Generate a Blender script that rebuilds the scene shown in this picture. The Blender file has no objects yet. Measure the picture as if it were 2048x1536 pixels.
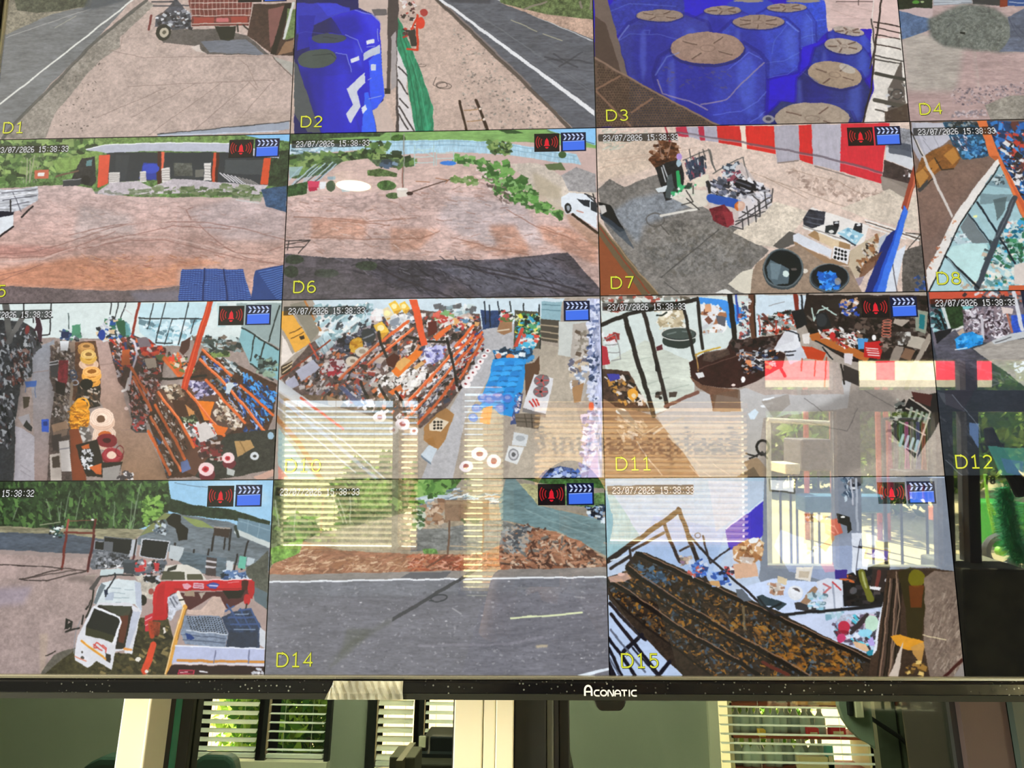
import bpy, bmesh, math, random
import numpy as np
from mathutils import Vector, Matrix
R = math.radians
C = bpy.context.scene.collection
# ---------------------------------------------------------------- camera
CAM = np.array([0, 0, 1.55])
CM = np.array([[0.9994616, 0.0018162, -0.0327592], [0.0311018, 0.2654802, 0.9636145], [0.0104471, -0.9641146, 0.2652808]])  # camera (right, down, forward) -> room
FPX = 1421.98                         # focal length in pixels of the 2048 frame
cd = bpy.data.cameras.new('camera'); cam = bpy.data.objects.new('camera', cd); C.objects.link(cam)
cd.sensor_width = 36; cd.lens = FPX/2048*36; cd.clip_start = .01; cd.clip_end = 200
mw = Matrix.Identity(4)
for i in range(3):
    mw[i][0] = CM[i][0]; mw[i][1] = -CM[i][1]; mw[i][2] = -CM[i][2]; mw[i][3] = CAM[i]
cam.matrix_world = mw
bpy.context.scene.camera = cam
# ---------------------------------------------------------------- sky, sun, exposure
sc = bpy.context.scene
sc.view_settings.view_transform = 'Standard'; sc.view_settings.look = 'None'
sc.view_settings.exposure = 0; sc.view_settings.gamma = 1; sc.view_settings.use_curve_mapping = False
sc.cycles.use_denoising = True
sc.cycles.max_bounces = 8; sc.cycles.diffuse_bounces = 3; sc.cycles.glossy_bounces = 4; sc.cycles.transmission_bounces = 4; sc.cycles.transparent_max_bounces = 12
sc.cycles.sample_clamp_indirect = 12; sc.cycles.caustics_reflective = False; sc.cycles.caustics_refractive = False
w = bpy.data.worlds.new('sky'); sc.world = w; w.use_nodes = True
bg = w.node_tree.nodes['Background']; bg.inputs['Color'].default_value = (.75, .86, 1, 1); bg.inputs['Strength'].default_value = 14.0
sd = bpy.data.lights.new('sun', 'SUN'); sun = bpy.data.objects.new('sun', sd); C.objects.link(sun)
sd.energy = 150; sd.angle = R(.6); sd.color = (1, .93, .78)
sun.rotation_euler = (R(38), 0, R(14))       # high sun standing over the forecourt
sun.rotation_euler = Vector((.22, .62, -.78)).to_track_quat('-Z', 'Y').to_euler()
def lamp_area(name, loc, size, power, col, rot=(0, 0, 0)):
    d = bpy.data.lights.new(name, 'AREA'); d.energy = power; d.color = col; d.shape = 'RECTANGLE'; d.size, d.size_y = size
    o = bpy.data.objects.new(name, d); C.objects.link(o); o.location = loc; o.rotation_euler = rot; return o
# ---------------------------------------------------------------- helpers
def mat(name, col=(.5, .5, .5), rough=.5, metal=0, spec=.5, emis=None, es=1, trans=0, bump=None, var=None, ior=1.5):
    m = bpy.data.materials.new(name); m.use_nodes = True; nt = m.node_tree; b = nt.nodes['Principled BSDF']
    def s(k, v):
        if k in b.inputs: b.inputs[k].default_value = v
    s('Base Color', (*col, 1)); s('Roughness', rough); s('Metallic', metal); s('Specular IOR Level', spec); s('IOR', ior); s('Transmission Weight', trans)
    if emis: s('Emission Color', (*emis, 1)); s('Emission Strength', es)
    if var or bump:
        tc = nt.nodes.new('ShaderNodeTexCoord'); n = nt.nodes.new('ShaderNodeTexNoise'); n.inputs['Scale'].default_value = (var or bump)[0]; n.inputs['Detail'].default_value = 6
        nt.links.new(tc.outputs['Object'], n.inputs['Vector'])
        if var:
            r = nt.nodes.new('ShaderNodeValToRGB'); nt.links.new(n.outputs['Fac'], r.inputs['Fac'])
            r.color_ramp.elements[0].position = .35; r.color_ramp.elements[1].position = .65
            r.color_ramp.elements[0].color = (*[c*(1-var[1]) for c in col], 1); r.color_ramp.elements[1].color = (*[min(1, c*(1+var[1])) for c in col], 1)
            nt.links.new(r.outputs['Color'], b.inputs['Base Color'])
        if bump:
            bm = nt.nodes.new('ShaderNodeBump'); bm.inputs['Strength'].default_value = bump[1]; bm.inputs['Distance'].default_value = .002
            nt.links.new(n.outputs['Fac'], bm.inputs['Height']); nt.links.new(bm.outputs['Normal'], b.inputs['Normal'])
    return m
def translucent(name, col, mix=.5, rough=.6):
    m = bpy.data.materials.new(name); m.use_nodes = True; nt = m.node_tree; nt.nodes.clear()
    o = nt.nodes.new('ShaderNodeOutputMaterial'); a = nt.nodes.new('ShaderNodeBsdfDiffuse'); t = nt.nodes.new('ShaderNodeBsdfTranslucent'); x = nt.nodes.new('ShaderNodeMixShader')
    a.inputs[0].default_value = (*col, 1); t.inputs[0].default_value = (*col, 1); x.inputs[0].default_value = mix
    nt.links.new(a.outputs[0], x.inputs[1]); nt.links.new(t.outputs[0], x.inputs[2]); nt.links.new(x.outputs[0], o.inputs[0]); return m
def glass(name, tint, refl=1.0, rough=0.0, ior=1.5):
    m = bpy.data.materials.new(name); m.use_nodes = True; nt = m.node_tree; nt.nodes.clear()
    o = nt.nodes.new('ShaderNodeOutputMaterial'); t = nt.nodes.new('ShaderNodeBsdfTransparent'); g = nt.nodes.new('ShaderNodeBsdfGlossy'); x = nt.nodes.new('ShaderNodeMixShader'); f = nt.nodes.new('ShaderNodeFresnel'); mu = nt.nodes.new('ShaderNodeMath')
    t.inputs[0].default_value = (*tint, 1); g.inputs['Roughness'].default_value = rough; f.inputs['IOR'].default_value = ior; mu.operation = 'MULTIPLY'; mu.inputs[1].default_value = refl
    nt.links.new(f.outputs[0], mu.inputs[0]); nt.links.new(mu.outputs[0], x.inputs[0]); nt.links.new(t.outputs[0], x.inputs[1]); nt.links.new(g.outputs[0], x.inputs[2]); nt.links.new(x.outputs[0], o.inputs[0]); return m
class MB:
    def __init__(s): s.v = []; s.f = []; s.m = []; s.mi = 0
    def add(s, vs, fs):
        b = len(s.v); s.v += [tuple(map(float, q)) for q in vs]; s.f += [tuple(b+i for i in f) for f in fs]; s.m += [s.mi]*len(fs); return s
    def box(s, x0, x1, y0, y1, z0, z1):
        return s.add([(x, y, z) for x in (x0, x1) for y in (y0, y1) for z in (z0, z1)], [(0,1,3,2),(4,6,7,5),(0,4,5,1),(2,3,7,6),(0,2,6,4),(1,5,7,3)])
    def obox(s, c, ax, ay, az):       # box from centre and three half axes
        c = Vector(c); ax, ay, az = Vector(ax), Vector(ay), Vector(az)
        return s.add([c+ax*i+ay*j+az*k for i in (-1,1) for j in (-1,1) for k in (-1,1)], [(0,1,3,2),(4,6,7,5),(0,4,5,1),(2,3,7,6),(0,2,6,4),(1,5,7,3)])
    def prism(s, pts, y0, y1, axis='y'):   # closed outline (a, b) extruded along an axis
        n = len(pts)
        mk = {'y': lambda a, b, y: (a, y, b), 'z': lambda a, b, y: (a, b, y), 'x': lambda a, b, y: (y, a, b)}[axis]
        v = [mk(a, b, y0) for a, b in pts]+[mk(a, b, y1) for a, b in pts]
        return s.add(v, [tuple(range(n)), tuple(range(2*n-1, n-1, -1))]+[(i, i+n, (i+1) % n+n, (i+1) % n) for i in range(n)])
    def tube(s, pts, r, n=10, cap=True):
        pts = [Vector(p) for p in pts]; rs = r if isinstance(r, (list, tuple)) else [r]*len(pts); vs = []; fs = []
        up = Vector((0, 0, 1))
        for i, p in enumerate(pts):
            d = (pts[min(i+1, len(pts)-1)]-pts[max(i-1, 0)]).normalized()
            a = d.cross(up if abs(d.z) < .95 else Vector((1, 0, 0))).normalized(); b = d.cross(a)
            vs += [p+(a*math.cos(2*math.pi*k/n)+b*math.sin(2*math.pi*k/n))*rs[i] for k in range(n)]
        for i in range(len(pts)-1):
            fs += [(i*n+k, i*n+(k+1) % n, (i+1)*n+(k+1) % n, (i+1)*n+k) for k in range(n)]
        if cap: fs += [tuple(range(n-1, -1, -1)), tuple((len(pts)-1)*n+k for k in range(n))]
        return s.add(vs, fs)
    def lathe(s, prof, c=(0, 0, 0), n=24, axis='z'):
        vs = []; m = len(prof)
        for k in range(n):
            a = 2*math.pi*k/n
            for r, h in prof:
                p = (r*math.cos(a), r*math.sin(a), h) if axis == 'z' else ((h, r*math.cos(a), r*math.sin(a)) if axis == 'x' else (r*math.cos(a), h, r*math.sin(a)))
                vs.append(tuple(c[i]+p[i] for i in range(3)))
        return s.add(vs, [(k*m+j, ((k+1) % n)*m+j, ((k+1) % n)*m+j+1, k*m+j+1) for k in range(n) for j in range(m-1)])
    def flat(s, pts, y):              # flat outline in the x-z plane
        return s.add([(a, y, b) for a, b in pts], [tuple(range(len(pts)))])
    def obj(s, name, mats, parent=None, bevel=0, smooth=False, loc=None):
        me = bpy.data.meshes.new(name); me.from_pydata(s.v, [], s.f)
        for m in (mats if isinstance(mats, (list, tuple)) else [mats]): me.materials.append(m)
        me.polygons.foreach_set('material_index', s.m); me.update()
        bm = bmesh.new(); bm.from_mesh(me); bmesh.ops.recalc_face_normals(bm, faces=bm.faces); bm.to_mesh(me); bm.free()
        if smooth: me.polygons.foreach_set('use_smooth', [True]*len(me.polygons))
        o = bpy.data.objects.new(name, me); C.objects.link(o)
        if parent: o.parent = parent
        if loc is not None: o.location = loc
        if bevel:
            b = o.modifiers.new('bevel', 'BEVEL'); b.width = bevel; b.segments = 2; b.limit_method = 'ANGLE'
        return o
def tag(o, label=None, cat=None, group=None, kind=None):
    for k, v in (('label', label), ('category', cat), ('group', group), ('kind', kind)):
        if v: o[k] = v
    return o
def empty(name, loc=(0, 0, 0), rz=0, **k):
    o = bpy.data.objects.new(name, None); C.objects.link(o); o.location = loc; o.rotation_euler = (0, 0, rz); o.empty_display_size = .05
    return tag(o, **k)
def text_mb(txt, size, align='LEFT', offset=0, extrude=0):
    cu = bpy.data.curves.new('t', 'FONT'); cu.body = txt; cu.size = size; cu.align_x = align; cu.offset = offset; cu.extrude = extrude; cu.resolution_u = 4
    o = bpy.data.objects.new('t', cu); C.objects.link(o); dg = bpy.context.evaluated_depsgraph_get(); dg.update()
    me = bpy.data.meshes.new_from_object(o.evaluated_get(dg)); v = [tuple(q.co) for q in me.vertices]; f = [tuple(p.vertices) for p in me.polygons]
    bpy.data.objects.remove(o); bpy.data.curves.remove(cu); bpy.data.meshes.remove(me); return v, f
# room geometry found from the photograph: where a line of sight lands
TVC = np.array([.0553, .5690, 1.785]); TX = np.array([.99993, 0, .0116]); TYD = np.array([.0116, .1109, -.9938]); TZ = np.array([-.0013, .9938, .1109])
def ray(px, py):
    d = CM@np.array([(px-1024)/FPX, (py-768)/FPX, 1.]); return d/np.linalg.norm(d)
def hit(px, py, Y):                   # point seen directly on the upright plane y = Y
    d = ray(px, py); return Vector(CAM+d*(Y-CAM[1])/d[1])
def mir(px, py, Y=None, Z=None):      # point seen by way of the screen's reflection
    d = ray(px, py); P = CAM+d*((TVC-CAM)@TZ)/(d@TZ); r = d-2*(d@TZ)*TZ
    return Vector(P+r*((Y-P[1])/r[1] if Y is not None else (Z-P[2])/r[2]))
# ---------------------------------------------------------------- materials
plaster = mat('plaster', (.30, .31, .27), .8, var=(4, .08)); ceil_m = mat('ceiling_paint', (.30, .29, .26), .8)
floor_m = mat('floor_tile', (.10, .10, .07), .35, var=(3, .25)); cream = mat('cream_aluminium', (.80, .74, .56), .38, var=(9, .03))
cream_side = cream; darkframe = mat('dark_bronze_aluminium', (.012, .013, .011), .5, spec=.25); gasket = mat('black_rubber', (.01, .01, .012), .6)
brownwall = mat('brown_plaster', (.062, .040, .035), .7, bump=(60, .3), var=(12, .12)); dimwall = mat('grey_green_plaster', (.34, .35, .27), .8, var=(3, .06))
steel_dark = mat('dark_grey_steel', (.055, .058, .062), .5, var=(8, .15)); concrete = mat('concrete', (.16, .16, .10), .85, var=(9, .3), bump=(30, .6))
sunground = mat('sandy_ground', (.50, .41, .20), .9, var=(.8, .16), bump=(6, .6)); leafm = translucent('leaf', (.10, .22, .035), .45); leafd = translucent('dark_leaf', (.05, .13, .03), .4); leafl = translucent('light_leaf', (.26, .38, .07), .5)
slatm = translucent('blind_slat', (.84, .76, .52), .5); slatw = translucent('white_slat', (.86, .87, .80), .5); slato = translucent('slat_orange_light_tint', (.90, .66, .42), .62); teal_edge = mat('glass_edge_green', (.02, .16, .10), .2, emis=None)  # slato: orange light behind the blind is put into the slat colour
green_glass = glass('green_tinted_glass', (.40, .43, .36), .22); clear_glass = glass('clear_glass', (.90, .93, .90), .8)
black_gloss = mat('black_gloss_plastic', (.012, .012, .013), .16, bump=(300, .08)); black_mat = mat('black_plastic', (.018, .018, .018), .45)
# ---------------------------------------------------------------- room shell
YW = -2.6                              # inner face of the glazed wall behind the photographer
ST = dict(kind='structure')
tag(MB().box(-3, 3.6, YW-.1, 3.3, -.1, 0).obj('floor', floor_m), **ST)
tag(MB().box(-3, 3.6, YW-.1, 3.3, 2.7, 2.8).obj('ceiling', ceil_m), **ST)
tag(MB().box(-3.1, -3, YW-.1, 3.3, 0, 2.7).obj('wall_left', plaster), **ST)
tag(MB().box(3.6, 3.7, YW-.1, 3.3, 0, 2.7).obj('wall_right', plaster), **ST)
# back wall, openings left for the windows
def X(px): return mir(px, 900, YW).x
def Zr(py): return mir(1500, py, YW).z
xa0, xa1, xb0, xb1, xc0, xc1 = X(549), X(838), X(918), X(1010), X(1062), X(1502)
xd0 = X(1530)
zb, zt = Zr(1112), Zr(792)
wb = MB()
for a, b in ((-3, xa0), (xa1, xb0), (xb1, xc0), (xc1, xd0)): wb.box(a, b, YW-.12, YW, 0, 2.7)
for a, b, z0, z1 in ((xa0, xa1, zb, zt), (xb0, xb1, Zr(1200), zt+.05), (xc0, xc1, Zr(1096), zt-.03)):
    wb.box(a, b, YW-.12, YW, 0, z0).box(a, b, YW-.12, YW, z1, 2.7)
wb.box(xd0, 3.6, YW-.12, YW, Zr(718), 2.7)
tag(wb.obj('wall_back', plaster), **ST)
# shop front right of the windows: posts, header beam, kerb wall, glass
wf = empty('window_4', (xd0, YW, 0), kind='structure')
def Lw(o): o.location = -wf.location; return o
def pw(name, x0, x1, y0, y1, z0, z1, m): return Lw(MB().box(x0, x1, y0, y1, z0, z1).obj(name, m, wf, bevel=.003))
z_h0, z_h1, z_top = Zr(822), Zr(779), Zr(718)
pw('header_beam', xd0, 3.6, YW-.10, YW, z_h0, z_h1, steel_dark)
for a, b, t in ((1676, 1722, z_top), (1884, 1908, z_h0), (1936, 1960, z_top)): pw('post', X(a), X(b), YW-.10, YW-.005, .78 if a > 1900 else 0, t, steel_dark)
pw('post', X(1500), X(1533), YW-.10, YW-.004, 0, z_top, steel_dark)
pw('kerb_wall', xd0, X(1890), YW-.12, YW+.02, 0, Zr(1135), concrete)
for a, b in ((1533, 1676), (1722, 1884), (1908, 1936), (1960, 2150)): pw('glass_pane', X(a), X(b), YW-.06, YW-.052, Zr(1135) if a < 1890 else .02, z_h0, clear_glass)
for a, b in ((1533, 1676), (1722, 1936), (1960, 2150)): pw('glass_pane', X(a), X(b), YW-.06, YW-.052, z_h1, z_top, clear_glass)
blk = MB().box(X(1886), X(2014), YW-.25, YW+.14, 0, Zr(1122)).obj('concrete_block', concrete, bevel=.012)
tag(blk, 'dark concrete block under the shop front posts, mirrored at lower right of screen', 'block')
# ---------------------------------------------------------------- venetian blinds
def blind(name, x0, x1, z0, z1, y, label, group, ang=32, pitch=.03, cords=3, m=slatm):
    t = empty(name, ((x0+x1)/2, y, z0), label=label, cat='window blind', group=group); w2 = (x1-x0)/2
    def rel(o): return o
    MB().box(-w2, w2, -.014, .014, z1-z0-.03, z1-z0).obj('headrail', m, t)
    MB().box(-w2, w2, -.012, .012, 0, .014).obj('bottom_rail', m, t)
    n = int((z1-z0-.05)/pitch); sm = None
    for i in range(n):
        if sm is None:
            a = R(ang); hy, hz = .0135*math.cos(a), .0135*math.sin(a)
            b = MB(); b.add([(-w2, -hy, -hz), (w2, -hy, -hz), (w2, 0, .0018), (-w2, 0, .0018), (-w2, hy, hz), (w2, hy, hz)], [(0,1,2,3), (3,2,5,4)])
            o = b.obj('slat', m, t); sm = o.data
        else:
            o = bpy.data.objects.new('slat', sm); C.objects.link(o); o.parent = t
        o.location = (0, 0, .03+i*pitch)
    for k in range(cords):
        x = -w2+(2*w2)*(k+.5)/cords
        MB().tube([(x, .015, 0), (x, .015, z1-z0)], .0009, 5).obj('cord', m, t)
    return t
blind('venetian_blind', xa0+.01, X(786), zb+.01, zt, YW-.03, 'pale yellow blind at far left, mirrored in the D10 and D14 pictures', None, ang=43)
blind('venetian_blind', X(796), xa1-.01, zb+.01, zt, YW-.03, 'very narrow blind right beside the far left one, mirrored on the screen', None, cords=1, ang=52, m=slato)
blind('venetian_blind', xb0+.01, xb1-.01, Zr(1190), zt+.04, YW-.03, 'narrow tall blind mirrored on the screen between the two wide ones', None, ang=62, cords=4)
blind('venetian_blind', xc0+.01, xc1-.01, Zr(1092), zt-.035, YW-.028, 'wide orange-lit blind with dark letters, mirrored in the D11 picture', None, cords=2, ang=48, m=slato)
for n, (a, b, z0, z1) in enumerate(((xa0, xa1, zb, zt), (xb0, xb1, Zr(1200), zt+.05), (xc0, xc1, Zr(1096), zt-.03))):
    wn = empty('window_%d' % (n+1), ((a+b)/2, YW, z0), kind='structure')
    def L2(o): o.location = -wn.location; return o
    L2(MB().box(a, b, YW-.055, YW-.051, z0, z1).obj('glass_pane', clear_glass, wn))
    L2(MB().box(a, b, YW-.1, YW-.06, z0, z0+.02).obj('window_sill', cream, wn)); L2(MB().box(a, a+.02, YW-.1, YW-.06, z0, z1).obj('frame_stile', cream, wn)); L2(MB().box(b-.02, b, YW-.1, YW-.06, z0, z1).obj('frame_stile', cream, wn))
    if n == 0: L2(MB().box(X(785), X(797), YW-.1, YW, z0, z1).obj('mullion', cream, wn))
# lettering stuck on the glass of the wide window and on the shop front
letter = mat('dark_letter_film', (.05, .04, .04), .6)
def glass_text(txt, px, py, size, y, name='shop_lettering', label=''):
    v, f = text_mb(txt, size, 'LEFT', offset=size*.03)
    p = mir(px, py, y)
    o = MB().add([(q[0], 0, q[1]) for q in v], f).obj(name, letter, loc=p); tag(o, label, 'lettering'); return o
glass_text('จำหน่ายวัสดุก่อสร้าง', 1060, 900, .158, YW-.058, label='dark Thai lettering across the glass of the wide orange-lit window')
glass_text('งาน', 1960, 905, .085, YW-.07, label='dark Thai letters on the shop front glass above the green cart')
glass_text('18', 1968, 968, .06, YW-.07, label='small dark number 18 on the shop front glass')
# ---------------------------------------------------------------- outdoors behind the photographer
tag(MB().box(-30, 60, -60, YW-.12, -.12, -.02).obj('ground', sunground), **ST)
def foliage(name, c, r, n, m, seed, size=.09, **k):
    rs = np.random.default_rng(seed); b = MB(); u = rs.normal(size=(n, 3)); u /= np.linalg.norm(u, axis=1)[:, None]
    lump = 1+.25*np.sin(u[:, 0]*7+seed)*np.cos(u[:, 2]*6+seed*2)
    p = u*np.array(r)*(rs.uniform(.55, 1.0, n)*lump)[:, None]; p[:, 2] = np.abs(p[:, 2]+r[2])*.98
    a = rs.normal(size=(n, 3)); a /= np.linalg.norm(a, axis=1)[:, None]; q = np.cross(a, rs.normal(size=(n, 3))); q /= np.linalg.norm(q, axis=1)[:, None]
    s = size*rs.uniform(.6, 1.4, n)[:, None]
    V = np.stack([p-a*s, p+q*s*.45, p+a*s, p-q*s*.45], 1).reshape(-1, 3); b.v = [tuple(map(float, x)) for x in V]; b.f = [(4*i, 4*i+1, 4*i+2, 4*i+3) for i in range(n)]
    mats = m if isinstance(m, list) else [m]; b.m = list(rs.integers(0, len(mats), n)); b.m = [int(x) for x in b.m]
    t = empty(name, c, **k); o = b.obj('foliage', mats, t); o['kind'] = 'stuff'
    MB().tube([(0, 0, 0), (.05, .02, r[2]*.9)], [.06, .03], 8).obj('trunk', barkm, t)
    return t
barkm = mat('bark', (.16, .11, .07), .9)
k = 0
for px, lab in ((1560, 'sunlit bush seen first right of the D11 blinds reflection'), (1650, 'olive bush behind the left part of the shop front'), (1790, 'light bush behind the hanging mops'), (1880, 'bush between the two middle shop front posts'), (1990, 'sunny bush above the green cart'), (2060, 'bush at the right frame edge in the reflection')):
    yb_ = (-16, -20, -24)[k % 3]; p = mir(px, 900, yb_); k += 1
    foliage('bush', (p.x, yb_, -.02), (1.7, 1.1, 1.3+.2*(k % 3)), 5200, [leafl, leafm, leafl], k, .13, label=lab, cat='bush', group=None)
for px, lab in ((590, 'low green shrub glowing through the left half of the far left blind'), (745, 'green shrub behind the narrow blind'), (880, 'dark shrub behind the middle of the D14 picture')):
    ys_ = (-5.6, -7.2, -8.8)[k % 3]; p = mir(px, 1000, ys_); k += 1
    foliage('shrub', (p.x, ys_, -.02), (.42, .4, .36 if px == 590 else .62), 2600, [leafm, leafl], k, .09, label=lab, cat='shrub')
p = mir(2010, 745, -9); foliage('tree', (p.x, -12, 0), (2.4, 1.6, 3.0), 7000, [leafd, leafl, leafm], 40, .13, label='tree seen through the top pane at the right frame edge', cat='tree')
# orange-brown fence wall outside the wide window
fw = empty('boundary_wall', (mir(1280, 900, -5).x, -5.0, 0), label='orange-brown wall outside, glowing behind the wide blind', cat='wall')
orange_wall = mat('ochre_plaster', (.80, .46, .22), .9, var=(3, .2)); MB().box(-1.35, 1.0, -.08, .08, 0, 2.3).obj('wall_body', orange_wall, fw); MB().box(-1.38, 1.03, -.11, .11, 2.3, 2.38).obj('coping', concrete, fw)
# striped awning cloth over the shop front
redc = translucent('red_cloth', (.80, .05, .08), .65); whitec = translucent('cream_cloth', (.85, .76, .55), .62); bandc = translucent('grey_hem_cloth', (.40, .36, .28), .6)
aw = empty('striped_awning', (mir(1730, 750, -3.4).x, -3.4, 0), label='red and cream striped awning valance across the shop front, mirrored', cat='awning')
def strip(a, b, m):
    x0, x1 = mir(a, 750, -3.4).x-aw.location.x, mir(b, 750, -3.4).x-aw.location.x; z1, z0, zm = mir(a, 712, -3.4).z, mir(a, 774, -3.4).z, mir(a, 760, -3.4).z
    n = 6; o = MB()
    for i in range(n):
        xa, xb = x0+(x1-x0)*i/n, x0+(x1-x0)*(i+1)/n; f = lambda x: .012*math.sin(x*23)
        o.mi = 0; o.add([(xa, f(xa), zm), (xb, f(xb), zm), (xb, f(xb), z1), (xa, f(xa), z1)], [(0,1,2,3)])
        o.mi = 1; o.add([(xa, f(xa)-.004, z0), (xb, f(xb)-.004, z0), (xb, f(xb), zm), (xa, f(xa), zm)], [(0,1,2,3)])
    o.obj('stripe', [m, bandc], aw)
for a, b, c in ((1520, 1663, 0), (1663, 1700, 1), (1700, 1750, 1), (1750, 1792, 0), (1792, 1873, 1), (1873, 1985, 0)): strip(a, b, (redc, whitec)[c])
MB().tube([(mir(1520, 750, -3.4).x-aw.location.x, 0, mir(1700, 712, -3.4).z), (mir(1985, 750, -3.4).x-aw.location.x, 0, mir(1700, 712, -3.4).z)], .012).obj('rail', steel_dark, aw)
# hanging mops and brooms
mopcols = [(.5, .05, .12), (.10, .10, .12), (.06, .25, .10), (.55, .10, .35), (.3, .3, .28), (.08, .10, .3), (.45, .12, .05), (.12, .12, .10), (.5, .45, .3), (.04, .04, .04)]
names = ['crimson', 'charcoal', 'dark green', 'magenta', 'grey', 'navy', 'rust red', 'olive black', 'straw', 'black']
rk = empty('broom_rack', (mir(1840, 900, -4.2).x, -4.2, 0), label='dark rail rack the mops and brooms hang from, mirrored', cat='rack')
x0, x1 = mir(1768, 900, -4.2).x-rk.location.x, mir(1884, 900, -4.2).x-rk.location.x; zr = mir(1840, 838, -4.2).z
MB().tube([(x0, 0, zr), (x1, 0, zr)], .012).obj('rail', steel_dark, rk)
for x in (x0, x1): MB().tube([(x, 0, -.02), (x, 0, zr)], .014).obj('leg', steel_dark, rk)
for i in range(10):
    m = mat('mop_'+names[i].replace(' ', '_'), mopcols[i], .8); x = mir(1776+i*11.2, 900, -4.2).x
    t = empty('mop', (x, -4.17, zr-.02), label='%s mop or broom hanging in the rack, %s from the left' % (names[i], ['first', 'second', 'third', 'fourth', 'fifth', 'sixth', 'seventh', 'eighth', 'ninth', 'last'][i]), cat='mop', group='mops and brooms on the rack')
    MB().tube([(0, 0, 0), (0, 0, -.28)], .012, 7).obj('handle', m, t)
    MB().lathe([(.012, -.26), (.017, -.32), (.0195, -.46), (.016, -.56), (.0, -.58)], n=9).obj('mop_head', m, t)
# slim rust-red poles of the forecourt frame
rust = mat('red_oxide_steel', (.42, .08, .04), .6)
for px, lab in ((1612, 'thin red pole just left of the first shop front post'), (1664, 'thin red pole touching the first shop front post'), (1756, 'red pole right of the first shop front post'), (1772, 'red pole nearest the mop rack')):
    p = mir(px, 860, -9); tag(MB().tube([(0, 0, -.02), (0, 0, 2.3)], .035).obj('pole', rust, loc=(p.x, -9, 0)), lab, 'pole')
# garden cart
gm = mat('green_painted_steel', (.03, .32, .03), .4); gl = mat('light_green_tube', (.25, .62, .05), .4); rub = mat('grey_rubber', (.09, .09, .085), .7)
bx = mir(1986, 1060, -7.4); ct = empty('garden_cart', (bx.x, -7.4, 0), label='green garden cart with one wheel in sight, standing in the sun', cat='cart')
sx = (mir(2010, 1060, -7.4).x-mir(1960, 1060, -7.4).x)
MB().prism([(-sx*.55, .22), (sx*.75, .22), (sx*.85, .72), (-sx*.55, .72)], -.25, .25).obj('tray', gm, ct, bevel=.02)
wx0 = mir(1992, 1085, -7.1).x-bx.x; wl = MB().lathe([(.13, -.035), (.19, -.045), (.21, 0), (.19, .045), (.13, .035), (.13, -.035)], (wx0, .38, .2), 24, 'y').obj('wheel', rub, ct); MB().lathe([(.0, -.04), (.05, -.04), (.05, .04), (0, .04)], (wx0, .38, .2), 16, 'y').obj('hub', gl, wl)
MB().tube([(wx0-.1, .3, 1.05), (wx0-.08, .3, .75), (wx0-.02, .33, .3)], .018).obj('handle', gl, ct); MB().tube([(wx0-.06, .3, .72), (wx0, .3, .6), (wx0+.35, .3, .42)], .018).obj('brace', gl, ct)
# tuft of green netting, dark padded arm
fz = mat('green_fibre', (.01, .30, .10), .7)
cpts = [mir(x, y, -3.1) for x, y in ((2008, 975), (2016, 1030), (2024, 1080), (2046, 1120))]; b = MB(); b.tube(cpts, [.03, .04, .045, .04], 10); rs = random.Random(3)
for i in range(2600):
    t = rs.random()*2.99; a, c = cpts[int(t)], cpts[int(t)+1]; p = a.lerp(c, t % 1); d = Vector((rs.gauss(0, 1), rs.gauss(0, 1), rs.gauss(0, 1))).normalized(); e = d.cross(Vector((.3, .5, .8))).normalized()*.003
    b.add([p+d*.03+e, p+d*.03-e, p+d*(.06+.05*rs.random())], [(0, 1, 2)])
tag(b.obj('garland', fz), 'fuzzy green garland hanging inside the shop front, mirrored at right edge', 'garland')
tag(MB().tube([mir(x, y, -2.2) for x, y in ((1976, 856), (1983, 880), (1997, 905), (2025, 950), (2050, 985))], [.02, .028, .028, .03, .045], 14).obj('padded_arm', mat('dark_grey_foam', (.04, .05, .05), .8), bevel=.004), 'dark rounded padded arm in front of the glass, mirrored at right edge', 'arm')
# small goods on the forecourt
ink = mat('black_painted_steel', (.02, .022, .02), .4); pale = mat('pale_plastic', (.75, .68, .5), .5)
def goods(name, a, b, y, d, m, label, cat, extra=None):
    p0, p1 = mir(a[0], b[1], y), mir(b[0], a[1], y); t = empty(name, ((p0.x+p1.x)/2, y, p0.z), label=label, cat=cat); w2 = (p1.x-p0.x)/2; h = p1.z-p0.z
    MB().box(-w2, w2, -d, d, 0, h).obj('body', m, t, bevel=min(w2, h)*.12)
    if extra: extra(t, w2, h, d)
    return t
def ex_box(t, w, h, d):
    MB().box(w*.45, w*.8, d, d+.006, h*.15, h*.5).obj('label_plate', pale, t)
    for s in (-1, 1): MB().tube([(w*.8*s, 0, 0), (w*.8*s, 0, -t.location.z)], .01).obj('leg', ink, t)
def ex_leg(t, w, h, d):
    for s in (-.9, .9): MB().tube([(w*.8*s, 0, 0), (w*.8*s, 0, -t.location.z)], .012).obj('leg', ink, t)
goods('tool_box', (1795, 940), (1858, 967), -4.0, .12, ink, 'black box on legs with a pale plate, below the mops', 'box', ex_box)
goods('crate', (1866, 932), (1888, 1005), -4.4, .12, mat('dark_olive_crate', (.08, .08, .05), .6), 'tall dark crate beside the second shop front post', 'crate', ex_leg)
goods('cabinet', (1584, 877), (1644, 938), -6, .25, mat('grey_brown_metal', (.10, .085, .08), .5), 'dark grey cabinet mirrored in the lower right of the D11 picture', 'cabinet', ex_leg)
goods('stool', (1868, 1015), (1890, 1042), -4.6, .12, mat('orange_plastic', (.75, .20, .04), .5), 'orange stool seat near the second shop front post', 'stool', ex_leg)
goods('sack', (1556, 925), (1584, 945), -5.5, .2, pale, 'pale sack lying left of the dark grey cabinet', 'sack', ex_leg)
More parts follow.
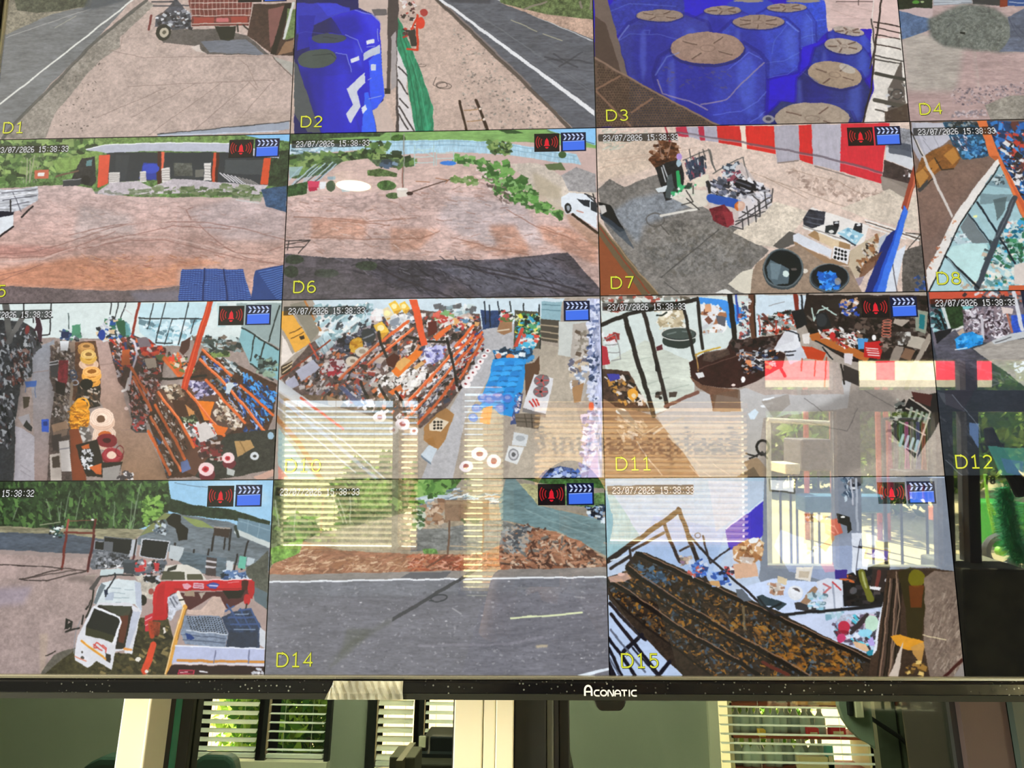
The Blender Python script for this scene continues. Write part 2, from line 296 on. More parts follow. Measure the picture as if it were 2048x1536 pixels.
goods('tarpaulin_roll', (1600, 990), (1768, 1022), -5.2, .12, mat('blue_tarpaulin', (.05, .16, .24), .5), 'long blue tarpaulin roll mirrored across the top of the D15 picture', 'tarpaulin', ex_leg)
sf = empty('sun_frame', (mir(1537, 950, -4.2).x, -4.2, 0), label='cream metal frame standing behind the left shop front pane', cat='frame')
p1 = mir(1537, 840, -4.2); p2 = mir(1684, 848, -4.2); MB().tube([(0, 0, -.02), (0, 0, p1.z)], .02).obj('leg', cream, sf); MB().tube([(0, 0, p1.z), (p2.x-sf.location.x, 0, p2.z)], .02).obj('top_rail', cream, sf); MB().tube([(p2.x-sf.location.x, 0, -.02), (p2.x-sf.location.x, 0, p2.z)], .02).obj('leg', cream, sf)
# round ceiling lamp
lp = mir(707, 356, Z=2.7); lt = empty('ceiling_lamp', lp, label='round white ceiling lamp, mirrored as a bright oval in the D6 picture', cat='lamp')
MB().lathe([(0, 0), (.085, 0), (.085, -.03), (.075, -.034)], n=28).obj('housing', pale, lt); MB().lathe([(.0, -.036), (.055, -.036), (.072, -.034)], n=28).obj('diffuser', mat('lit_diffuser', (.9, .9, .9), .5, emis=(1, .90, .55), es=26), lt)
# two added fill lights: left one lifts the cream frames, other the next room
lamp_area('left_fill_light', (-2.95, -.55, 1.5), (1.3, 1.1), 240, (1, .95, .80), (0, R(-90), 0))
lamp_area('next_room_fill_light', (-.3, 1.9, 2.66), (1.2, .6), 250, (.97, 1, .92))
# ---------------------------------------------------------------- window band behind the television
YF = .70
wfm = tag(MB().box(-3, 3.6, .74, .84, 0, 1.02).box(-3, 3.6, .74, .84, 2.5, 2.7).box(-3, -1.25, .74, .84, 1.02, 2.5).box(.48, 3.6, .76, .84, 1.02, 2.5).obj('wall_front', dimwall), **ST)
H_ = lambda px, y: hit(px, 1400, y).x
tag(MB().box(H_(1918, .728), H_(2010, .728), .728, .84, 0, 2.7).obj('trim_1', brownwall), **ST)
w5 = empty('window_5', (-.05, .74, 1.02), kind='structure')
def f5(name, x0, x1, y0, y1, m, z0=1.02, z1=2.5, bev=.0012):
    o = MB().box(x0, x1, y0, y1, z0, z1).obj(name, m, w5, bevel=bev); o.location = -w5.location; return o
f5('frame_post', -.380, -.355, .700, .7375, cream); f5('frame_bead', -.3555, -.3525, .6985, .7375, cream, bev=.0008)
f5('gasket', -.3525, -.348, .7365, .745, gasket, bev=0); f5('glass_edge', -.348, -.341, .737, .746, teal_edge, bev=0); f5('sash_stile', -.341, -.330, .735, .76, darkframe)
f5('frame_post', -.073, -.047, .700, .745, cream); f5('frame_post', -.0466, -.0356, .7008, .745, cream); f5('frame_post', -.0352, -.0190, .700, .745, cream)
f5('gasket', -.0755, -.073, .715, .745, gasket, bev=0); f5('sash_stile', -.0188, .0105, .708, .750, darkframe); f5('sash_bead', .0107, .0175, .711, .750, mat('grey_bead', (.07, .075, .055), .5)); f5('gasket', .0178, .022, .716, .75, gasket, bev=0); f5('sash_stile', .0222, .0325, .725, .755, darkframe)
f5('gasket', H_(1897, .736), H_(1912, .736), .736, .75, gasket, bev=0); f5('frame_bead', H_(1913, .733), H_(1917, .733), .733, .75, cream, bev=0)
for a, b in ((-1.25, -.380), (-.330, -.0755), (.0325, H_(1898, .742))): f5('glass_pane', a, b, .742, .746, green_glass, bev=0)
f5('head_rail', -1.25, .379, .70, .755, cream, 2.46, 2.5); f5('sill_rail', -1.25, .379, .70, .755, cream, 1.02, 1.06)
# louvred strip at the far right edge
lv = empty('window_6', (.43, .74, 1.02), kind='structure')
MB().box(H_(2023, .72)-.43, .50-.43, -.02, .0, 0, 1.48).obj('dark_post', mat('dark_green_post', (.03, .045, .035), .6), lv)
wm = mat('cream_mesh', (.8, .72, .55), .6)
for i in range(60): MB().box(H_(2010, .736)-.43, .05, -.004, 0, i*.022, i*.022+.012).obj('mesh_bar', wm, lv)
# ---------------------------------------------------------------- next room behind the green glass
YB = 3.2
wnb = MB(); F = lambda px, py=1440: hit(px, py, YB)
zs = F(450, 1516).z; wins = [(F(397).x, F(522).x), (F(541).x, F(656).x), (F(756).x, F(830).x), (F(850).x, F(935).x), (F(1434).x, F(1760).x)]
zs5 = F(1500, 1600).z
e = -3
for i, (a, b) in enumerate(wins):
    wnb.box(e, a, YB, YB+.12, 0, 2.7); z0 = zs5 if i == 4 else (zs if i < 2 else F(860, 1535).z); wnb.box(a, b, YB, YB+.12, 0, z0).box(a, b, YB, YB+.12, 2.2, 2.7); e = b
wnb.box(e, 3.6, YB, YB+.12, 0, 2.7)
tag(wnb.obj('wall_far', dimwall), **ST)
labs = ['bright blind low behind the green glass, left one beside the cream post', 'leafy dark blind low behind the green glass, second from the left post', 'dim narrow blind behind the green glass left of the middle post', 'pale blind behind the green glass touching the middle cream post', 'bright blind with goods behind it, right of the brand name']
for i, (a, b) in enumerate(wins):
    z0 = zs5 if i == 4 else (zs if i < 2 else F(860, 1535).z)
    if i != 1: blind('venetian_blind', a+.005, b-.005, z0+.01, 2.15, YB-.02, labs[i], None, ang=(28, 60, 45, 20, 6)[i], pitch=.034, cords=2, m=slatw)
    else: blind('venetian_blind', a+.005, b-.005, z0+.01, 2.15, YB-.02, labs[i], None, ang=5, pitch=.034, cords=2, m=slatw)
    wn = empty('window_%d' % (i+7), ((a+b)/2, YB, z0), kind='structure')
    for nm, q in (('frame_stile', (a-.04, a, YB-.03, YB+.12, z0, 2.2)), ('frame_stile', (b, b+.02, YB-.03, YB+.12, z0, 2.2)), ('window_sill', (a-.02, b+.02, YB-.05, YB+.12, z0-.03, z0))):
        o = MB().box(*q).obj(nm, darkframe if nm[0] == 'f' and i < 4 else cream, wn); o.location = -wn.location
tag(MB().box(-12, 12, 3.32, 20, -.12, -.02).obj('ground', sunground), **ST)
tag(MB().box(.25, 8, 3.34, 4.6, 2.7, 2.8).obj('added_shade_roof', concrete), **ST)  # unseen roof, added to shade the yard behind the right-hand blind
tag(MB().box(-12, 12, 7.4, 7.6, -.02, 3.2).obj('wall_yard', mat('pale_yard_plaster', (.42, .30, .22), .9, var=(2, .1))), **ST)
for i, (px, y, r, n, m, lab) in enumerate(((535, 5.4, (.34, .3, .66), 2400, [leafl, leafl, leafm], 'light green shrub behind the blinds left of centre'), (600, 4.5, (.33, .22, .75), 3200, [leafm, leafd, leafl], 'dense shrub filling the second window below the screen'), (1478, 4.6, (.13, .12, .7), 900, [leafl, leafm], 'slim green plant at the left edge of the right-hand blind'), (1500, 6.5, (.5, .3, .6), 2200, [leafm, leafl], 'shrub behind the goods of the right-hand blind'))):
    q = hit(px, 1440, y); foliage('shrub', (q.x, y, -.02), r, n, m, 60+i, .045, label=lab, cat='shrub')
# goods hanging outside the right-hand window
shg = empty('goods_shelf', (F(1600).x, 3.75, 0), label='wire shelf of goods behind the right-hand blind', cat='shelf')
xl, xr = hit(1452, 1440, 3.75).x-shg.location.x, hit(1720, 1440, 3.75).x-shg.location.x
for z in (1.135, 1.0, .86, .72): MB().box(xl, xr, -.08, .12, z-.012, z).obj('shelf_board', mat('red_brown_board', (.35, .08, .05), .6), shg)
for x in (xl, xr): MB().box(x-.01, x+.01, -.08, .12, -.02, 1.3).obj('upright', pale, shg)
botm = glass('clear_plastic', (.82, .92, .94), 1.6, .05); capm = mat('white_cap', (.8, .85, .85), .4)
bot0 = None; rs = random.Random(5)
for r_, z in enumerate((1.0, .86, .72)):
    n = 12
    for i in range(n):
        x = shg.location.x+xl+.045+(xr*.55-xl)*i/n; g = 'clear bottles on the goods shelf'
        t = empty('bottle', (x, 3.74+rs.uniform(-.03, .03), z+.0008), label='clear plastic bottle on the %s goods board, %s from the left' % (('upper', 'middle', 'lower')[r_], ('first', 'second', 'third', 'fourth', 'fifth', 'sixth', 'seventh', 'eighth', 'ninth', 'tenth', 'eleventh', 'last')[i]), cat='bottle', group=g)
        if bot0 is None:
            bd = MB().lathe([(0, 0), (.022, 0), (.024, .02), (.024, .07), (.010, .095), (.009, .105)], n=12).obj('body', mat('milky_plastic', (.62, .80, .78), .25), t, smooth=True); cp = MB().lathe([(.011, .1), (.011, .118), (0, .118)], n=12).obj('cap', capm, t); bot0 = (bd.data, cp.data)
        else:
            for nm, d in zip(('body', 'cap'), bot0):
                o = bpy.data.objects.new(nm, d); C.objects.link(o); o.parent = t
for i, (px, py, w_, h_, col, lab) in enumerate(((1612, 1408, .10, .05, (.8, .35, .08), 'orange carton on the top board behind the right-hand blind'), (1645, 1426, .13, .035, (.75, .45, .15), 'flat ochre carton under the orange one'), (1628, 1470, .05, .04, (.6, .04, .06), 'small red carton behind the right-hand blind'), (1678, 1475, .07, .05, (.5, .02, .04), 'dark red carton with a white mark, rightmost on its board'), (1526, 1477, .03, .03, (.95, .65, .08), 'small yellow pack among the clear bottles'), (1632, 1515, .16, .06, (.8, .72, .45), 'cream carton lowest behind the right-hand blind'), (1660, 1500, .03, .11, (.1, .4, .4), 'teal upright pack behind the right-hand blind'))):
    q = hit(px, py, 3.64); q.z = min((1.135, 1.0, .86, .72), key=lambda z: abs(z-(q.z-h_/2)))+h_/2; q.y = 3.66; t = empty('carton', q-Vector((0, 0, h_/2)), label=lab, cat='carton')
    MB().box(-w_/2, w_/2, -.02, .02, 0, h_).obj('body', mat('carton_%s' % 'abcdefg'[i], col, .6), t, bevel=.002); MB().box(-w_/3, w_/3, -.0215, -.02, h_*.35, h_*.6).obj('printed_band', pale, t)
# curved grey panel and door with its closer arm
door = empty('door_1', (F(1830).x, 2.9, 0), kind='structure')
dg = mat('grey_green_door', (.085, .095, .07), .6, var=(12, .2)); q0, q1 = hit(1752, 1440, 2.9).x-door.location.x, hit(2000, 1440, 2.9).x-door.location.x
MB().box(q0, q1, 0, .05, 0, 2.2).obj('door_leaf', dg, door)
for i in range(1, 6): MB().box(q0+(q1-q0)*i/6-.002, q0+(q1-q0)*i/6+.002, -.004, 0, 0, 2.2).obj('groove_strip', darkframe, door)
cl_ = [hit(x, y, 2.86) for x, y in ((1735, 1432), (1800, 1475), (1850, 1520), (1862, 1526))]; a_ = MB().tube([p-door.location for p in cl_], .008).obj('closer_arm', gasket, door)
p = hit(1868, 1520, 2.84)-door.location; MB().box(p.x-.03, p.x+.03, -.06, -.01, p.z-.02, p.z+.03).obj('closer_body', gasket, door, bevel=.004)
cp_ = MB(); pts = [(1676, 1380), (1678, 1412), (1688, 1440), (1703, 1462), (1722, 1480), (1745, 1492), (1752, 1500), (1760, 1560), (1900, 1560), (1900, 1300), (1676, 1300)]
cc = empty('curved_panel', (hit(1760, 1500, 2.6).x, 2.6, 0), label='grey-green panel with a curved left edge behind the glass at right', cat='panel')
o = MB().prism([((hit(x, y, 2.6)-cc.location).x, hit(x, y, 2.6).z) for x, y in pts[:7]]+[((hit(1752, 1500, 2.6)-cc.location).x, 2.0), ((hit(1676, 1380, 2.6)-cc.location).x, 2.0)], 0, .03).obj('panel_sheet', mat('sage_sheet', (.26, .32, .25), .6), cc, bevel=.002); MB().box(.1, .14, 0, .03, 0, 2.4).obj('support_post', darkframe, cc)
p = hit(1716, 1412, 2.59)-cc.location; MB().box(p.x-.014, p.x+.014, -.02, 0, p.z-.035, p.z+.035).obj('switch_plate', pale, cc, bevel=.003); MB().box(p.x-.035, p.x-.022, -.02, 0, p.z-.03, p.z+.03).obj('switch_box', gasket, cc, bevel=.003)
# desk things in the next room
deskm = mat('dark_wood', (.022, .018, .010), .7, spec=.2); mon = mat('monitor_black', (.006, .008, .009), .5, spec=.2)
q = hit(848, 1500, 2.2); dk = empty('desk', (q.x, 2.2, 0), label='brown desk seen at the bottom behind the green glass', cat='desk'); zt_ = hit(848, 1524, 2.2).z
MB().box(-.05, .42, -.02, .5, zt_-.03, zt_).obj('top', deskm, dk, bevel=.004)
for x in (-.03, .4):
    for y in (0, .48): MB().box(x-.02, x+.02, y-.02, y+.02, 0, zt_-.03).obj('leg', deskm, dk)
for (a, b, c, d, lab) in ((860, 908, 1472, 1512, 'black computer monitor standing on the brown desk'), (835, 856, 1473, 1520, 'narrow dark box left of the monitor on the desk')):
    p0, p1 = hit(a, d, 2.3), hit(b, c, 2.3); t = empty('monitor' if a > 850 else 'file_box', ((p0.x+p1.x)/2, 2.3, zt_), label=lab, cat='monitor' if a > 850 else 'box'); w2 = (p1.x-p0.x)/2
    MB().box(-w2, w2, -.015, .02, p0.z-zt_, p1.z-zt_).obj('body', mon if a > 850 else deskm, t, bevel=.004)
    if a > 850: MB().box(-.02, .02, 0, .02, 0, p0.z-zt_).obj('stand', mon, t); MB().box(-.06, .06, -.05, .06, 0, .01).obj('foot', mon, t)
    else: MB().box(-w2*.7, w2*.7, -.018, -.015, .02, .05).obj('label_plate', pale, t)
q0, q1 = hit(790, 1540, 2.0), hit(834, 1503, 2.0); t = empty('carton', ((q0.x+q1.x)/2, 2.0, 0), label='brown carton on the floor stack left of the dark box', cat='carton'); MB().box(-.032, .032, -.06, .06, 0, q1.z).obj('body', mat('brown_card', (.07, .055, .03), .8), t, bevel=.003); MB().box(-.008, .008, -.101, .101, q1.z-.04, q1.z+.0005).obj('tape', mat('brown_tape', (.12, .09, .05), .4), t)
chm = mat('dark_green_leatherette', (.018, .05, .035), .4)
for (a, b, top, y, lab) in ((382, 472, 1511, 2.4, 'dark office chair back at the bottom, right of the left cream post'), (150, 330, 1517, 1.5, 'dark chair back at the bottom left of the cream post')):
    p0, p1 = hit(a, 1530, y), hit(b, 1530, y); z1 = hit((a+b)/2, top, y).z; w2 = (p1.x-p0.x)/2; t = empty('office_chair', ((p0.x+p1.x)/2, y, 0), label=lab, cat='chair')
    pf = [(-w2, z1-.5), (-w2, z1-.05), (-w2*.85, z1-.015), (-w2*.5, z1), (w2*.5, z1), (w2*.85, z1-.015), (w2, z1-.05), (w2, z1-.5)]
    MB().prism(pf, 0, .06).obj('backrest', chm, t, bevel=.012); MB().box(-w2, w2, -.42, 0, z1-.58, z1-.5).obj('seat', chm, t, bevel=.02); MB().tube([(0, -.2, z1-.58), (0, -.2, .06)], .025).obj('column', ink, t)
    for k_ in range(5): MB().tube([(0, -.2, .07), (.26*math.cos(k_*1.257), -.2+.26*math.sin(k_*1.257), .03)], .016, 8).obj('foot_arm', ink, t)
HI = np.array([[0.0004403669226302328, 5.202356405116417e-05, -0.007488366914100099], [2.259023362424927e-05, 0.0008517628834673248, 0.02070093534675205], [2.4589572984880362e-05, 0.00012537180966315856, 1.0]])  # plane of the picture -> plane of the screen
# ---------------------------------------------------------------- screen pictures
# The sixteen camera pictures are flat print on a flat screen.  They are painted here, shape by
# shape, into one picture held in memory (nothing is loaded from disk).
CW, CH = 800, 450                     # one camera picture
PW, PH = CW*4, CH*4
rng = np.random.default_rng(7)
def vnoise(h, w, sy, sx, seed):
    r = np.random.default_rng(seed)
    gy, gx = int(h/sy)+3, int(w/sx)+3
    g = r.random((gy, gx), dtype=np.float32)*2-1
    y = np.arange(h, dtype=np.float32)/sy; x = np.arange(w, dtype=np.float32)/sx
    yi = y.astype(int); xi = x.astype(int); fy = y-yi; fx = x-xi
    fy = fy*fy*(3-2*fy); fx = fx*fx*(3-2*fx)
    a = g[yi][:, xi]; b = g[yi][:, xi+1]; c = g[yi+1][:, xi]; d = g[yi+1][:, xi+1]
    fx = fx[None, :]; fy = fy[:, None]
    return (a*(1-fx)+b*fx)*(1-fy)+(c*(1-fx)+d*fx)*fy
def fold(f):                          # ridge lines out of smooth noise
    return 1-np.abs(f)*2.6
NF = [vnoise(PH,PW,2,2.5,1)*.5+vnoise(PH,PW,6,7,2)*.5+vnoise(PH,PW,40,40,3)*.35,                 # 0 gravel / earth
      vnoise(PH,PW,2,9,4)*.55+vnoise(PH,PW,5,30,5)*.5+vnoise(PH,PW,30,60,6)*.4,                   # 1 lying streaks
      np.clip(fold(vnoise(PH,PW,9,30,8)+vnoise(PH,PW,4,12,9)*.4),-1,1)*-.4+vnoise(PH,PW,2.5,4,10)*.35+vnoise(PH,PW,50,70,11)*.45, # 2 rutted dirt
      vnoise(PH,PW,3,3,12)*.6+vnoise(PH,PW,9,9,13)*.6,                                            # 3 leaves
      vnoise(PH,PW,10,2.5,14)*.6+vnoise(PH,PW,30,6,15)*.5]                                        # 4 standing streaks
CV = np.zeros((PH, PW, 3), np.float32)
_v = [0, 0, 1]; _clip = [0, 0, PW, PH]
def hexc(c): return np.array([int(c[i:i+2], 16)/255 for i in (0, 2, 4)], np.float32)
def P_(s):
    if isinstance(s, str): s = [tuple(map(float, q.split(','))) for q in s.split()]
    a = np.asarray(s, float)
    X = _v[0]+a[:, 0]*_v[2]; Y = _v[1]+a[:, 1]*_v[2]
    q = HI@np.stack([X, Y, np.ones_like(X)])
    return np.stack([q[0]/q[2]*PW, q[1]/q[2]*PH], 1)
def feed(n, ox, oy, s, base):
    r, c = divmod(n-1, 4)
    _v[:] = [ox, oy, s]; _clip[:] = [c*CW, r*CH, c*CW+CW, r*CH+CH]
    CV[r*CH:r*CH+CH, c*CW:c*CW+CW] = hexc(base)
def box(q, pad=1):
    x0 = max(_clip[0], int(q[:, 0].min()-pad)); x1 = min(_clip[2], int(q[:, 0].max()+pad)+1)
    y0 = max(_clip[1], int(q[:, 1].min()-pad)); y1 = min(_clip[3], int(q[:, 1].max()+pad)+1)
    return x0, y0, x1, y1
def put(b, m, c, a=1, n=0, k=0, g=None, q=None):
    x0, y0, x1, y1 = b
    col = hexc(c)[None, None]
    if g is not None:                 # g = second colour, painted towards the bottom
        h = q[:, 1].max()-q[:, 1].min()+1e-6
        t = np.clip((np.arange(y0, y1)-q[:, 1].min())/h, 0, 1)[:, None, None]
        col = col*(1-t)+hexc(g)[None, None]*t
    if n: col = col*(1+n*NF[k][y0:y1, x0:x1, None])
    m = (m*a)[..., None]
    v = CV[y0:y1, x0:x1]; v += (col-v)*m
def pmask(q, b, ss=1):
    x0, y0, x1, y1 = b
    Y = (np.arange(y0, y1)+.5)[:, None]; X = (np.arange(x0, x1)+.5)[None, :]
    m = np.zeros((y1-y0, x1-x0), bool); n = len(q)
    for i in range(n):
        ax, ay = q[i]; bx, by = q[(i+1) % n]
        if ay == by: continue
        m ^= ((ay > Y) != (by > Y)) & (X < (bx-ax)*(Y-ay)/(by-ay)+ax)
    return m.astype(np.float32)
def soft(m, r):
    for ax in (0, 1):
        for _ in range(2):
            m = sum(np.roll(m, d, ax) for d in range(-r, r+1))/(2*r+1)
    return m
def po(s, c, a=1, n=0, k=0, g=None, sf=0):
    q = P_(s); b = box(q, 1+3*sf)
    if b[2] <= b[0] or b[3] <= b[1]: return
    m = pmask(q, b)
    if sf: m = soft(m, sf)
    put(b, m, c, a, n, k, g, q)
def ln(s, w, c, a=1):
    q = P_(s); w = w*_v[2]*1.25*.5; b = box(q, w+2)
    if b[2] <= b[0] or b[3] <= b[1]: return
    x0, y0, x1, y1 = b
    Y = (np.arange(y0, y1)+.5)[:, None]; X = (np.arange(x0, x1)+.5)[None, :]
    m = np.zeros((y1-y0, x1-x0), np.float32)
    for (ax, ay), (bx, by) in zip(q[:-1], q[1:]):
        dx, dy = bx-ax, by-ay; L = dx*dx+dy*dy+1e-9
        t = np.clip(((X-ax)*dx+(Y-ay)*dy)/L, 0, 1)
        d = np.hypot(X-ax-t*dx, Y-ay-t*dy)
        np.maximum(m, np.clip(w+.5-d, 0, 1), out=m)
    put(b, m, c, a)
def LN(ss, w, c, a=1):
    for s in ss.split('|'): ln(s.strip(), w, c, a)
def el(cx, cy, rx, ry, c, a=1, rot=0, n=0, k=0, h=0):
    t = np.linspace(0, 2*np.pi, 25)[:-1]
    x = cx+rx*np.cos(t)*np.cos(rot)-ry*np.sin(t)*np.sin(rot); y = cy+rx*np.cos(t)*np.sin(rot)+ry*np.sin(t)*np.cos(rot)
    s = np.stack([x, y], 1)
    if h: ln(np.vstack([s, s[:1]]), h, c, a)
    else: po(s, c, a, n, k)
def inside(p, x, y):
    r = False; n = len(p)
    for i in range(n):
        ax, ay = p[i]; bx, by = p[(i+1) % n]
        if (ay > y) != (by > y) and x < (bx-ax)*(y-ay)/(by-ay)+ax: r = not r
    return r
def cl(s, n, sz, pal, ang=0, asp=1.6, jit=.5, a=.9, kind='q'):   # scatter many small patches inside an outline
    p = [tuple(map(float, q.split(','))) for q in s.split()]
    xs = [q[0] for q in p]; ys = [q[1] for q in p]; pal = pal.split()
    k = 0
    while k < n:
        x, y = rng.uniform(min(xs), max(xs)), rng.uniform(min(ys), max(ys)); k += .25
        if not inside(p, x, y): continue
        k += .75
        w = sz*rng.uniform(.4, 1.25); h = w/asp*rng.uniform(.6, 1.3); t = ang+rng.normal()*jit
        ca, sa = np.cos(t), np.sin(t); c = pal[rng.integers(len(pal))]
        if kind == 'q':
            e = rng.uniform(.75, 1.2, 4)
            o = [(-w*e[0], -h), (w, -h*e[1]), (w*e[2], h), (-w, h*e[3])]
            po([(x+u*ca-v*sa, y+u*sa+v*ca) for u, v in o], c, a)
        elif kind == 'l': ln([(x-w*ca, y-w*sa), (x+w*.2*sa, y+w*.2*ca), (x+w*ca, y+w*sa)], max(3, h), c, a)
        else: el(x, y, w, h, c, a, t)
G1 = '3c5530 4f6f3a 2c4024 6a8a4a 22301c 88a060'     # foliage tones
# D1 forecourt, road and three-wheeled truck
feed(1, 0, 0, .29297, 'b7a39c')
po('-200,-200 2100,-200 2100,960 -200,960', 'b9a59d', n=.10, k=0)
po('-200,0 -200,-300 1100,-300 900,0 640,290 350,570 100,850 -200,1050', '6f7174', n=.14, k=1)
po('1000,0 1060,30 820,250 822,320 700,400 600,500 490,640 370,780 310,945 -60,945 90,850 380,570 640,290', '8d867e', n=.22)
ln('1000,0 640,292 380,565 90,850 20,945', 26, '484846', .8)
ln('930,-20 0,710', 14, 'dcdcd6'); ln('40,258 620,58', 5, 'a4a4a2'); LN('375,190 520,110', 4, 'a6a694')
po('-60,-60 640,-60 620,40 350,95 40,240', '7c7668', n=.3); po('80,-60 640,-60 600,40 440,70 250,85 120,70', '44473a', n=.4, k=3)
po('620,-40 900,-40 830,10 700,50 560,70', '464c54', .8, sf=3)
po('1070,235 1120,290 1320,312 1420,372 1835,375 1690,240 1480,195 1200,200', '5b5553', n=.15)
po('1370,282 1680,265 1805,375 1430,358', '6e727d', n=.12, k=1); po('1300,320 1365,305 1370,340 1400,362 1340,350', 'cfc2bb')
po('1270,-60 1730,-60 1715,60 1700,175 1310,182 1300,60', '6f3631', n=.2)
for i in range(15): ln([(1300+i*29, -60), (1308+i*28, 108)], 6, 'bfaaa2', .7)
LN('1300,20 1715,15|1300,62 1712,58|1305,108 1705,104|1312,162 1700,158|1310,180 1700,176', 7, 'c9bab2')
po('1322,120 1460,118 1460,156 1322,158', '973f35'); po('1476,122 1560,122 1560,150 1476,150', 'c06a6c'); po('1575,118 1692,115 1692,152 1575,155', '973f35')
po('1060,115 1110,88 1160,40 1200,-20 1260,60 1300,100 1305,190 1180,208 1100,180 1056,182', '464750', n=.3)
cl('1060,90 1300,60 1300,200 1080,190', 60, 13, 'c8ccd2 22222a 8a8c96 e4e4e8 5a4a48', .2)
ln('1030,108 1016,200', 16, '6a2a2c'); ln('1040,10 1180,10', 10, '30303a'); ln('1050,38 1290,38', 10, '3c3c46')
el(1115,220,50,55,'24241f'); el(1120,222,30,33,'b6ad9b'); el(1120,222,12,13,'5a5548')
po('1468,178 1612,178 1600,262 1560,278 1505,270', '1f211c'); LN('1620,170 1625,215|1660,170 1700,200', 12, '35302c')
po('1730,30 1990,20 2010,380 1862,376 1690,240 1705,170', '43302b', n=.2); po('1830,60 1942,40 1905,250 1842,330', '7c524e')
po('1945,30 1990,20 1880,372 1842,372', '201a16'); po('1962,60 2020,60 2020,250 1945,275', '66794c', n=.2); ln('2004,20 1936,262', 20, 'cdd0cc')
po('1952,285 2010,270 2000,350 1890,378', '8b6b52'); po('1866,385 2000,430 2000,520', 'a9a9a2', .8); ln('1862,385 1990,520', 5, '5a504c')
LN('750,345 985,392 1560,386 1865,380|870,592 1330,568 1880,548|1330,572 900,800|1520,562 1010,925|1702,562 1310,905|1862,556 1590,865|1130,600 660,805', 4, '86736c', .8)
LN('1640,415 1690,450 1760,600|840,245 822,330 760,345|1700,560 1750,610', 5, '8a756c', .6)
cl('420,560 700,420 640,900 360,900', 70, 6, '5c524e 6e625c', 0, 2)
po('1600,800 1860,730 1970,770 1970,830 1500,880', 'a8968c', .5, n=.3, k=2, sf=4)
po('1080,912 1975,832 1975,885 1500,915 1080,930', '9aa2b2'); ln('1075,916 1980,828', 6, '2c2c30'); ln('1100,925 1900,895', 8, 'c4ccdc')
# D2 blue tanks on the left, roadside and road
feed(2, 570, 0, .30762, 'c0a99c')
po('0,-300 2100,-300 2100,900 0,900', 'c2ab9f', n=.10)
po('560,-300 1900,-300 2060,0 2040,870 1870,832 1560,532 1300,290 1080,90 990,0', '5d5f67', n=.16, k=1)
cl('1090,180 1330,330 1840,830 1250,845 1100,520', 420, 7, '8a8880 746c66 a09c94 5f5a56', 0, 1.5, a=.6)
ln('985,-10 1090,95 1300,296 1560,540 1860,845', 26, '4c433d', .85); ln('1040,30 1330,300 1600,560', 12, 'a28a80', .5)
po('975,-20 1003,-20 2012,718 2012,752', 'e2e3e6'); ln('1360,-10 2000,265', 6, 'c6c8ca'); LN('1470,130 1640,205|1680,220 1800,262', 6, 'a9a58c')
po('1370,-100 2040,-100 2020,262 1560,80 1400,16', 'b99c8b', n=.2); po('1380,-100 2040,-100 2000,128 1700,92 1560,60 1400,16', '5a6842', n=.4, k=3)
LN('1560,58 1700,10|1920,10 1930,50|1990,0 1985,60', 14, '80776c'); po('1050,-30 1345,-30 1330,22 1080,16', '44444a', .8, sf=2)
LN('1690,390 1850,385 2000,410|1750,350 1830,400 1900,440|1930,340 1850,390 1780,430|1690,370 1800,400', 12, '3c3b41', .6)
LN('1200,60 1960,560|1260,90 1990,600|1150,80 1960,660', 5, '77797f', .5)
po('60,-200 640,-200 640,870 60,870', '1a1a5a')
po('480,-30 672,-30 680,560 648,640 720,858 598,858 568,716 650,640 622,300 612,140 560,88 480,50', 'c3afa6'); po('560,60 660,60 665,100 580,105', '4f4c50', .8)
po('70,20 300,20 424,50 420,110 300,110 72,220', '2a2fae'); po('210,25 330,22 424,60 410,95 280,102', '3038c8')
po('300,110 380,80 470,62 560,92 615,140 622,320 650,620 600,702 568,716 500,560 480,400', '2422cc'); po('545,400 622,320 650,620 600,702 560,716', '2f55f0')
po('90,100 200,100 160,300 80,330', '1d1f9c')
po('150,245 300,212 430,232 500,320 512,430 560,700 592,862 230,862', '2220c0'); po('520,600 545,600 596,862 500,862', '3060f0')
po('80,390 240,322 400,352 432,480 432,640 500,862 210,862 130,600', '1f1ea6'); po('150,500 430,480 440,700 480,862 240,862', '2320be', .7)
po('470,62 560,92 612,140 600,300 560,300 540,160', '3a3ee0', .6, sf=4); po('300,120 460,90 500,200 420,260 300,200', '15168c', .6, sf=8); po('150,250 200,240 260,420 240,860 200,860 130,560', '14148a', .6, sf=6); po('440,260 495,320 505,440 470,420', '3c44e0', .6, sf=3); po('350,380 430,480 430,640 500,860 400,862 340,600', '3034dc', .5, sf=8); po('90,440 150,470 230,860 200,860 110,560', '101070', .6, sf=5)
LN('75,225 130,205 300,225|300,110 350,85 460,65', 5, '3a44b8', .7); el(285,250,112,33,'3b4450'); el(208,382,125,63,'454f4c', rot=-.12); LN('180,360 300,350 330,380|250,240 340,250', 5, '2a3034')
LN('330,345 400,352 432,470|390,228 470,260 500,340|460,68 560,95 612,140', 6, '7a86d4')
po('510,345 616,290 616,345 510,395', 'bcc4d6'); po('400,575 520,470 522,540 470,590 492,690 424,802 396,740 442,680', 'c9cddb')
po('425,382 480,362 484,388 430,410', 'd0d4e0'); po('526,262 578,252 580,280 528,288', 'd6dae4'); po('556,420 592,418 590,458 556,460', 'c6cfe4'); po('495,700 524,676 532,708 506,740', 'd4dcec')
LN('600,190 606,270|530,305 582,300|545,640 630,620|540,520 560,505', 6, '8a98e0')
po('60,400 80,420 232,862 148,862 60,740', '4d5256')
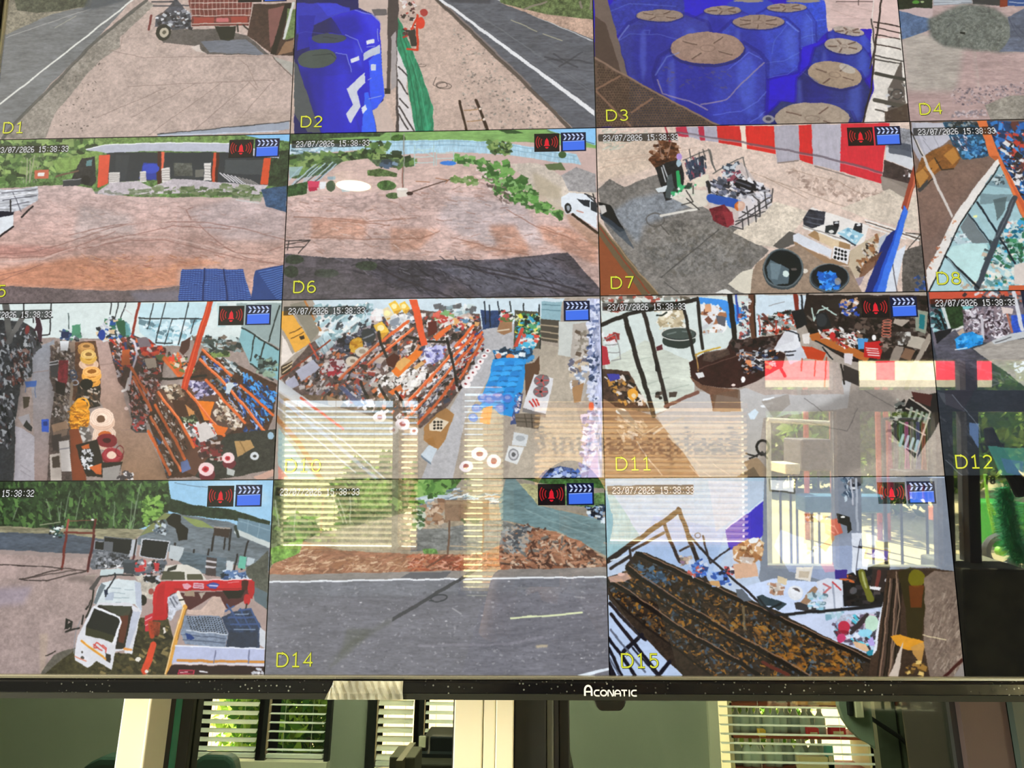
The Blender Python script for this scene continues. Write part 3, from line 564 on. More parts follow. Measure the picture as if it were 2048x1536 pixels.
po('668,-40 742,-40 732,300 742,862 722,862 722,320 694,300 684,600 664,600', '483f3f'); po('690,235 722,200 726,560 690,590', 'a29a9a'); po('650,575 688,575 688,610 650,610', '2e2a2c')
po('726,300 760,330 800,470 790,560 850,858 742,858', 'd6d1d2'); LN('740,430 800,500|736,520 800,610|742,690 838,850|736,740 800,840|745,640 800,700', 10, '3c3638')
po('735,110 760,160 830,330 902,520 962,700 966,862 850,862 806,600 790,460 730,320', '2c8560', n=.25, k=4)
LN('760,200 850,500 900,850|750,230 830,560 870,860', 8, '1c6446', .8); LN('800,330 880,560 935,850', 7, '4fae86', .6)
cl('745,0 850,0 850,250 780,250', 40, 13, 'd8d0d0 2c2626 b03028 e8e4e0 503030')
LN('860,100 862,325 792,318|825,190 860,110', 15, 'cc3c22'); el(884,150,28,40,'d8402c'); el(905,82,26,22,'a83c38'); po('800,200 850,190 855,300 820,300', '37332f')
el(1035,558,48,21,'4a403c', h=4); el(1020,552,35,20,'4a403c', h=4); ln('985,500 965,550 1010,578', 4, '4a403c'); el(890,427,25,9,'6a5c56', h=4)
LN('1133,655 1180,848', 17, '38281f'); ln('1242,650 1318,848', 20, '38281f'); LN('1165,718 1270,710|1185,790 1295,776', 7, 'a3805f'); el(1268,710,8,8,'e6d8cc'); el(1294,775,8,8,'e6d8cc')
# D3 water tanks seen from above
feed(3, 1180, 0, .31738, '2410b4')
po('1400,-300 1810,-300 1795,180 1500,200', 'cdb3af', n=.08, k=1); LN('1560,20 1780,70|1520,60 1700,120', 4, 'b3958f', .7); LN('1550,10 1780,10|1690,-20 1692,30', 5, '4a3a3a')
def tank(body, c, lid, lc, sp=4, rot=0):
    po(body, c, n=.12); po(body, '1c10b0', .18, g='2a40c0')
    x, y, a, b = lid
    bp = [tuple(map(float, q.split(','))) for q in body.split()]; cx = sum(q[0] for q in bp)/len(bp); cy = sum(q[1] for q in bp)/len(bp)
    sh = lambda fx, dx, fy=1, dy=0: [(cx+(u-cx)*fx+dx, cy+(v-cy)*fy+dy) for u, v in bp]
    po(sh(1.06, 0, 1.06, 0), '0c0860', .35); po(sh(.97, 4, .97, -4), c, 1, n=.12); po(sh(.80, a*.18, .9, b*.1), '3a48c8', .22, sf=6); po(sh(.45, -a*.62, .8, 20), '0e0a78', .35, sf=8); po(sh(.16, a*.95, .7, 10), '5a78e0', .35, sf=5); po(sh(.07, -a*1.08, .6, 0), '6c80d8', .35, sf=3)
    x, y, a, b = lid
    el(x, y+b*.12, a*1.04, b*1.08, '1a1c60', .7, rot); el(x, y, a, b, lc, 1, rot, n=.1); el(x, y-b*.12, a*.93, b*.85, 'b8a08e', .16, rot)
    el(x, y, a*.2, b*.2, '6b564d', .5, rot, h=5)
    for i in range(sp):
        t = i*2*np.pi/sp+.55
        p = [(x+r*a*np.cos(t), y+r*b*np.sin(t)) for r in (.36, .78)]
        ln(p, 11, '5d4840', .85); ln([(u-3, v-5) for u, v in p], 4, 'b8a294', .6)
po('100,70 180,-40 560,-60 605,50 600,220 130,220', '2b349c', n=.15); ln('115,80 250,20 540,40', 8, '5064c0', .6); po('585,-60 910,-60 900,120 600,120', '2418c4')
po('1230,-40 1480,0 1495,200 1430,260 1240,80', '2c46c0', n=.15); el(1345,5,112,12,'8b827a'); LN('1420,130 1490,120', 6, '6078d8', .7)
el(1010,40,150,60,'2a3cb4'); el(1000,4,95,10,'8b827a')
tank('670,110 740,70 950,68 1030,110 1060,200 700,260', '2a30a2', (838,65,118,28), '8c7c72', 5)
tank('1055,90 1120,52 1365,62 1424,140 1422,290 1330,312 1060,280', '2b3eb0', (1238,48,126,28), '8a7b72', 5)
LN('1420,215 1330,240|1422,285 1330,310|1360,90 1400,130 1402,280', 5, '5a78d8', .7)
tank('168,262 245,150 330,110 600,92 735,140 762,210 760,500 640,600 480,650 240,500', '2a318e', (440,98,148,38), '8a786e', 4)
LN('172,262 250,215 420,215 560,250|340,190 380,190 375,210', 7, '4c5cb8', .6); ln('245,160 180,250', 12, '8ca0dc', .5)
po('1100,470 1310,440 1340,300 1500,240 1480,420 1340,470 1300,640 1120,760', '2209c6')
tank('818,205 900,132 1230,112 1312,190 1322,380 1310,450 1120,495 860,320', '2c3dac', (1062,138,164,45), '8a766c', 6)
LN('1110,400 1230,380 1320,330|1120,490 1240,470 1308,420|1240,160 1160,260 1150,340', 6, '5670cc', .6); ln('1240,140 1312,200', 12, '8098e0', .5)
tank('1488,215 1560,172 1720,212 1785,275 1762,340 1500,262', '2434a6', (1630,195,100,26), 'a59a94', 5, .16)
tank('1418,300 1500,262 1722,300 1775,385 1762,470 1700,520 1380,430', '20308e', (1597,290,120,49), 'a2968c', 5, .12)
tank('1308,490 1380,425 1700,452 1766,570 1750,670 1700,800 1130,800 1300,640', '1c2566', (1543,470,172,84), '998673', 4, .14); el(1620,430,55,28,'c9c9c6',.5,.4)
LN('1330,450 1440,520|1310,480 1360,440', 6, '42508e', .6)
tank('405,460 440,362 520,312 965,270 1080,350 1112,400 1105,700 1090,800 800,800 470,610 425,540', '2b349c', (740,302,232,102), '92776c', 4)
LN('412,470 480,360 560,330', 10, '7486c8', .5); LN('780,722 950,702 1060,640 1108,575|1010,770 1060,740 1106,700|870,440 1000,330 1080,370', 7, '5a6cd0', .7)
LN('425,500 460,590 620,635 740,690|700,660 860,630 990,490 1100,395', 10, '8e7f96', .8); cl('450,400 900,430 880,560 480,540', 60, 14, '4a4470 584c78 5a4c60 343a90', 0, 3, a=.5)
tank('1080,760 1200,640 1640,700 1700,860 1080,860', '24306a', (1400,745,238,100), '9a8c7e', 4); el(1125,750,38,25,'8a8896'); el(1125,750,18,11,'3c3c50')
po('20,-100 88,-100 240,490 205,488 100,150 30,120', '6a5b54'); po('30,100 100,150 205,488 30,370', '4c3c36')
po('20,360 830,800 20,800', '574439', n=.2)
for i in range(90):
    for j in range(26):
        x = 50+i*17+(j % 2)*8; y = 392+j*16
        if y > 372+(x-30)*.53+16 and x < 800 and y < 795: el(x, y, 5.5, 5, '2c2c3c' if x > 250 else '3a2a22', .85)
LN('25,362 400,575 820,795', 13, '80685a'); LN('40,562 190,478|260,706 392,622|40,575 260,800', 14, '7b5d4c')
po('1795,-300 1930,-300 1975,300 2020,800 1700,800 1790,560 1770,300', 'd9d3cc', n=.06); po('1795,-300 1930,-300 1950,240 1780,240', 'd6b9b4', .9)
po('1880,560 1960,380 2010,800 1850,800 1880,700', '5a524e'); el(1935,592,34,32,'3a383a', h=7); cl('1880,520 1985,520 2000,780 1860,780', 40, 13, 'c8c8cc 38322e 8a8680 18161a')
LN('1845,-60 1802,250 1772,560 1715,790', 11, '241a1a'); LN('1775,120 1795,300 1765,430', 9, '3c3434')
LN('1790,138 1948,166|1798,172 1952,206|1800,216 1955,246|1796,276 1960,312', 8, '2c2020'); LN('1795,350 1968,388|1790,372 1960,405', 9, '3a3634'); LN('1800,462 1980,502', 24, '3c3a36'); LN('1795,630 1988,668', 28, '4a4640'); ln('1800,690 1990,730', 10, '4a4440')
po('1860,705 2020,640 2020,800 1860,800', '443630', .9)
# D4 gravel heap
feed(4, 1748, 0, .18226, 'ae9694')
po('0,-400 4000,-400 4000,1400 0,1400', 'aa9c98', g='b08c8a'); po('200,-400 4000,-400 4000,1400 200,1400', 'ae9896', n=.16, k=1, a=.7)
po('300,300 1000,500 900,1000 330,1000', 'a5a39a', .7, n=.12, k=1, sf=8)
po('230,-300 645,-300 640,90 262,100', '1e281e', n=.3); el(460,25,40,22,'4c8a34'); el(530,20,20,12,'a0b080'); po('645,-300 1075,-300 1075,40 650,62', '9298a0')
LN('660,10 1060,16|660,45 950,30', 8, 'c4ccd4'); po('1075,-300 1400,-300 1390,62 1080,48', '36373a'); po('1390,-300 1490,-300 1470,72 1385,75', '7c3222'); po('1480,-300 4000,-300 4000,70 1470,66', '2b4c88'); LN('1490,25 1646,30', 9, 'c8ccd0')
po('280,120 430,84 645,90 640,205 300,175', 'baa6a7'); po('262,108 420,160 600,205 790,262 600,335 312,432', '53698c', n=.2)
po('590,215 830,98 960,48 1200,58 1330,98 1480,200 1560,330 1700,430 1700,560 1380,580 1100,552 760,502 620,400', '696e69', n=.26, sf=4)
po('1470,190 1700,70 4000,90 4000,560 1380,570 1500,400', '5b6376', n=.22, k=2); cl('640,260 1460,260 1400,520 760,480', 160, 16, '585c58 80857e 4c504c 8e938a', -.5, 2.2, a=.5)
po('940,345 1000,350 1000,374 950,364', '1c1e1c'); LN('830,180 1040,95|790,300 860,250', 8, '43484a', .7); LN('1480,210 1540,330 1620,420|1530,260 1646,370', 10, '42485a', .8)
cl('980,440 1400,430 1380,530 1000,520', 50, 18, '858a84 5a5f5c', -1.1, 3, a=.6)
cl('860,980 1646,900 1646,1100 1240,1150 860,1150', 260, 13, '6f6670 8d848c c0b0b2 574e58 a89498', 0, 1.5, a=.7); cl('860,1230 1240,1200 1240,1290 860,1290', 70, 15, 'c4b6ba 77707a', 0, 1.5, a=.7)
po('1210,1150 1480,1050 4000,1000 4000,1400 1320,1400', '8d8880', n=.2); cl('330,560 900,560 900,1000 380,1000', 90, 26, 'b4b0a8 938d88', .1, 6, .1, a=.4)
cl('950,560 1600,560 1600,900 950,900', 90, 26, 'bd9c9c 927c80', .1, 6, .1, a=.4)
# D5 open shed, dirt yard and blue crates
feed(5, 0, 250, .28809, 'c2aaa4')
po('-300,60 2050,60 2050,500 -300,500', '5a7844', n=.4, k=3); po('1650,60 2010,60 2010,112 1800,92', '86c0ec'); po('560,60 1620,70 1600,135 600,160', '6d8a4c', n=.3, k=3)
cl('-250,100 700,100 540,300 400,330 -250,430', 420, 26, G1+' 9ab86a', 0, 1.4); cl('150,180 350,150 250,400 150,400', 60, 10, '8a8878 5a5a4a a8a898', 1.4, 5, .3)
po('360,250 720,170 700,300 560,300 400,335', '7c9a52', n=.15, k=3); LN('190,230 185,400|210,250 205,390|240,210 205,400', 8, 'a8a690', .8)
po('240,310 340,308 336,372 240,374', 'c2664c'); po('262,330 310,330 310,355 262,355', 'e8e4e0')
po('1870,200 2010,170 2010,430 1860,425', '2e3c28', n=.4, k=3)
po('740,190 1880,190 1862,422 1500,402 1200,372 900,392 742,402', '2b3037', g='363a40'); po('1560,240 1880,240 1860,350 1560,330', '4c5256', .7); po('800,210 900,210 870,390 800,390', '3c4046', .6)
po('596,166 722,140 1000,126 1300,122 1592,130 1940,205 1940,232 1560,188 1100,178 735,196 598,172', 'b6b9c8'); ln('598,166 722,140 1000,126 1300,122 1592,130 1900,195', 8, 'eceef2')
po('690,212 762,204 750,402 678,438', 'd9533a'); po('1095,182 1142,182 1122,400 1092,414', '46231f'); po('1120,184 1143,184 1138,302 1121,312', 'e4694c')
po('1484,190 1522,190 1510,402 1462,414', '42201a'); po('1486,190 1504,190 1490,402 1468,410', 'cc4e32'); po('1832,228 1882,228 1860,418 1806,412', 'd2502e')
po('1000,262 1092,262 1086,382 960,372', '2a3a98'); el(1050,300,60,35,'3448b8'); 
for (a,b,c,d) in ((755,332,832,402),(968,320,1014,394),(1124,300,1182,396),(1416,268,1466,382)):
    po([(a,b),(c,b-4),(c,d),(a,d+4)], 'ddd8d4')
    for i in range(1,6): ln([(a,b+(d-b)*i/6),(c,b+(d-b)*i/6)], 5, '847c7a', .8)
po('1210,262 1332,260 1336,352 1210,356', '575954', n=.3); po('1352,310 1412,310 1412,362 1352,362', '6a6a64')
for i in range(9): ln([(1530+i*26,330+i*6),(1600+i*26,392+i*4)], 9, 'd8d4d8' if i<5 else '8a8684')
po('640,492 762,402 960,390 1050,432 1200,372 1862,420 1800,484 1500,462 1200,476 900,484', 'c3bac0', n=.1)
cl('1060,425 1500,440 1560,405 1700,415 1840,480 1800,525 1600,490 1300,492 1100,466', 170, 24, '5c7048 74825c 8a9478 4a5c3c', 0, 2.6, .2); cl('900,450 1080,450 1080,490 900,490', 30, 22, '8a927c 6c785c', 0, 3, .2); cl('650,460 850,460 850,485 650,485', 12, 20, '9a9c94 80847a', 0, 3, .2)
po('-300,440 60,436 500,412 640,440 660,480 1000,500 1600,520 2010,560 2010,1230 -300,1230', 'c6aeab', n=.2, k=2, g='be9485')
po('1640,500 1850,540 2000,600 1990,800 1500,800 1300,600', 'b8b0b6', .45, n=.15, k=2, sf=8); po('560,560 900,620 980,800 500,800', 'b8b0b0', .5, n=.2, k=2, sf=8)
po('540,915 1200,900 1560,960 1240,1000 1240,1130 800,1155 300,1125 -300,1110 -300,1050', 'c07f60', .7, n=.15, k=2, sf=6); po('-300,830 280,840 560,860 300,915 -300,915', 'b07a70', .6, n=.2, k=2, sf=4)
po('560,760 1560,760 1500,880 1100,1000 640,960', 'ab8880', .6, n=.2, k=2, sf=8)
LN('-100,905 250,880 480,810 760,715 1050,672 1400,672 1700,720 1990,800|-100,925 300,915 540,840 800,740|560,860 900,800 1150,800 1400,860 1700,935 1900,960|1380,690 1560,850 1700,920 1990,975|1440,800 1640,890 1800,900 1960,840|480,765 760,700 1000,680|1340,570 1290,590 1330,650|700,800 940,760 1200,700 1600,720|-100,1120 160,1020 300,960|-100,1060 200,1000', 7, '875e55', .6)
LN('620,840 900,775 1160,782 1420,835 1760,925|700,760 900,690 1200,660|-100,960 300,930 520,850', 10, 'd8beb6', .5)
cl('-100,500 1900,560 1900,900 -100,860', 380, 26, 'd2bcb8 a88c86 98786e cdb2aa', .1, 7, .25, a=.4); cl('560,900 1560,900 1500,980 1240,1000 1000,1120 540,1100', 140, 24, 'd89a68 a06848 8a5444 e0aa80', .1, 7, .25, a=.5)
po('-300,1108 260,1125 700,1152 1000,1145 1250,1118 1250,1240 -300,1240', '6c5f60', n=.2); po('900,1160 1245,1150 1240,1230 950,1225', '7a7684', .7, sf=4)
po('1812,450 1992,418 1988,608 1850,562', '38506f', n=.25); LN('1640,515 1800,545', 10, 'c8c4c4')
po('570,232 660,220 672,385 640,425 560,405 500,372 530,310', '2a292b', n=.3); po('600,245 640,240 640,280 600,284', '5c8488'); el(600,385,30,32,'1c1a1c'); ln('390,358 545,318', 14, '6a5142'); po('440,382 566,370 560,415 440,426', '3a3b40'); ln('440,385 566,372', 6, '9a9a9c')
po('-60,440 60,450 160,440 262,426 264,520 150,590 100,600 60,650 -60,650', 'c9ccd4', n=.3, k=1); LN('10,470 250,450|20,520 255,490|60,560 200,530|90,470 150,600', 7, '4c4c58', .8); LN('10,500 250,470', 6, 'f0f0f4')
po('-60,600 100,600 85,640 -60,700', '1f202e'); po('-60,660 90,620 92,700 -60,800', 'dfe4ea'); LN('-40,800 92,705', 14, '2a2426'); ln('150,640 230,565', 14, '2c2628'); ln('70,520 72,600', 10, '201c20')
po('1264,1000 1682,1000 1748,1215 1238,1222', '2a4690')
for i in range(16):
    y = 1010+i*13.5; f = (y-1000)/215
    ln([(1262-f*22, y), (1684+f*62, y)], 5, '5f86d2'); ln([(1262-f*22, y+6), (1684+f*62, y+6)], 4, '142458')
for i in range(24): x = 1270+i*18; ln([(x, 1003), (x+(x-1480)*.13, 1215)], 3, '22387c')
LN('1418,1000 1412,1218|1556,1000 1578,1218', 12, '16265c')
po('1772,1010 1968,968 1962,1222 1738,1216', '25407e')
for i in range(15): ln([(1800+i*9, 1020+i*14), (1966, 985+i*15)], 6, '5276bc')
# D6 dirt yard with weeds, white car and shadow
feed(6, 560, 250, .3125, 'c8aea8')
po('40,20 2040,10 2040,150 1600,110 60,118', '7fa962', n=.12, k=1); po('40,50 700,36 640,72 400,78 60,118', '3a5030', n=.4, k=3); po('1400,30 1500,30 1560,50 1450,55', '34502c'); po('1690,20 2030,18 2018,130 1850,74', '8cc6f2'); LN('1710,36 2010,120', 4, '3c4a50'); el(760,88,48,28,'3b5a28', n=.4, k=3); LN('710,40 712,84', 4, '8a9a8a')
po('60,122 560,122 560,100 1100,95 1400,108 1900,186 1932,252 1800,240 1450,192 1100,172 700,190 560,160 60,182', 'a9cbdd', n=.12, k=4)
LN('600,112 1100,104 1400,118 1900,200|580,135 1100,128 1420,150 1900,225', 4, '7ea6be'); cl('60,130 320,128 320,180 60,190', 60, 22, 'd4e4ec 54707c 90a8b4', .1, 4, .2); cl('560,110 700,120 640,200 540,200', 50, 20, G1); cl('1330,110 1470,110 1480,190 1350,180', 60, 20, G1); el(1810,190,25,22,'3f5a34')
po('60,190 450,172 640,150 700,196 860,210 860,272 640,245 420,245 380,300 100,345 60,340', '4a6340', n=.3, k=3); cl('60,190 450,175 640,160 860,215 850,270 400,250 100,330', 130, 26, G1, 0, 2)
po('400,235 560,215 640,260 620,320 760,330 740,300 860,260 1250,260 1480,520 40,470 60,430 300,300', 'cdb2aa', n=.12, k=2)
po('1470,248 1640,240 1720,272 1830,345 2020,430 2020,580 1760,520 1600,380', 'cabeb2', n=.1); po('1800,322 1900,268 2018,310 2024,432 1850,425', '9d9a9b', n=.14); po('1620,300 1800,400 1800,480 1640,460', 'b3a690', .8, sf=4); po('1690,250 1800,240 1830,290 1720,285', '5e6e48')
po('30,470 620,430 1300,300 1500,480 1830,600 2040,720 2040,1060 1840,830 1000,880 20,830', 'c9afaa', n=.22, k=2, g='c0a29a'); po('1100,440 1560,500 1700,760 1300,800 1000,600', 'b8b2b8', .5, n=.15, k=2, sf=8)
for s, a in (('200,600 560,596 550,722 200,722', .5), ('700,655 1015,668 880,800 712,812', .5), ('1335,640 1500,640 1592,780 1580,832 1420,832', .6), ('1640,640 1860,660 2040,770 2030,900 1700,745', .55), ('1160,730 1400,780 1420,840 1200,780', .5)): po(s, 'b0795f', a, n=.25, k=2, sf=5)
po('1640,440 1800,500 1840,600 1650,500', 'c6b8a4', .7, sf=3)
cl('40,480 1300,330 1500,520 2000,760 1900,820 1000,860 40,810', 480, 26, 'dac4be 9c7668 b09084 8c6658 d2b4a8', .15, 7, .25, a=.45)
LN('90,590 400,600 560,620 800,600|200,720 560,730 900,725 1020,680|1150,730 1400,800 1590,830|1450,540 1640,650 1900,740|340,610 700,640', 7, '8d6150', .6)
cl('1110,180 1460,238 1480,290 1600,370 1650,470 1812,570 1800,592 1600,535 1480,480 1380,430 1370,380 1250,270 1110,240', 430, 22, '4a7a3c 5f9648 3c6430 78a85c 345a2c 86b070', 0, 1.6); cl('1100,330 1250,330 1260,380 1120,365', 40, 18, '70904e 8fa470 5f7c44', 0, 2)
cl('1240,265 1340,300 1540,500 1440,520 1330,400', 70, 16, 'e0d0cc 7c6a64 5a4c48', .6, 2.4)
po('560,290 640,275 750,310 750,330 560,325', '546a3e', n=.4, k=3); el(680,386,62,32,'4d6a3c', n=.4, k=3); el(725,452,42,20,'50643e', n=.4, k=3); po('570,225 760,215 770,270 620,262', '4c5f44', n=.4, k=3); cl('640,235 740,235 740,268 650,265', 20, 18, '4c6078 8098b0 303c48')
LN('60,352 130,272|70,388 230,250|110,400 290,245|160,398 340,240|210,380 362,250|150,350 240,270', 9, 'a9bcc8'); LN('80,390 250,250|130,400 310,245|190,392 355,244', 6, '3a4c50'); po('60,268 150,265 120,320 60,345', '9cb8c0', .8)
po('40,390 180,360 170,440 50,460', '34502c', n=.4, k=3); po('176,358 252,360 250,402 184,420', 'cc4060'); po('180,400 240,400 240,420 190,425', 'b02848'); po('255,365 296,364 290,410 258,412', 'e4e6ea'); el(325,390,30,35,'4a5a44'); po('385,400 440,390 445,425 400,428', 'bccacc'); po('300,330 355,328 350,350 305,350', '92a8b4')
for x in (862, 985, 1002, 1112): ln([(x, 130 if x<1000 else 160), (x-3, 262)], 6, 'a8c4c4')
LN('862,160 985,155|862,205 985,200|862,240 985,238|1002,180 1112,178|1002,215 1112,212|880,150 980,200', 5, 'b9d4d4'); el(1075,244,52,15,'3c7ed8')
LN('796,60 790,402', 7, '8d8c84'); ln('786,270 786,400', 7, '8a5a50'); po('744,406 822,406 816,460 752,462', 'dcd2c8'); el(782,408,38,9,'f0ece4'); el(832,438,20,12,'3c2c28'); ln('845,428 1090,346', 8, '5c4840'); LN('1000,340 1080,350 1060,370|870,360 960,365', 5, 'a06c50')
po('1798,462 1850,435 1965,440 2012,480 2030,560 2028,665 1872,562 1832,572 1800,520', 'dfe6ee'); po('1898,472 1985,482 1984,526 1945,516', '262a32'); el(1842,532,23,33,'282828'); el(1844,532,12,18,'9aa0a8'); LN('1874,572 2030,690', 18, '2b2019'); LN('1950,440 2020,470|1960,445 2025,500|2000,440 2030,520', 7, '1e1e22'); po('1990,490 2030,500 2030,560 1992,540', '2c3036'); ln('1900,548 1940,560', 8, 'c89488')
po('1830,560 2040,700 2040,800 1860,640', 'a67c5c', .5, n=.2, k=2, sf=3)
po('10,820 300,850 900,866 1400,860 1842,814 2050,1050 2050,1130 0,1130', '544d55', n=.35, k=2)
po('500,900 1000,880 1150,950 1000,1110 700,1020', '2f2d3a', .5, n=.4, k=2, sf=6); po('1000,900 1700,860 2000,1040 1300,1100', '5c6070', .5, n=.3, k=2, sf=8)
cl('300,860 1800,850 2000,1080 900,1110', 260, 30, '2a2630 6c6872 3c3844 787480 1c1a22', .5, 7, .25, a=.6); LN('1100,890 1500,980 1900,1090|1250,900 1700,1000 2000,1080|620,900 800,1000 1100,1100', 12, '2c262c', .7)
el(90,860,60,30,'2c3a28',.8,n=.4); el(555,900,70,30,'303c2c',.8,n=.4); el(300,950,80,30,'2e3a2c',.6,n=.4); el(70,940,45,40,'283424',.8,n=.4); po('30,1000 400,960 600,1100 20,1110', '6a6468', .4, n=.3, sf=6)
LN('35,742 196,736 118,822|40,765 190,740|35,785 150,782|60,740 50,800', 6, '2c2628')
# D7 forecourt stall with striped awning
feed(7, 1190, 240, .32715, 'd2bcb0')
po('10,30 2050,20 2050,1070 10,1070', 'd5c0b4', n=.10, k=0); po('15,110 400,110 340,300 20,380', 'c9b6a4', .8, n=.12, sf=4); LN('20,300 330,220 620,170|60,250 400,200', 4, 'b09484', .7); cl('30,50 400,60 300,120 60,200', 60, 20, 'b4bcae 98a294 c8ccc0', -.3, 4, .2, a=.6)
po('15,420 90,360 180,410 380,330 480,420 720,560 1000,760 1062,800 960,905 1110,1070 340,1070 60,640', '7a7672', n=.22)
po('100,560 230,482 420,440 600,520 420,600 300,640 262,760', '8793a2', .6, n=.2, sf=5); po('420,600 800,620 1040,780 700,820 440,760', '6c6862', .5, n=.4, sf=8); po('260,800 700,700 900,900 500,960', '6a6a6a', .4, n=.4, sf=6)
cl('280,640 1000,700 950,880 500,960 300,800', 240, 16, '5a5650 8c8884 666058 9a9690', .3, 2, 1.5, a=.5); el(370,610,55,40,'54504c',.8,h=7); ln('400,640 450,700', 7, '54504c'); ln('400,965 760,665', 6, '4c4a48'); ln('420,990 520,1060', 5, '4c4a48')
po('840,690 960,600 1100,500 1310,560 1212,690 1100,782 1000,765', 'd7cbbb', n=.14); cl('1150,290 1800,450 1780,560 1250,420', 220, 15, 'a89084 8c766c c4aea2', .3, 2, 1.5, a=.6); LN('950,320 1200,410 1500,520 1780,600|1180,300 1500,380 1700,500|1040,350 1300,480', 5, '97806f', .6)
aw = [('490,42 558,42 572,104 502,98','b7304a'),('558,42 626,42 640,122 572,106','a9a5b5'),('626,42 662,40 672,124 640,122','b82c48'),('662,40 742,38 757,134 672,124','aaa6b6'),('742,38 886,36 897,166 757,136','c92a2a'),('918,36 1092,34 1106,206 930,172','d42c28'),('1092,34 1246,30 1250,246 1114,266','a8a4b0'),('1246,30 1326,28 1330,268 1250,246','d02a2c'),('1326,28 1506,24 1500,312 1330,270','b4b0bd'),('1506,24 1800,18 1770,200 1750,386 1498,312','d02a3a')]
for s, c in aw: po(s, c, n=.05, k=4)
po('888,36 920,36 926,182 900,178', 'ead9c8'); LN('500,75 900,136 1000,152 1400,226 1760,322', 14, '645862', .75); LN('520,80 900,143 1400,234 1755,330', 3, 'c8c0c8', .7); LN('430,45 470,160', 10, 'a83444'); LN('1345,282 1590,352|1120,262 1240,250', 9, '8a7c76')
po('1785,40 1945,60 1945,195 1780,165', '8a8c94', n=.3); po('1780,165 1942,195 1946,312 1780,240', 'cbced4'); po('1790,130 1930,150 1940,230 1800,200', '384050', .8); po('1770,240 1944,314 1945,440 1760,345', '3b3030', n=.3); cl('1880,300 1945,320 1945,360 1885,350', 12, 10, 'e8e8ec 605050'); po('1745,340 1960,400 1900,490 1760,430', '8b8179', .9)
po('1800,420 1900,480 1960,470 1975,680 1660,600 1500,540', 'd3c8b8', .8, n=.1); po('1960,30 2050,30 2050,1070 1990,1070', '8a7a70')
LN('1650,610 1985,715|1660,630 1980,735|1670,655 1900,725', 8, 'e8e6e2'); LN('1650,622 1985,726|1900,690 1990,700 1900,800 1980,830 1890,850', 5, '33302e'); po('1880,800 2000,760 2040,1060 1880,1060', '57524e', n=.3); cl('1960,950 2040,950 2040,1060 1960,1060', 16, 16, '3c5cb0 28406c'); po('1820,820 1900,760 1880,850 1840,1060 1740,1060', 'd4dae4'); LN('1800,780 1850,1050', 5, '403c44')
ln('1968,270 1895,540', 38, '94402e'); ln('1980,270 1905,540', 8, 'c86a4c')
po('1770,720 1842,668 1700,1070 1640,1070', '1d2a70'); po('1892,520 1914,560 1765,1070 1690,1070 1832,690', '3a72e2'); po('1892,520 1860,640 1720,1060 1690,1070 1832,690', '2450c0'); po('1700,740 1790,690 1770,740 1700,860', 'b8bec8')
po('20,690 295,1070 10,1070', '8c4b2c'); po('20,615 390,1070 290,1070 20,700', '68573f'); LN('25,625 210,860 380,1060', 8, '9a8468'); LN('30,660 330,1060', 7, '8c3c28'); po('20,500 92,520 182,672 150,682 40,600', '17181a'); po('22,520 60,520 70,560 40,575', 'c8c4c0'); po('20,560 180,670 240,790 200,760 60,620', '3a4654', .7)
po('325,240 385,190 400,120 500,140 525,215 460,265 370,292', '56321f', n=.5); cl('330,200 400,120 520,150 520,240 380,290', 80, 13, '4a2818 a07c64 2c1810 6a4028'); LN('385,120 410,230|470,130 440,230', 6, '8a6a5c'); po('368,290 440,260 520,238 545,330 532,470 432,492 402,400', '1b1c20', n=.4); LN('405,290 430,380|415,280 445,360', 8, 'b8bcc0'); po('440,340 470,330 490,420 460,480 430,470', '4e5a5c', .8)
ln('508,320 522,470', 22, '2ca05c'); el(516,225,18,22,'b090d4'); el(510,265,16,24,'a0b8c4'); cl('470,430 620,380 600,470 480,480', 40, 15, '3cb070 e8e8e4 24302c c8d8cc'); po('370,420 440,400 430,440 390,440', 'd4dce0')
po('560,260 665,218 672,330 580,370', '2b3242', n=.4); cl('550,250 680,210 690,320 560,370', 50, 14, '18202c c8ccd0 4a5464 8a4050 2c3c54', 1.4, 3, .2); po('600,370 690,330 700,400 640,410', 'ded6c4')
LN('540,248 700,180 736,312|720,325 906,226 942,385|690,175 730,300', 7, '5c5a58'); LN('578,180 590,240|660,180 680,240|640,200 640,250', 6, '4c4848'); po('470,480 560,420 680,430 690,520 600,540', 'd9d2c6', .9); LN('560,480 640,548|530,520 600,500 560,430|600,400 600,450', 7, '3c3a38'); ln('405,584 560,556 622,546', 15, 'd9d5cd')
po('672,392 760,370 800,300 900,260 970,360 1085,430 1082,520 1000,600 880,670 800,640 720,560 690,480', 'b6b2b8', .5); cl('680,380 760,360 830,310 960,360 1080,430 1060,500 900,480 720,480', 210, 20, '1c1c24 d8d8e0 3c404c e8e8ec 70748a 101014 505868', .5, 2.4, .4); cl('770,300 870,260 890,370 790,370', 40, 16, '44566c 8a4050 c8d0d8 2c3848')
LN('690,385 700,440', 20, '202024'); ln('880,380 960,410', 44, '1a1a20'); ln('850,370 950,405', 10, '4a4c58'); LN('710,478 875,515', 56, '2751aa'); el(885,527,36,30,'c86a34'); el(885,523,22,17,'e0925c')
po('700,540 790,516 830,560 852,620 812,658 722,612', '69202a', n=.3); po('780,560 840,560 850,640 810,650', '93303a', .8); po('870,470 1060,420 1080,520 880,620', 'dcdae0', .6)
LN('860,640 1080,500 1085,420|880,600 1070,470|840,650 905,668 900,600|900,560 1010,590 1000,500|960,460 1010,500 1010,590|930,530 940,640|980,520 985,620|860,620 1040,560|1040,440 1050,540', 7, '3c3a3c')
po('1272,640 1300,560 1330,535 1675,645 1640,760 1560,770 1272,660', 'e6e2de'); ln('1272,645 1560,745', 6, '8a8480')
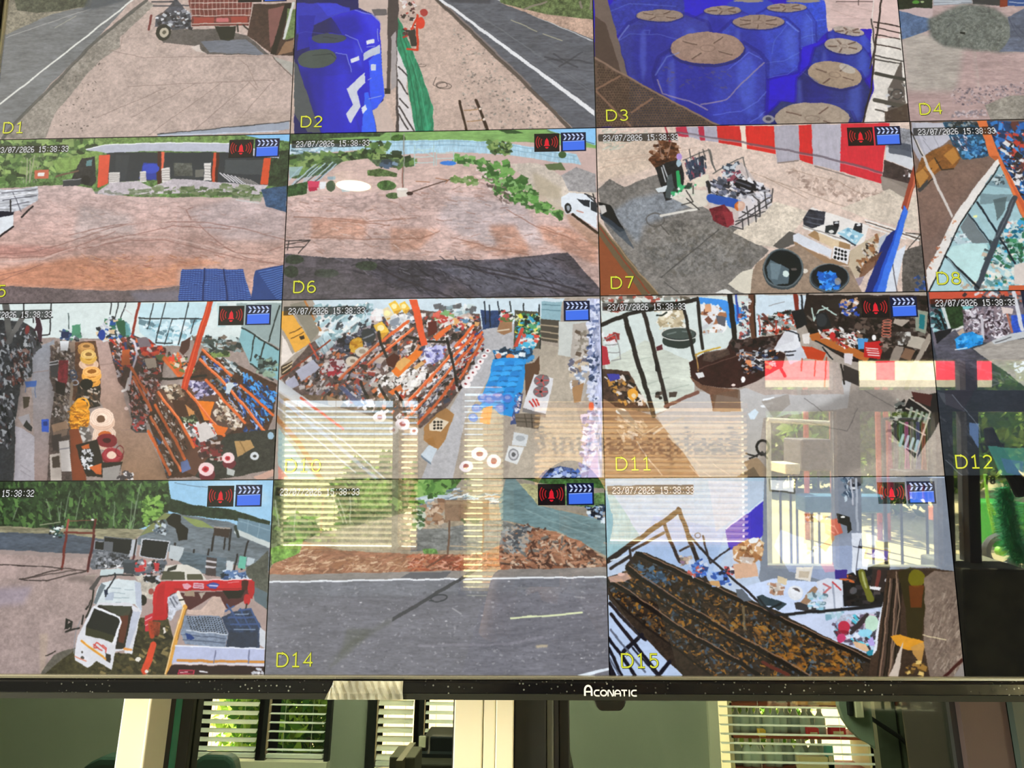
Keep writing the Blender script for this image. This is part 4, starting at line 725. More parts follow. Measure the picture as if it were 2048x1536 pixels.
po('1272,610 1310,548 1412,558 1400,640 1330,660 1275,640', '2f3038', n=.4); LN('1290,590 1390,610|1300,620 1380,640', 7, '585c68'); po('1410,650 1450,640 1490,660 1470,700 1410,690', '2c3032'); el(1448,682,16,10,'dcdcd8'); po('1455,620 1490,618 1490,660 1460,655', '1f2024'); el(1475,630,12,7,'c8ccd0'); po('1590,630 1632,632 1630,690 1570,690', '26272c'); el(1612,640,12,8,'d8dce0'); po('1480,690 1550,655 1642,702 1592,762', '9cc8da'); cl('1500,690 1550,665 1620,705 1590,745', 12, 14, 'd8e8ee 6ca0bc'); LN('1500,712 1590,765', 10, '2c3440')
po('1090,772 1190,680 1245,700 1215,760 1140,790', '5b5753'); po('1210,740 1440,850 1560,780 1560,890 1430,882 1240,810', '9a7c60'); po('1300,700 1345,672 1380,700 1370,740', 'a5845e'); po('1368,690 1502,742 1490,802 1375,742', 'dac4a4'); po('1490,742 1562,762 1556,800 1490,800', 'a0815c'); po('1212,702 1246,690 1450,795 1440,842 1210,742', 'd9dde6')
po('1460,770 1562,792 1542,884 1450,842', 'e4e2e4')
for i in range(4):
    for j in range(3): el(1474+i*20-j*2, 790+j*24+i*5, 8, 9, '17171a')
po('1560,800 1740,685 1722,860 1600,965 1548,900', 'c2b29a'); cl('1620,780 1735,700 1720,850 1610,930', 60, 16, '4c4038 8a5c3c d8d0c8 2c2420 a87850', .8, 2); po('1640,880 1760,800 1720,880 1600,1000', '6c4630', .8); po('1548,980 1650,950 1620,1010 1560,1010', '9a8c98')
po('935,1000 985,880 1060,820 1250,760 1400,870 1560,900 1640,1070 940,1070', '94806f', n=.12); po('815,1000 905,925 968,908 946,1070 880,1050', 'd9d2c2'); po('730,1060 800,1030 850,1060', 'dcdcd8'); el(1285,925,20,14,'dcd4c8')
el(1150,912,126,128,'3a4348'); el(1150,905,120,118,'6c787c', h=5); el(1150,906,112,110,'14181a'); po('1048,900 1070,850 1190,910 1180,1000 1100,1010 1060,960', '5a6c76', .9); po('1070,870 1140,880 1120,980 1080,970', '7d929c', .6); el(1168,940,20,20,'cfe0dc'); el(1215,910,18,8,'5c5450')
el(1432,966,122,92,'30383e'); el(1432,962,118,86,'707c82', h=5); el(1434,956,108,78,'17191d'); cl('1375,930 1470,930 1490,1030 1380,1030', 60, 18, '2a84ee 5cb0ff 1c5cc0 3c98f4 1450a8'); el(1485,985,20,24,'9c948c',.8)
# D8 ceiling view of shop with glass front
feed(8, 1748, 230, .24732, '6c5850')
po('300,40 1000,40 1000,350 640,830 425,1260 380,1000 300,400', '735d54', g='7a645c', n=.08); po('350,640 700,400 900,400 600,800 500,1000 400,1000', '80655a', .6, n=.1, sf=6)
po('300,60 560,60 640,180 560,240 400,330 340,260', 'b9b9c5'); LN('400,200 460,290|480,170 530,260|370,150 420,200|560,60 640,200', 5, '8a8a96'); po('300,60 330,60 420,330 380,400 310,260', 'a6a6b2')
po('555,55 880,55 945,330 720,362 660,300 620,210', '1d4a68', n=.3); cl('680,150 870,160 930,330 730,350', 130, 18, '1c5c94 3884c0 143c60 5ca0d0 0c2c48'); cl('620,180 760,170 740,290 660,280', 40, 16, 'dcdce8 5a4c60 28243c 8c7c90', .9, 3, .3); cl('600,55 850,55 850,90 600,90', 26, 18, '8c9498 3c4448 20282c')
po('900,50 4000,50 4000,900 1200,720 1030,350', '173e70', n=.4); cl('930,60 1300,60 1300,700 1200,640 1040,350', 330, 26, '1c64b8 3c90e0 0c2850 c83c30 e8e4e0 2878c8 5c2c28 103868 201818', .6, 1.8); el(1140,520,22,18,'e8e8e8',h=8); cl('1090,380 1213,350 1213,640 1150,580', 40, 20, 'e0e0e4 2c2428 5c3430')
po('380,345 470,295 600,232 660,262 704,350 642,432 540,442 470,502 378,604 330,566 338,468', '84542a', n=.15); po('560,325 640,262 694,350 632,402', 'b27a3a'); po('400,425 490,345 532,412 468,482', 'a86f34'); po('335,480 400,430 440,500 370,590', 'b07c40'); LN('545,440 640,435|380,610 480,510|495,345 545,440', 10, '2c221c'); po('350,600 440,520 430,570 370,625', '38383c'); LN('470,430 440,460|530,375 510,390', 8, '4c2e14')
po('835,45 912,45 1010,320 1213,700 1300,900 1213,850 1018,400 930,330 890,190', 'd8703e'); po('940,335 1000,330 1010,380 960,350', 'b85c30'); po('1018,350 1213,720 1300,900 1260,900 1200,760', 'b84c30', .7)
po('1000,352 1020,400 700,860 440,1430 425,1262 500,1120 640,830 830,560', 'e2deda'); cl('425,1260 640,810 660,850 450,1300', 60, 13, 'c89070 b06c50 e8d8cc'); po('320,200 345,195 640,815 628,835', 'cbc4c0'); ln('300,130 390,330', 8, '141414')
po('1020,402 1213,860 2400,1600 2400,1430 450,1430 700,868', '93b7c0', g='b4d6dc'); po('860,640 1120,640 1100,700 860,720', '6c848c', .8); po('950,480 1050,480 1110,600 900,560', '7a98a4'); cl('960,480 1050,480 1060,550 960,550', 20, 18, 'c4d4d8 3c4c54'); po('960,680 1080,660 1060,760 1000,860', '4c5c60', .8)
po('700,900 760,800 830,900 930,1030 800,1040 740,980', '6c7478', .9); cl('640,1000 700,900 780,1040 700,1090', 30, 18, 'd8e4e8 8a949c b8ccd4'); po('750,1040 940,1042 842,1390 580,1140 640,1060', 'bfe2e2', .9); el(820,820,18,10,'e8e8a0')
cl('900,1090 1010,960 1213,830 1213,1430 860,1430', 230, 24, 'd8e0d8 5c8c90 2c6c4c 8cb4b8 e8e4dc 3c484c c8b4a0 2ca0c8', .6, 1.8); cl('1040,870 1200,860 1190,990 1060,1000', 50, 20, 'e8ecec 3c9cc8 c8d8d8 d09080 186080'); cl('1080,1000 1213,1000 1213,1180 1100,1160', 40, 22, '1c5c3c 3c8c5c 2c4c40 88b0a0'); po('1130,1210 1230,1190 1230,1370 1130,1370', 'd6ccc6'); po('1090,1380 1300,1380 1300,1430 1090,1430', 'c8603c'); cl('700,1350 900,1350 900,1420 700,1420', 24, 18, 'e0dcc8 7c8484 b89c88')
LN('1020,405 700,872 446,1425', 10, '11161a'); LN('838,702 1000,960 1140,1195', 17, '1a2430'); ln('1140,670 1010,960 835,1400', 44, '3c444e'); LN('1130,690 1000,985', 8, '5c646c'); LN('578,1138 850,1400', 18, '1a2028'); ln('600,1160 800,1390', 12, '7c949c'); LN('765,800 940,1028', 12, '24303a'); LN('800,740 970,980', 40, 'a8c8cc', .4)
# D9 shop aisle
feed(9, 0, 590, .27832, 'b09a92')
po('-300,40 2040,40 2040,430 -300,430', 'd9e5e4'); po('-300,300 2040,330 2040,1350 -300,1350', '9a8a84', n=.08); po('220,400 390,320 400,900 350,1350 230,1350 240,900', '8f96a2', .9, g='96807a', n=.05)
po('600,320 800,330 830,520 870,640 940,900 1060,1000 1220,1350 880,1350 860,1100 720,760 690,420', 'bda09a', g='8c6c54', n=.05); LN('690,505 810,490|870,970 940,965|225,560 350,545', 5, '8a7068', .7); el(908,812,14,12,'e4c8c0')
po('-300,160 160,190 250,250 300,380 240,420 232,560 150,650 112,900 100,1350 -300,1350', '38393c', n=.3); cl('20,260 170,230 290,330 240,420 220,560 110,660 110,900 60,1100 -100,1100 -100,300', 520, 20, 'd8dce0 8a8e96 202226 b4b8c0 4c4a50 ecf0f4 5c3c38 101214', 1.2, 2.6, .4)
cl('90,350 200,400 190,640 70,640', 50, 18, '7c3c30 b08c80 d8d4d4 3c2420', 1.2, 2.4, .4)
LN('40,60 70,330', 46, '5f5e5c'); LN('165,150 60,340', 40, '6c6a68'); LN('170,60 172,160|368,60 356,285 290,290|240,170 240,200|300,170 380,160', 9, '1c1c20'); po('255,160 285,160 302,230 296,335 278,342 264,260 240,262 258,220', '3c2430'); el(268,155,12,14,'3a2020'); el(195,250,16,30,'7c3434')
cl('440,250 580,240 580,330 440,360', 60, 16, '2c4878 181c24 d8dce0 4c8c6c 5c6068'); po('518,215 580,210 578,290 520,290', '4f9070'); LN('490,130 495,240', 8, '3c4c4c'); po('440,265 500,260 495,310 440,310', '202c50')
po('360,360 560,330 570,620 520,700 520,1350 340,1350 360,900 392,700 360,600', '554744', n=.35); cl('370,350 560,340 560,600 500,700 510,950 380,900 390,650', 260, 18, '2a2422 8c8480 d4ccc8 6c5c54 a89888 443834', .9, 2); po('430,330 500,330 490,400 435,400', 'e4e8ec'); po('500,340 600,332 590,400 510,410', '9a8474')
po('360,480 420,460 420,580 370,590', '3c3c40'); LN('362,480 420,470|362,500 420,492', 7, 'd4d4d8'); po('428,470 488,470 484,620 460,690 412,660', '7c1f2c', n=.3); po('400,610 470,640 460,730 400,700', '1c1618')
po('540,340 690,330 725,560 720,780 560,780 500,740 540,600', '5c3a28', n=.3); po('560,640 720,640 720,800 640,820 540,760', '2e2420'); cl('560,660 715,650 715,800 560,800', 60, 20, '1c1816 6c4c34 c8b8a8 3c2c24', .8, 3)
for (x,y,a,b,c,d) in ((620,395,62,45,'c08a48','7a5428'),(618,372,58,28,'d8a05c','8a6030'),(640,500,72,42,'e8c4a8','c09070'),(636,455,62,45,'e0b050','b07c28'),(634,428,56,34,'f0c878','8c6430'),(655,625,68,38,'e8a040','9c6420'),(658,580,72,46,'f4b050','b87020'),(660,552,66,36,'ffc070','9a5c18')):
    el(x,y,a,b,c); el(x,y-2,a*.45,b*.42,d); el(x,y,a*.8,b*.75,d,.4,h=4)
for (x,y) in ((522,560),(530,590),(540,632)): el(x,y,24,18,'3c4c6c',h=9)
el(540,632,24,18,'b8bcc4',h=7); el(620,640,45,38,'16120f'); ln('515,640 505,800', 22, '9c8a78')
po('505,810 560,742 622,768 645,850 634,955 512,965 498,900', 'e8951c', n=.3, k=1); el(590,790,50,48,'f0a838',h=13); cl('510,810 640,830 630,950 510,950', 90, 26, 'ffb840 b86c10 f0a020 8c500c', .1, 7, .5)
po('560,960 640,940 640,1060 580,1060', '9a9088'); cl('560,950 640,950 640,1060 560,1060', 20, 20, 'd0ccc8 5c5450')
for (x,y,a,b,c) in ((748,1040,86,76,'e0c0aa'),(748,1000,84,60,'f0d4c0'),(735,910,92,70,'e8c4ac'),(732,880,86,66,'fbe0cc')):
    el(x,y,a,b,c); [el(x,y,a*f,b*f,'b88c74',.5,h=4) for f in (.85,.65,.5)]
el(722,890,30,26,'6c4c38'); el(755,1010,46,30,'c8642c'); el(770,1048,74,50,'7c1f28'); el(770,1045,30,18,'3c1214'); el(806,1160,78,58,'7c1822'); el(805,1148,70,52,'a02c38'); el(800,1150,34,28,'f0d0bc'); el(810,1140,58,42,'d06870',.5,h=4)
po('365,930 480,900 500,960 380,985', 'a8866c'); po('380,985 490,965 480,1010 385,1035', '8c7464'); po('372,1010 440,1000 440,1120 380,1120', '3c3434')
po('500,970 560,955 600,1100 620,1350 520,1350', '7e3c22'); po('540,1080 700,1040 740,1200 880,1200 850,1320 620,1300', '241c18'); po('580,1090 640,1070 655,1120 600,1140', 'c0602c')
po('425,1055 495,1045 518,1268 442,1268', 'e9e2de'); LN('430,1105 500,1095', 7, '8c8a94'); po('358,1150 440,1130 440,1350 364,1350', 'd8ccc2'); po('375,1170 430,1150 432,1240 378,1240', '4c4038')
po('580,1110 665,1100 685,1260 610,1280', '1c1a1c'); cl('585,1110 660,1105 680,1250 610,1270', 60, 12, 'f0f0f0 c8c8cc 181818 e0e0e4', .4, 1.5); po('640,1240 730,1210 730,1290 690,1290', 'c8602c'); po('740,1240 870,1220 850,1330 740,1330', '9a9490'); cl('860,1270 950,1280 940,1330 850,1330', 30, 16, 'e8e4e4 3c3438'); el(860,1120,30,40,'68161e',h=5)
po('180,622 265,615 258,660 190,662', '4262a4'); LN('190,660 185,700|255,655 258,735', 6, '5c6c8c'); po('298,895 348,890 348,985 300,987', '3154b6'); po('310,910 340,906 338,940 312,942', '1c3478'); po('112,940 170,960 248,1022 248,1350 104,1350', 'aaa5ac', n=.03); LN('150,1220 220,1270|150,1260 220,1310', 4, '8c868c'); po('130,880 210,852 222,920 180,950', '9c989c'); po('190,900 230,950 222,985 170,940', '2c2c2c'); po('165,730 215,730 205,800 170,820', '423a30')
cl('715,240 790,160 900,190 940,290 820,330 720,320', 170, 20, '1c4c9c e4e8ec 2c6c4c 181c24 e8c8a0 c8ccd4 28343c', .3, 1.6); el(735,285,26,38,'1c3c94'); po('830,190 890,180 930,260 880,300 850,260', '28583c'); po('900,190 930,210 940,290 900,290', '6ca8b0',.8)
po('780,340 960,290 1190,380 1165,600 1135,700 1060,900 1010,980 950,920 930,720 850,620', '432a28', n=.3)
cl('780,330 970,300 1180,390 1150,560 1040,560 980,430 860,600', 340, 20, '1c1614 c83028 e8e0e0 3c2c2c 8c3c30 b8b0b4 2c3c6c e06838 504444', .6, 2.2); cl('920,640 1000,560 1160,620 1130,700 1060,900 1000,960 940,860', 280, 16, '1c1412 e4d8d8 c84838 a09090 6c3430 e87050 e8b0b0', 1.1, 2.4)
LN('960,330 985,420 940,560 930,640', 16, 'dcd4e0'); ln('925,600 905,680 880,690', 18, 'e8e0dc'); po('880,400 935,390 930,500 878,500', 'c8602c'); po('990,350 1110,300 1180,400 1100,440 1020,430', 'b02c2c', n=.3); cl('1000,320 1100,300 1180,400 1040,460', 60, 20, 'd83c34 8c1c1c c8c4c4 e8502c 502020'); po('1040,460 1110,450 1130,520 1060,530', 'c8b8a4'); po('980,310 1060,300 1090,370 1000,380', '7a6c74'); po('1110,430 1180,430 1170,470 1130,465', '5c7040')
po('940,960 960,860 1040,880 1060,990 980,990', '4c4444'); cl('950,870 1040,880 1050,970 960,970', 50, 14, 'e8e4e8 2c2424 9c9498 c83c3c')
po('1000,60 1560,50 1450,240 1320,370 1130,360 1000,265', 'c3dfe8'); cl('1010,180 1420,180 1300,350 1140,330', 130, 24, 'e8f4f8 8cbccc 5c7c88 b0d0dc d4ecf4', .2, 2); LN('1000,166 1450,170|1120,340 1240,348', 9, '1c2228'); LN('1100,60 1080,170 1060,240|1190,55 1160,170 1120,340|1355,55 1330,170 1280,360|1240,170 1180,350|1400,180 1370,280', 7, '1c2228'); LN('800,55 788,140|850,55 830,160|908,55 870,160', 8, '1c1c22'); LN('895,95 950,140', 6, 'c8c4c4')
LN('1005,50 950,280', 18, '8c2c20')
po('1060,880 1140,700 1300,680 1350,600 1460,390 1700,500 1990,640 1970,850 1910,1010 1800,1100 1700,1000 1500,1100 1400,1300 1200,1320', '44291f', n=.3)
po('1110,690 1290,640 1330,760 1560,1080 1400,1300 1300,1250', '5e3c30'); po('1170,440 1300,460 1330,560 1290,600', 'c85c28'); cl('1200,420 1330,430 1400,560 1250,540', 60, 18, 'e8402c e87838 5c7840 e8d8c8 3c2c2c')
po('1330,640 1480,600 1760,930 1600,1010', '5c4038')
cl('1360,620 1480,610 1560,700 1420,750', 90, 20, 'c8c0e0 4c4470 8c84a8 e4e0f0 302c48'); po('1408,760 1540,770 1520,830 1510,900 1470,900', 'ea7c1c'); cl('1560,730 1700,800 1755,930 1680,960 1540,880', 140, 18, 'e8dccc b09880 f0e8dc 504038 c8b8a4', .7, 1.8)
cl('1170,650 1270,640 1330,760 1240,770', 60, 18, 'd8c4a8 8c7460 3c2c24 e8e0d4'); po('1235,745 1345,760 1358,862 1270,880', '45281d'); po('1330,780 1400,840 1400,880 1360,870', 'c88850'); po('1290,880 1400,860 1430,920 1310,940', '3a3c2c'); cl('1300,870 1400,870 1420,920 1310,930', 24, 12, '8ca078 20241c c8d0b8')
cl('1310,930 1540,920 1560,1060 1400,1080', 110, 20, 'e8e8e8 5c5c60 b8b4b4 28282c c83830 f4f0f0', .7, 1.8); po('1410,940 1480,910 1550,1010 1440,1060', 'd4ccc8')
for s in ('1135,800 1300,1150','1160,760 1330,1010','1100,930 1260,1240'):
    a, b = P_(s); 
cl('1130,770 1200,760 1340,1060 1320,1180', 150, 13, 'f0e8e0 1c1410 a89c94 301c14 d8ccc4', 1.1, 2.4, .3); cl('1090,900 1130,860 1290,1180 1250,1240', 130, 13, 'f0e8e8 1c1410 a89c94 5c3020 d8ccc4', 1.1, 2.4, .3); cl('1080,1000 1200,1180 1240,1300 1200,1310', 70, 14, '1c1410 3c5878 e4e0dc 8c8078', 1.1, 2.4, .3)
cl('1440,440 1560,480 1760,690 1700,720 1560,600', 150, 17, 'e8ecf4 2c4ca0 1c1c20 a0b0cc 6c88b8 302420', .7, 2.2); cl('1560,440 1700,500 1740,560 1640,560', 70, 20, 'e4e8e8 8ca0a8 2c3438 c8d0d4', .6, 3, .2); cl('1500,390 1640,400 1640,440 1530,440', 50, 16, '5c7440 7c9450 2c3c24'); cl('1500,600 1600,600 1700,720 1600,700', 60, 16, '242024 3c6ca8 80786c 14100e')
cl('1720,560 1990,680 1960,830 1900,960 1780,800', 210, 20, '2c84e0 5cb0f4 1c4c98 48a0ec 102c58', .9, 3, .35); cl('1620,700 1700,670 1900,920 1860,980 1700,820', 190, 17, '3c78d0 1c2c58 9cbcf0 2c50a0 181c30', 1.2, 3.4, .3); cl('1750,960 1880,980 1870,1050 1760,1000', 30, 20, '2c5cb0 1c3468')
cl('1640,740 1760,900 1740,930 1620,800', 60, 15, 'e8d8d0 3c3030 a89088 5c4038')
LN('1460,395 1660,580|1730,650 1960,862|1435,462 1640,660 1900,975|1480,610 1760,920|1335,672 1480,850 1610,1010|1140,700 1290,900 1390,1090|1115,790 1330,1175|1085,875 1300,1262|1065,975 1220,1290|955,590 1085,830|940,520 1050,700|1175,455 1290,590', 20, 'e0682e'); LN('1460,388 1660,572|1435,455 1640,652 1900,968|1335,665 1480,842 1610,1002|1140,693 1290,893|1085,868 1300,1255', 6, 'ffa070', .8)
po('1520,930 1640,950 1600,1010 1560,1000', 'e06c24'); po('1690,650 1640,690 1620,640 1660,625', 'd4e0e8'); po('1640,625 1680,630 1650,710 1615,700', 'c8d4dc')
LN('1150,605 1330,595 1480,580', 16, '1c1616'); po('1300,340 1370,300 1360,380 1320,430 1290,400', '4c2c28'); cl('1370,300 1700,290 1760,400 1500,400', 130, 22, '3c4844 8ca0a4 c8d8d8 20282a 6c5c50', .3, 2)
po('1740,240 2040,410 2040,640 1800,500 1720,330', '84b4bc'); po('1700,60 2040,60 2040,400 1740,230', '94a6a6'); LN('1740,235 2000,392|1800,490 1960,610|2010,80 1930,330|1830,290 1800,470|1900,340 1860,520', 10, '1c2626'); cl('1820,430 1990,480 1980,600 1850,560', 60, 20, '1c2424 5c706c 90a890'); po('1560,60 1640,60 1620,230 1560,230', 'a8c8cc',.6)
po('1490,45 1532,45 1400,500 1342,690 1298,664', 'c63c1c'); ln('1500,50 1320,660', 8, 'e86038', .8)
po('1640,1000 1990,960 1990,1250 1500,1340 1400,1300 1560,1080', '31302c', n=.3); po('1680,1050 1800,1040 1826,1098 1704,1165', 'b58f5c'); LN('1720,1050 1760,1130', 8, '8a6a40'); cl('1440,1060 1600,1060 1600,1180 1450,1180', 50, 20, '7c2c30 c8b8b0 3c2424 502828')
for x,y,a in ((1640,1170,46),(1482,1250,56)): el(x+6,y+40,a*1.05,a*.9,'6a2430'); el(x,y,a,a*.85,'f2d4d4'); el(x-4,y,a*.42,a*.36,'c03440'); el(x-4,y,a*.2,a*.16,'8c1828')
el(1828,1155,34,28,'d4d8dc'); el(1828,1155,13,10,'3c3c3c'); el(1945,1010,22,30,'98b8cc'); po('1820,1310 1960,1250 1990,1290 1860,1340', 'c8a090'); po('1630,1240 1690,1260 1680,1300 1630,1290', 'b8bcb8'); po('1300,1200 1350,1180 1370,1250 1310,1280', '6070a0'); po('1140,1080 1110,1020 1160,1060', '2c5c98')
po('860,430 1180,400 1160,600 1060,900 1000,980 930,900 900,700 840,560', '1a1012', .38, sf=10); po('1060,880 1160,780 1380,1080 1240,1330 1180,1300', '1c100c', .30, sf=8); po('-100,250 240,300 230,560 110,900 100,1350 -100,1350', '202226', .35, sf=8); po('360,380 560,350 560,640 500,900 510,1330 360,1330', '241c1a', .28, sf=8)
# D10 shop seen from above, shelves and blue shirts
feed(10, 550, 590, .32227, 'a89c92')
po('30,20 2040,20 2040,1160 30,1160', 'a89c90', n=.05); po('230,20 1800,20 1640,220 1280,200 850,120 600,180 350,250', 'cfe0ea'); po('1640,290 1860,350 1850,560 1960,1160 1440,1160 1500,760 1640,560', 'b3a899', n=.06); po('1280,200 1500,180 1480,320 1340,500 1180,760 1100,1160 900,1160 1060,750 1160,580', 'b5b4b8', n=.05)
po('45,250 112,365 215,310 130,360 40,440', 'e8ddd4'); po('240,60 350,60 350,200 290,230', 'e0dcdc'); po('40,100 95,100 222,290 128,355 40,200', 'e9aa42'); LN('90,240 165,200|100,270 175,230', 5, '5c3c14'); po('150,255 175,248 182,268 160,275', '2c1c10'); po('95,60 190,40 280,220 222,292', '8b8577'); LN('188,40 285,225', 12, 'b87840')
M = 'e8e4e4 2c2624 8c8480 c8b8b0 5c4c48 a83c34 f4f0ec 201a1a b0a8b4 d87848 3c4458'
po('40,520 215,300 340,240 600,150 850,90 1270,120 1290,270 1160,575 1060,700 900,830 700,770 400,700 130,640', '5f4c48', n=.3)
cl('60,520 340,260 600,170 850,110 1270,140 1285,270 1160,570 1050,690 890,800 700,740 300,640', 1500, 19, M, -.75, 1.9, .4); cl('250,60 600,50 600,180 300,330', 200, 22, 'f4f4f0 6c8c94 a8c8d0 383c44 d4e4e8 8cb0b8', -.6, 2.2, .4)
po('250,280 325,228 365,310 300,375', 'b4cbd2', n=.2, k=4); LN('270,290 310,365|295,270 335,345', 5, '7c98a4'); LN('340,200 480,90|400,250 530,150', 14, 'e8f0f0', .7)
po('130,470 240,400 280,450 160,540', 'c8cce0'); po('60,540 120,500 150,560 90,590', 'c0c4dc'); LN('30,520 230,370 340,280', 10, '8c3c28'); LN('215,300 270,400', 12, 'c85038'); po('40,440 110,410 100,470 40,500', '3c2c20'); LN('50,450 110,420|50,480 105,440', 7, 'e0c8a0')
cl('330,400 420,400 420,500 340,490', 60, 18, 'c02838 e8e0e0 6c1c28 901c2c'); cl('340,300 560,220 620,300 420,360', 120, 18, '2c2c38 e8e8e8 5c6070 181820 3c4860'); cl('1000,60 1240,60 1240,150 1000,150', 70, 20, 'e8ecec 5c5c60 c8d8d8 90a8b0'); el(580,250,45,45,'30383c'); LN('550,270 610,240', 10, '8c949c'); cl('985,110 1110,110 1080,170 1000,170', 40, 18, 'e86c5c e8e0dc c03c38 7cb070')
po('1080,150 1200,110 1260,150 1120,240', 'c8a090',.6); cl('1090,150 1230,130 1260,180 1130,220', 70, 14, 'e8e4e4 c84848 5c8cb0 3c3434 e8b070')
po('950,170 1000,160 1010,230 950,260', '5c2420'); po('980,260 1090,180 1100,205 1000,285', 'e87038')
cl('1010,470 1110,400 1140,440 1000,640 900,760 850,740', 300, 12, 'f0ecec 1c1818 a8a0a4 4c4a54 e8e8f0 6c7090', -.8, 2.4, .25); cl('1120,300 1280,220 1300,330 1160,480', 260, 13, 'f0f0f0 2c4c90 c84038 1c1c20 e8e4e0 a8a8b0 8c2c28', -.8, 2.2, .3)
cl('580,560 700,490 900,440 940,470 850,610 740,570', 190, 18, 'fbf8f4 e0dcd8 3c3430 c0b8b0 f4f0f0', -.6, 1.7); po('700,600 780,555 792,585 725,625', 'e07030'); cl('900,370 960,322 1060,322 1062,372 950,440', 110, 15, 'a8a8e0 5c5c90 d0d0f4 e8e8f4', -.6); po('720,470 872,342 924,352 765,512', 'e97a2a'); po('736,432 802,385 842,405 780,472', 'deaa64'); po('860,450 910,405 930,425 880,465', 'd8a870'); po('690,400 740,362 775,385 740,450 700,440', '4a2018'); po('640,380 690,390 660,430 620,420', 'd8c8bc')
for x,y,w in ((660,225,1),(700,130,.9),(745,85,.8),(805,85,.7)): po([(x-50*w,y-38*w),(x+2*w,y-65*w),(x+50*w,y+5*w),(x,y+55*w)], 'f2c44a' if w!=.9 else 'e8d8b0'); el(x-6,y-20*w,22*w,20*w,'fff0b0'); po([(x-10*w,y+15*w),(x+50*w,y+5*w),(x,y+55*w)], 'c88c2c', .7)
cl('600,100 650,90 650,150 610,160', 18, 20, 'f4f4f4 e8d8d8'); cl('700,150 840,110 850,180 740,220', 60, 20, 'f8f8f8 d4d8dc 8c94a0')
el(503,312,42,46,'f2b42a'); cl('470,280 540,270 540,350 480,360', 40, 14, 'ffc83c c88010 e8a418'); el(540,356,42,32,'f8efd8'); el(540,352,20,14,'b8a890'); el(478,412,40,30,'f6e8d0'); el(480,410,16,11,'a08c74')
LN('400,520 500,425 640,300|430,560 620,400 860,205|620,320 830,160|800,690 960,520 1085,375|845,742 980,590 1100,445|885,800 1000,680 1115,520|1120,430 1200,340 1285,230|1110,380 1230,250|1150,520 1290,270|1120,320 1230,190', 17, 'e66a38'); LN('400,512 640,292|430,552 860,197|800,682 1085,367|845,734 1100,437', 5, 'ffa87c', .8)
cl('430,540 560,440 640,470 520,560', 60, 18, M); LN('950,290 1060,290|820,255 900,275', 14, '201a18'); po('835,28 882,28 948,310 912,322', 'e85a32')
for s in ('1065,270 1095,380 1130,560','640,230 660,300 695,385','750,600 790,660 810,745','650,560 700,660','530,540 600,700'): ln(s, 17, '1b1718', .9)
cl('380,570 520,560 600,700 480,650', 60, 24, '5c6480 8c94b0 2c3040 e0e0e8', .8, 5, .2); po('395,560 430,570 560,690 500,690', '4c5c90', .8); po('320,620 430,660 400,705 330,680', 'a08468'); po('560,650 600,640 620,690 580,695', 'd8d0d4')
for i in range(7):
    x = 1322-i*22; y = 345+i*34; x -= i*1; el(x,y,17+i*2,14+i*2,'f4ecec'); el(x-2,y,7,6,'8c2c34')
for x,y,a in ((650,755,40),(790,802,44),(735,840,28),(860,845,26),(1268,985,50),(1188,1065,42),(1357,1030,46)): el(x,y,a,a*.86,'f2e8ec'); el(x,y,a*.42,a*.36,'a05058')
po('1275,95 1400,100 1392,200 1292,215', '263c66', n=.3); LN('1300,40 1310,180|1330,60 1340,200|1385,40 1390,120', 7, '141c28'); po('1400,150 1470,140 1470,230 1420,250 1380,230', '9c7454'); LN('1385,225 1450,215', 8, 'e0d0b8'); cl('1390,90 1470,90 1470,160 1400,160', 36, 16, 'c84848 50703c e8e4e0 2c2c2c'); LN('1460,40 1465,100|1540,50 1545,120|1640,60 1645,330', 7, '14181c')
po('1490,90 1645,110 1642,330 1480,330', '4c4a3c'); cl('1500,120 1640,120 1640,260 1500,250', 150, 14, 'e8e040 2c6c4c 50a070 1c3428 d8d8b0 3ca0c8 181c18', .2); cl('1500,240 1640,250 1620,330 1490,330', 60, 18, '3cb0d8 e8ecec d84838 b0d4e0'); po('1480,320 1530,200 1545,210 1500,330', 'c84838')
po('1655,40 1780,40 1770,180 1650,170', '90b4c0'); LN('1660,90 1770,95|1660,60 1770,62', 5, '5c808c'); po('1648,150 1765,160 1752,295 1648,280', '4c463e'); LN('1650,185 1755,195|1650,225 1755,238|1650,262 1752,275', 8, 'a89880'); po('1762,165 1932,165 1928,260 1898,392 1756,372', 'c9cdc9')
po('1350,340 1600,330 1600,410 1370,420', '1d4c70', n=.4); cl('1350,340 1600,330 1600,410 1370,420', 50, 18, '1c3c5c 3c8cc8 e8f0f4 14283c'); el(1460,386,26,22,'e88448'); el(1385,376,20,17,'d87c5c')
po('1350,400 1420,385 1560,400 1560,450 1540,580 1470,760 1400,740 1280,640 1340,480', '1f8fdc')
for j in range(9):
    for i in range(3):
        x = 1395+i*62-j*12-i*2; y = 425+j*33; el(x, y, 33, 19, ('35a6f0','1c84d4','2c9cea')[(i+j)%3], rot=-.15); el(x, y+14, 31, 6, '0f5c9c', .7, -.15)
for x,y in ((1290,640),(1250,700),(1330,650),(1380,630),(1440,640),(1400,700),(1230,760)): el(x,y,32,26,'4a78d0'); el(x,y-4,18,11,'8c9cd8')
po('1490,680 1545,600 1500,800 1460,800', '3c4c7c'); cl('1500,600 1550,600 1480,800 1460,780', 60, 10, 'e8e8f0 4c6cb0 2c2c40 c0a8b0', 1.2); po('1550,430 1610,420 1640,380 1640,480 1560,640', '5c4030')
po('1290,700 1350,690 1330,800 1270,790', 'e0944c')
po('1612,488 1728,520 1682,735 1535,702', 'dadade'); po('1535,702 1682,735 1678,755 1535,725', '7c7878')
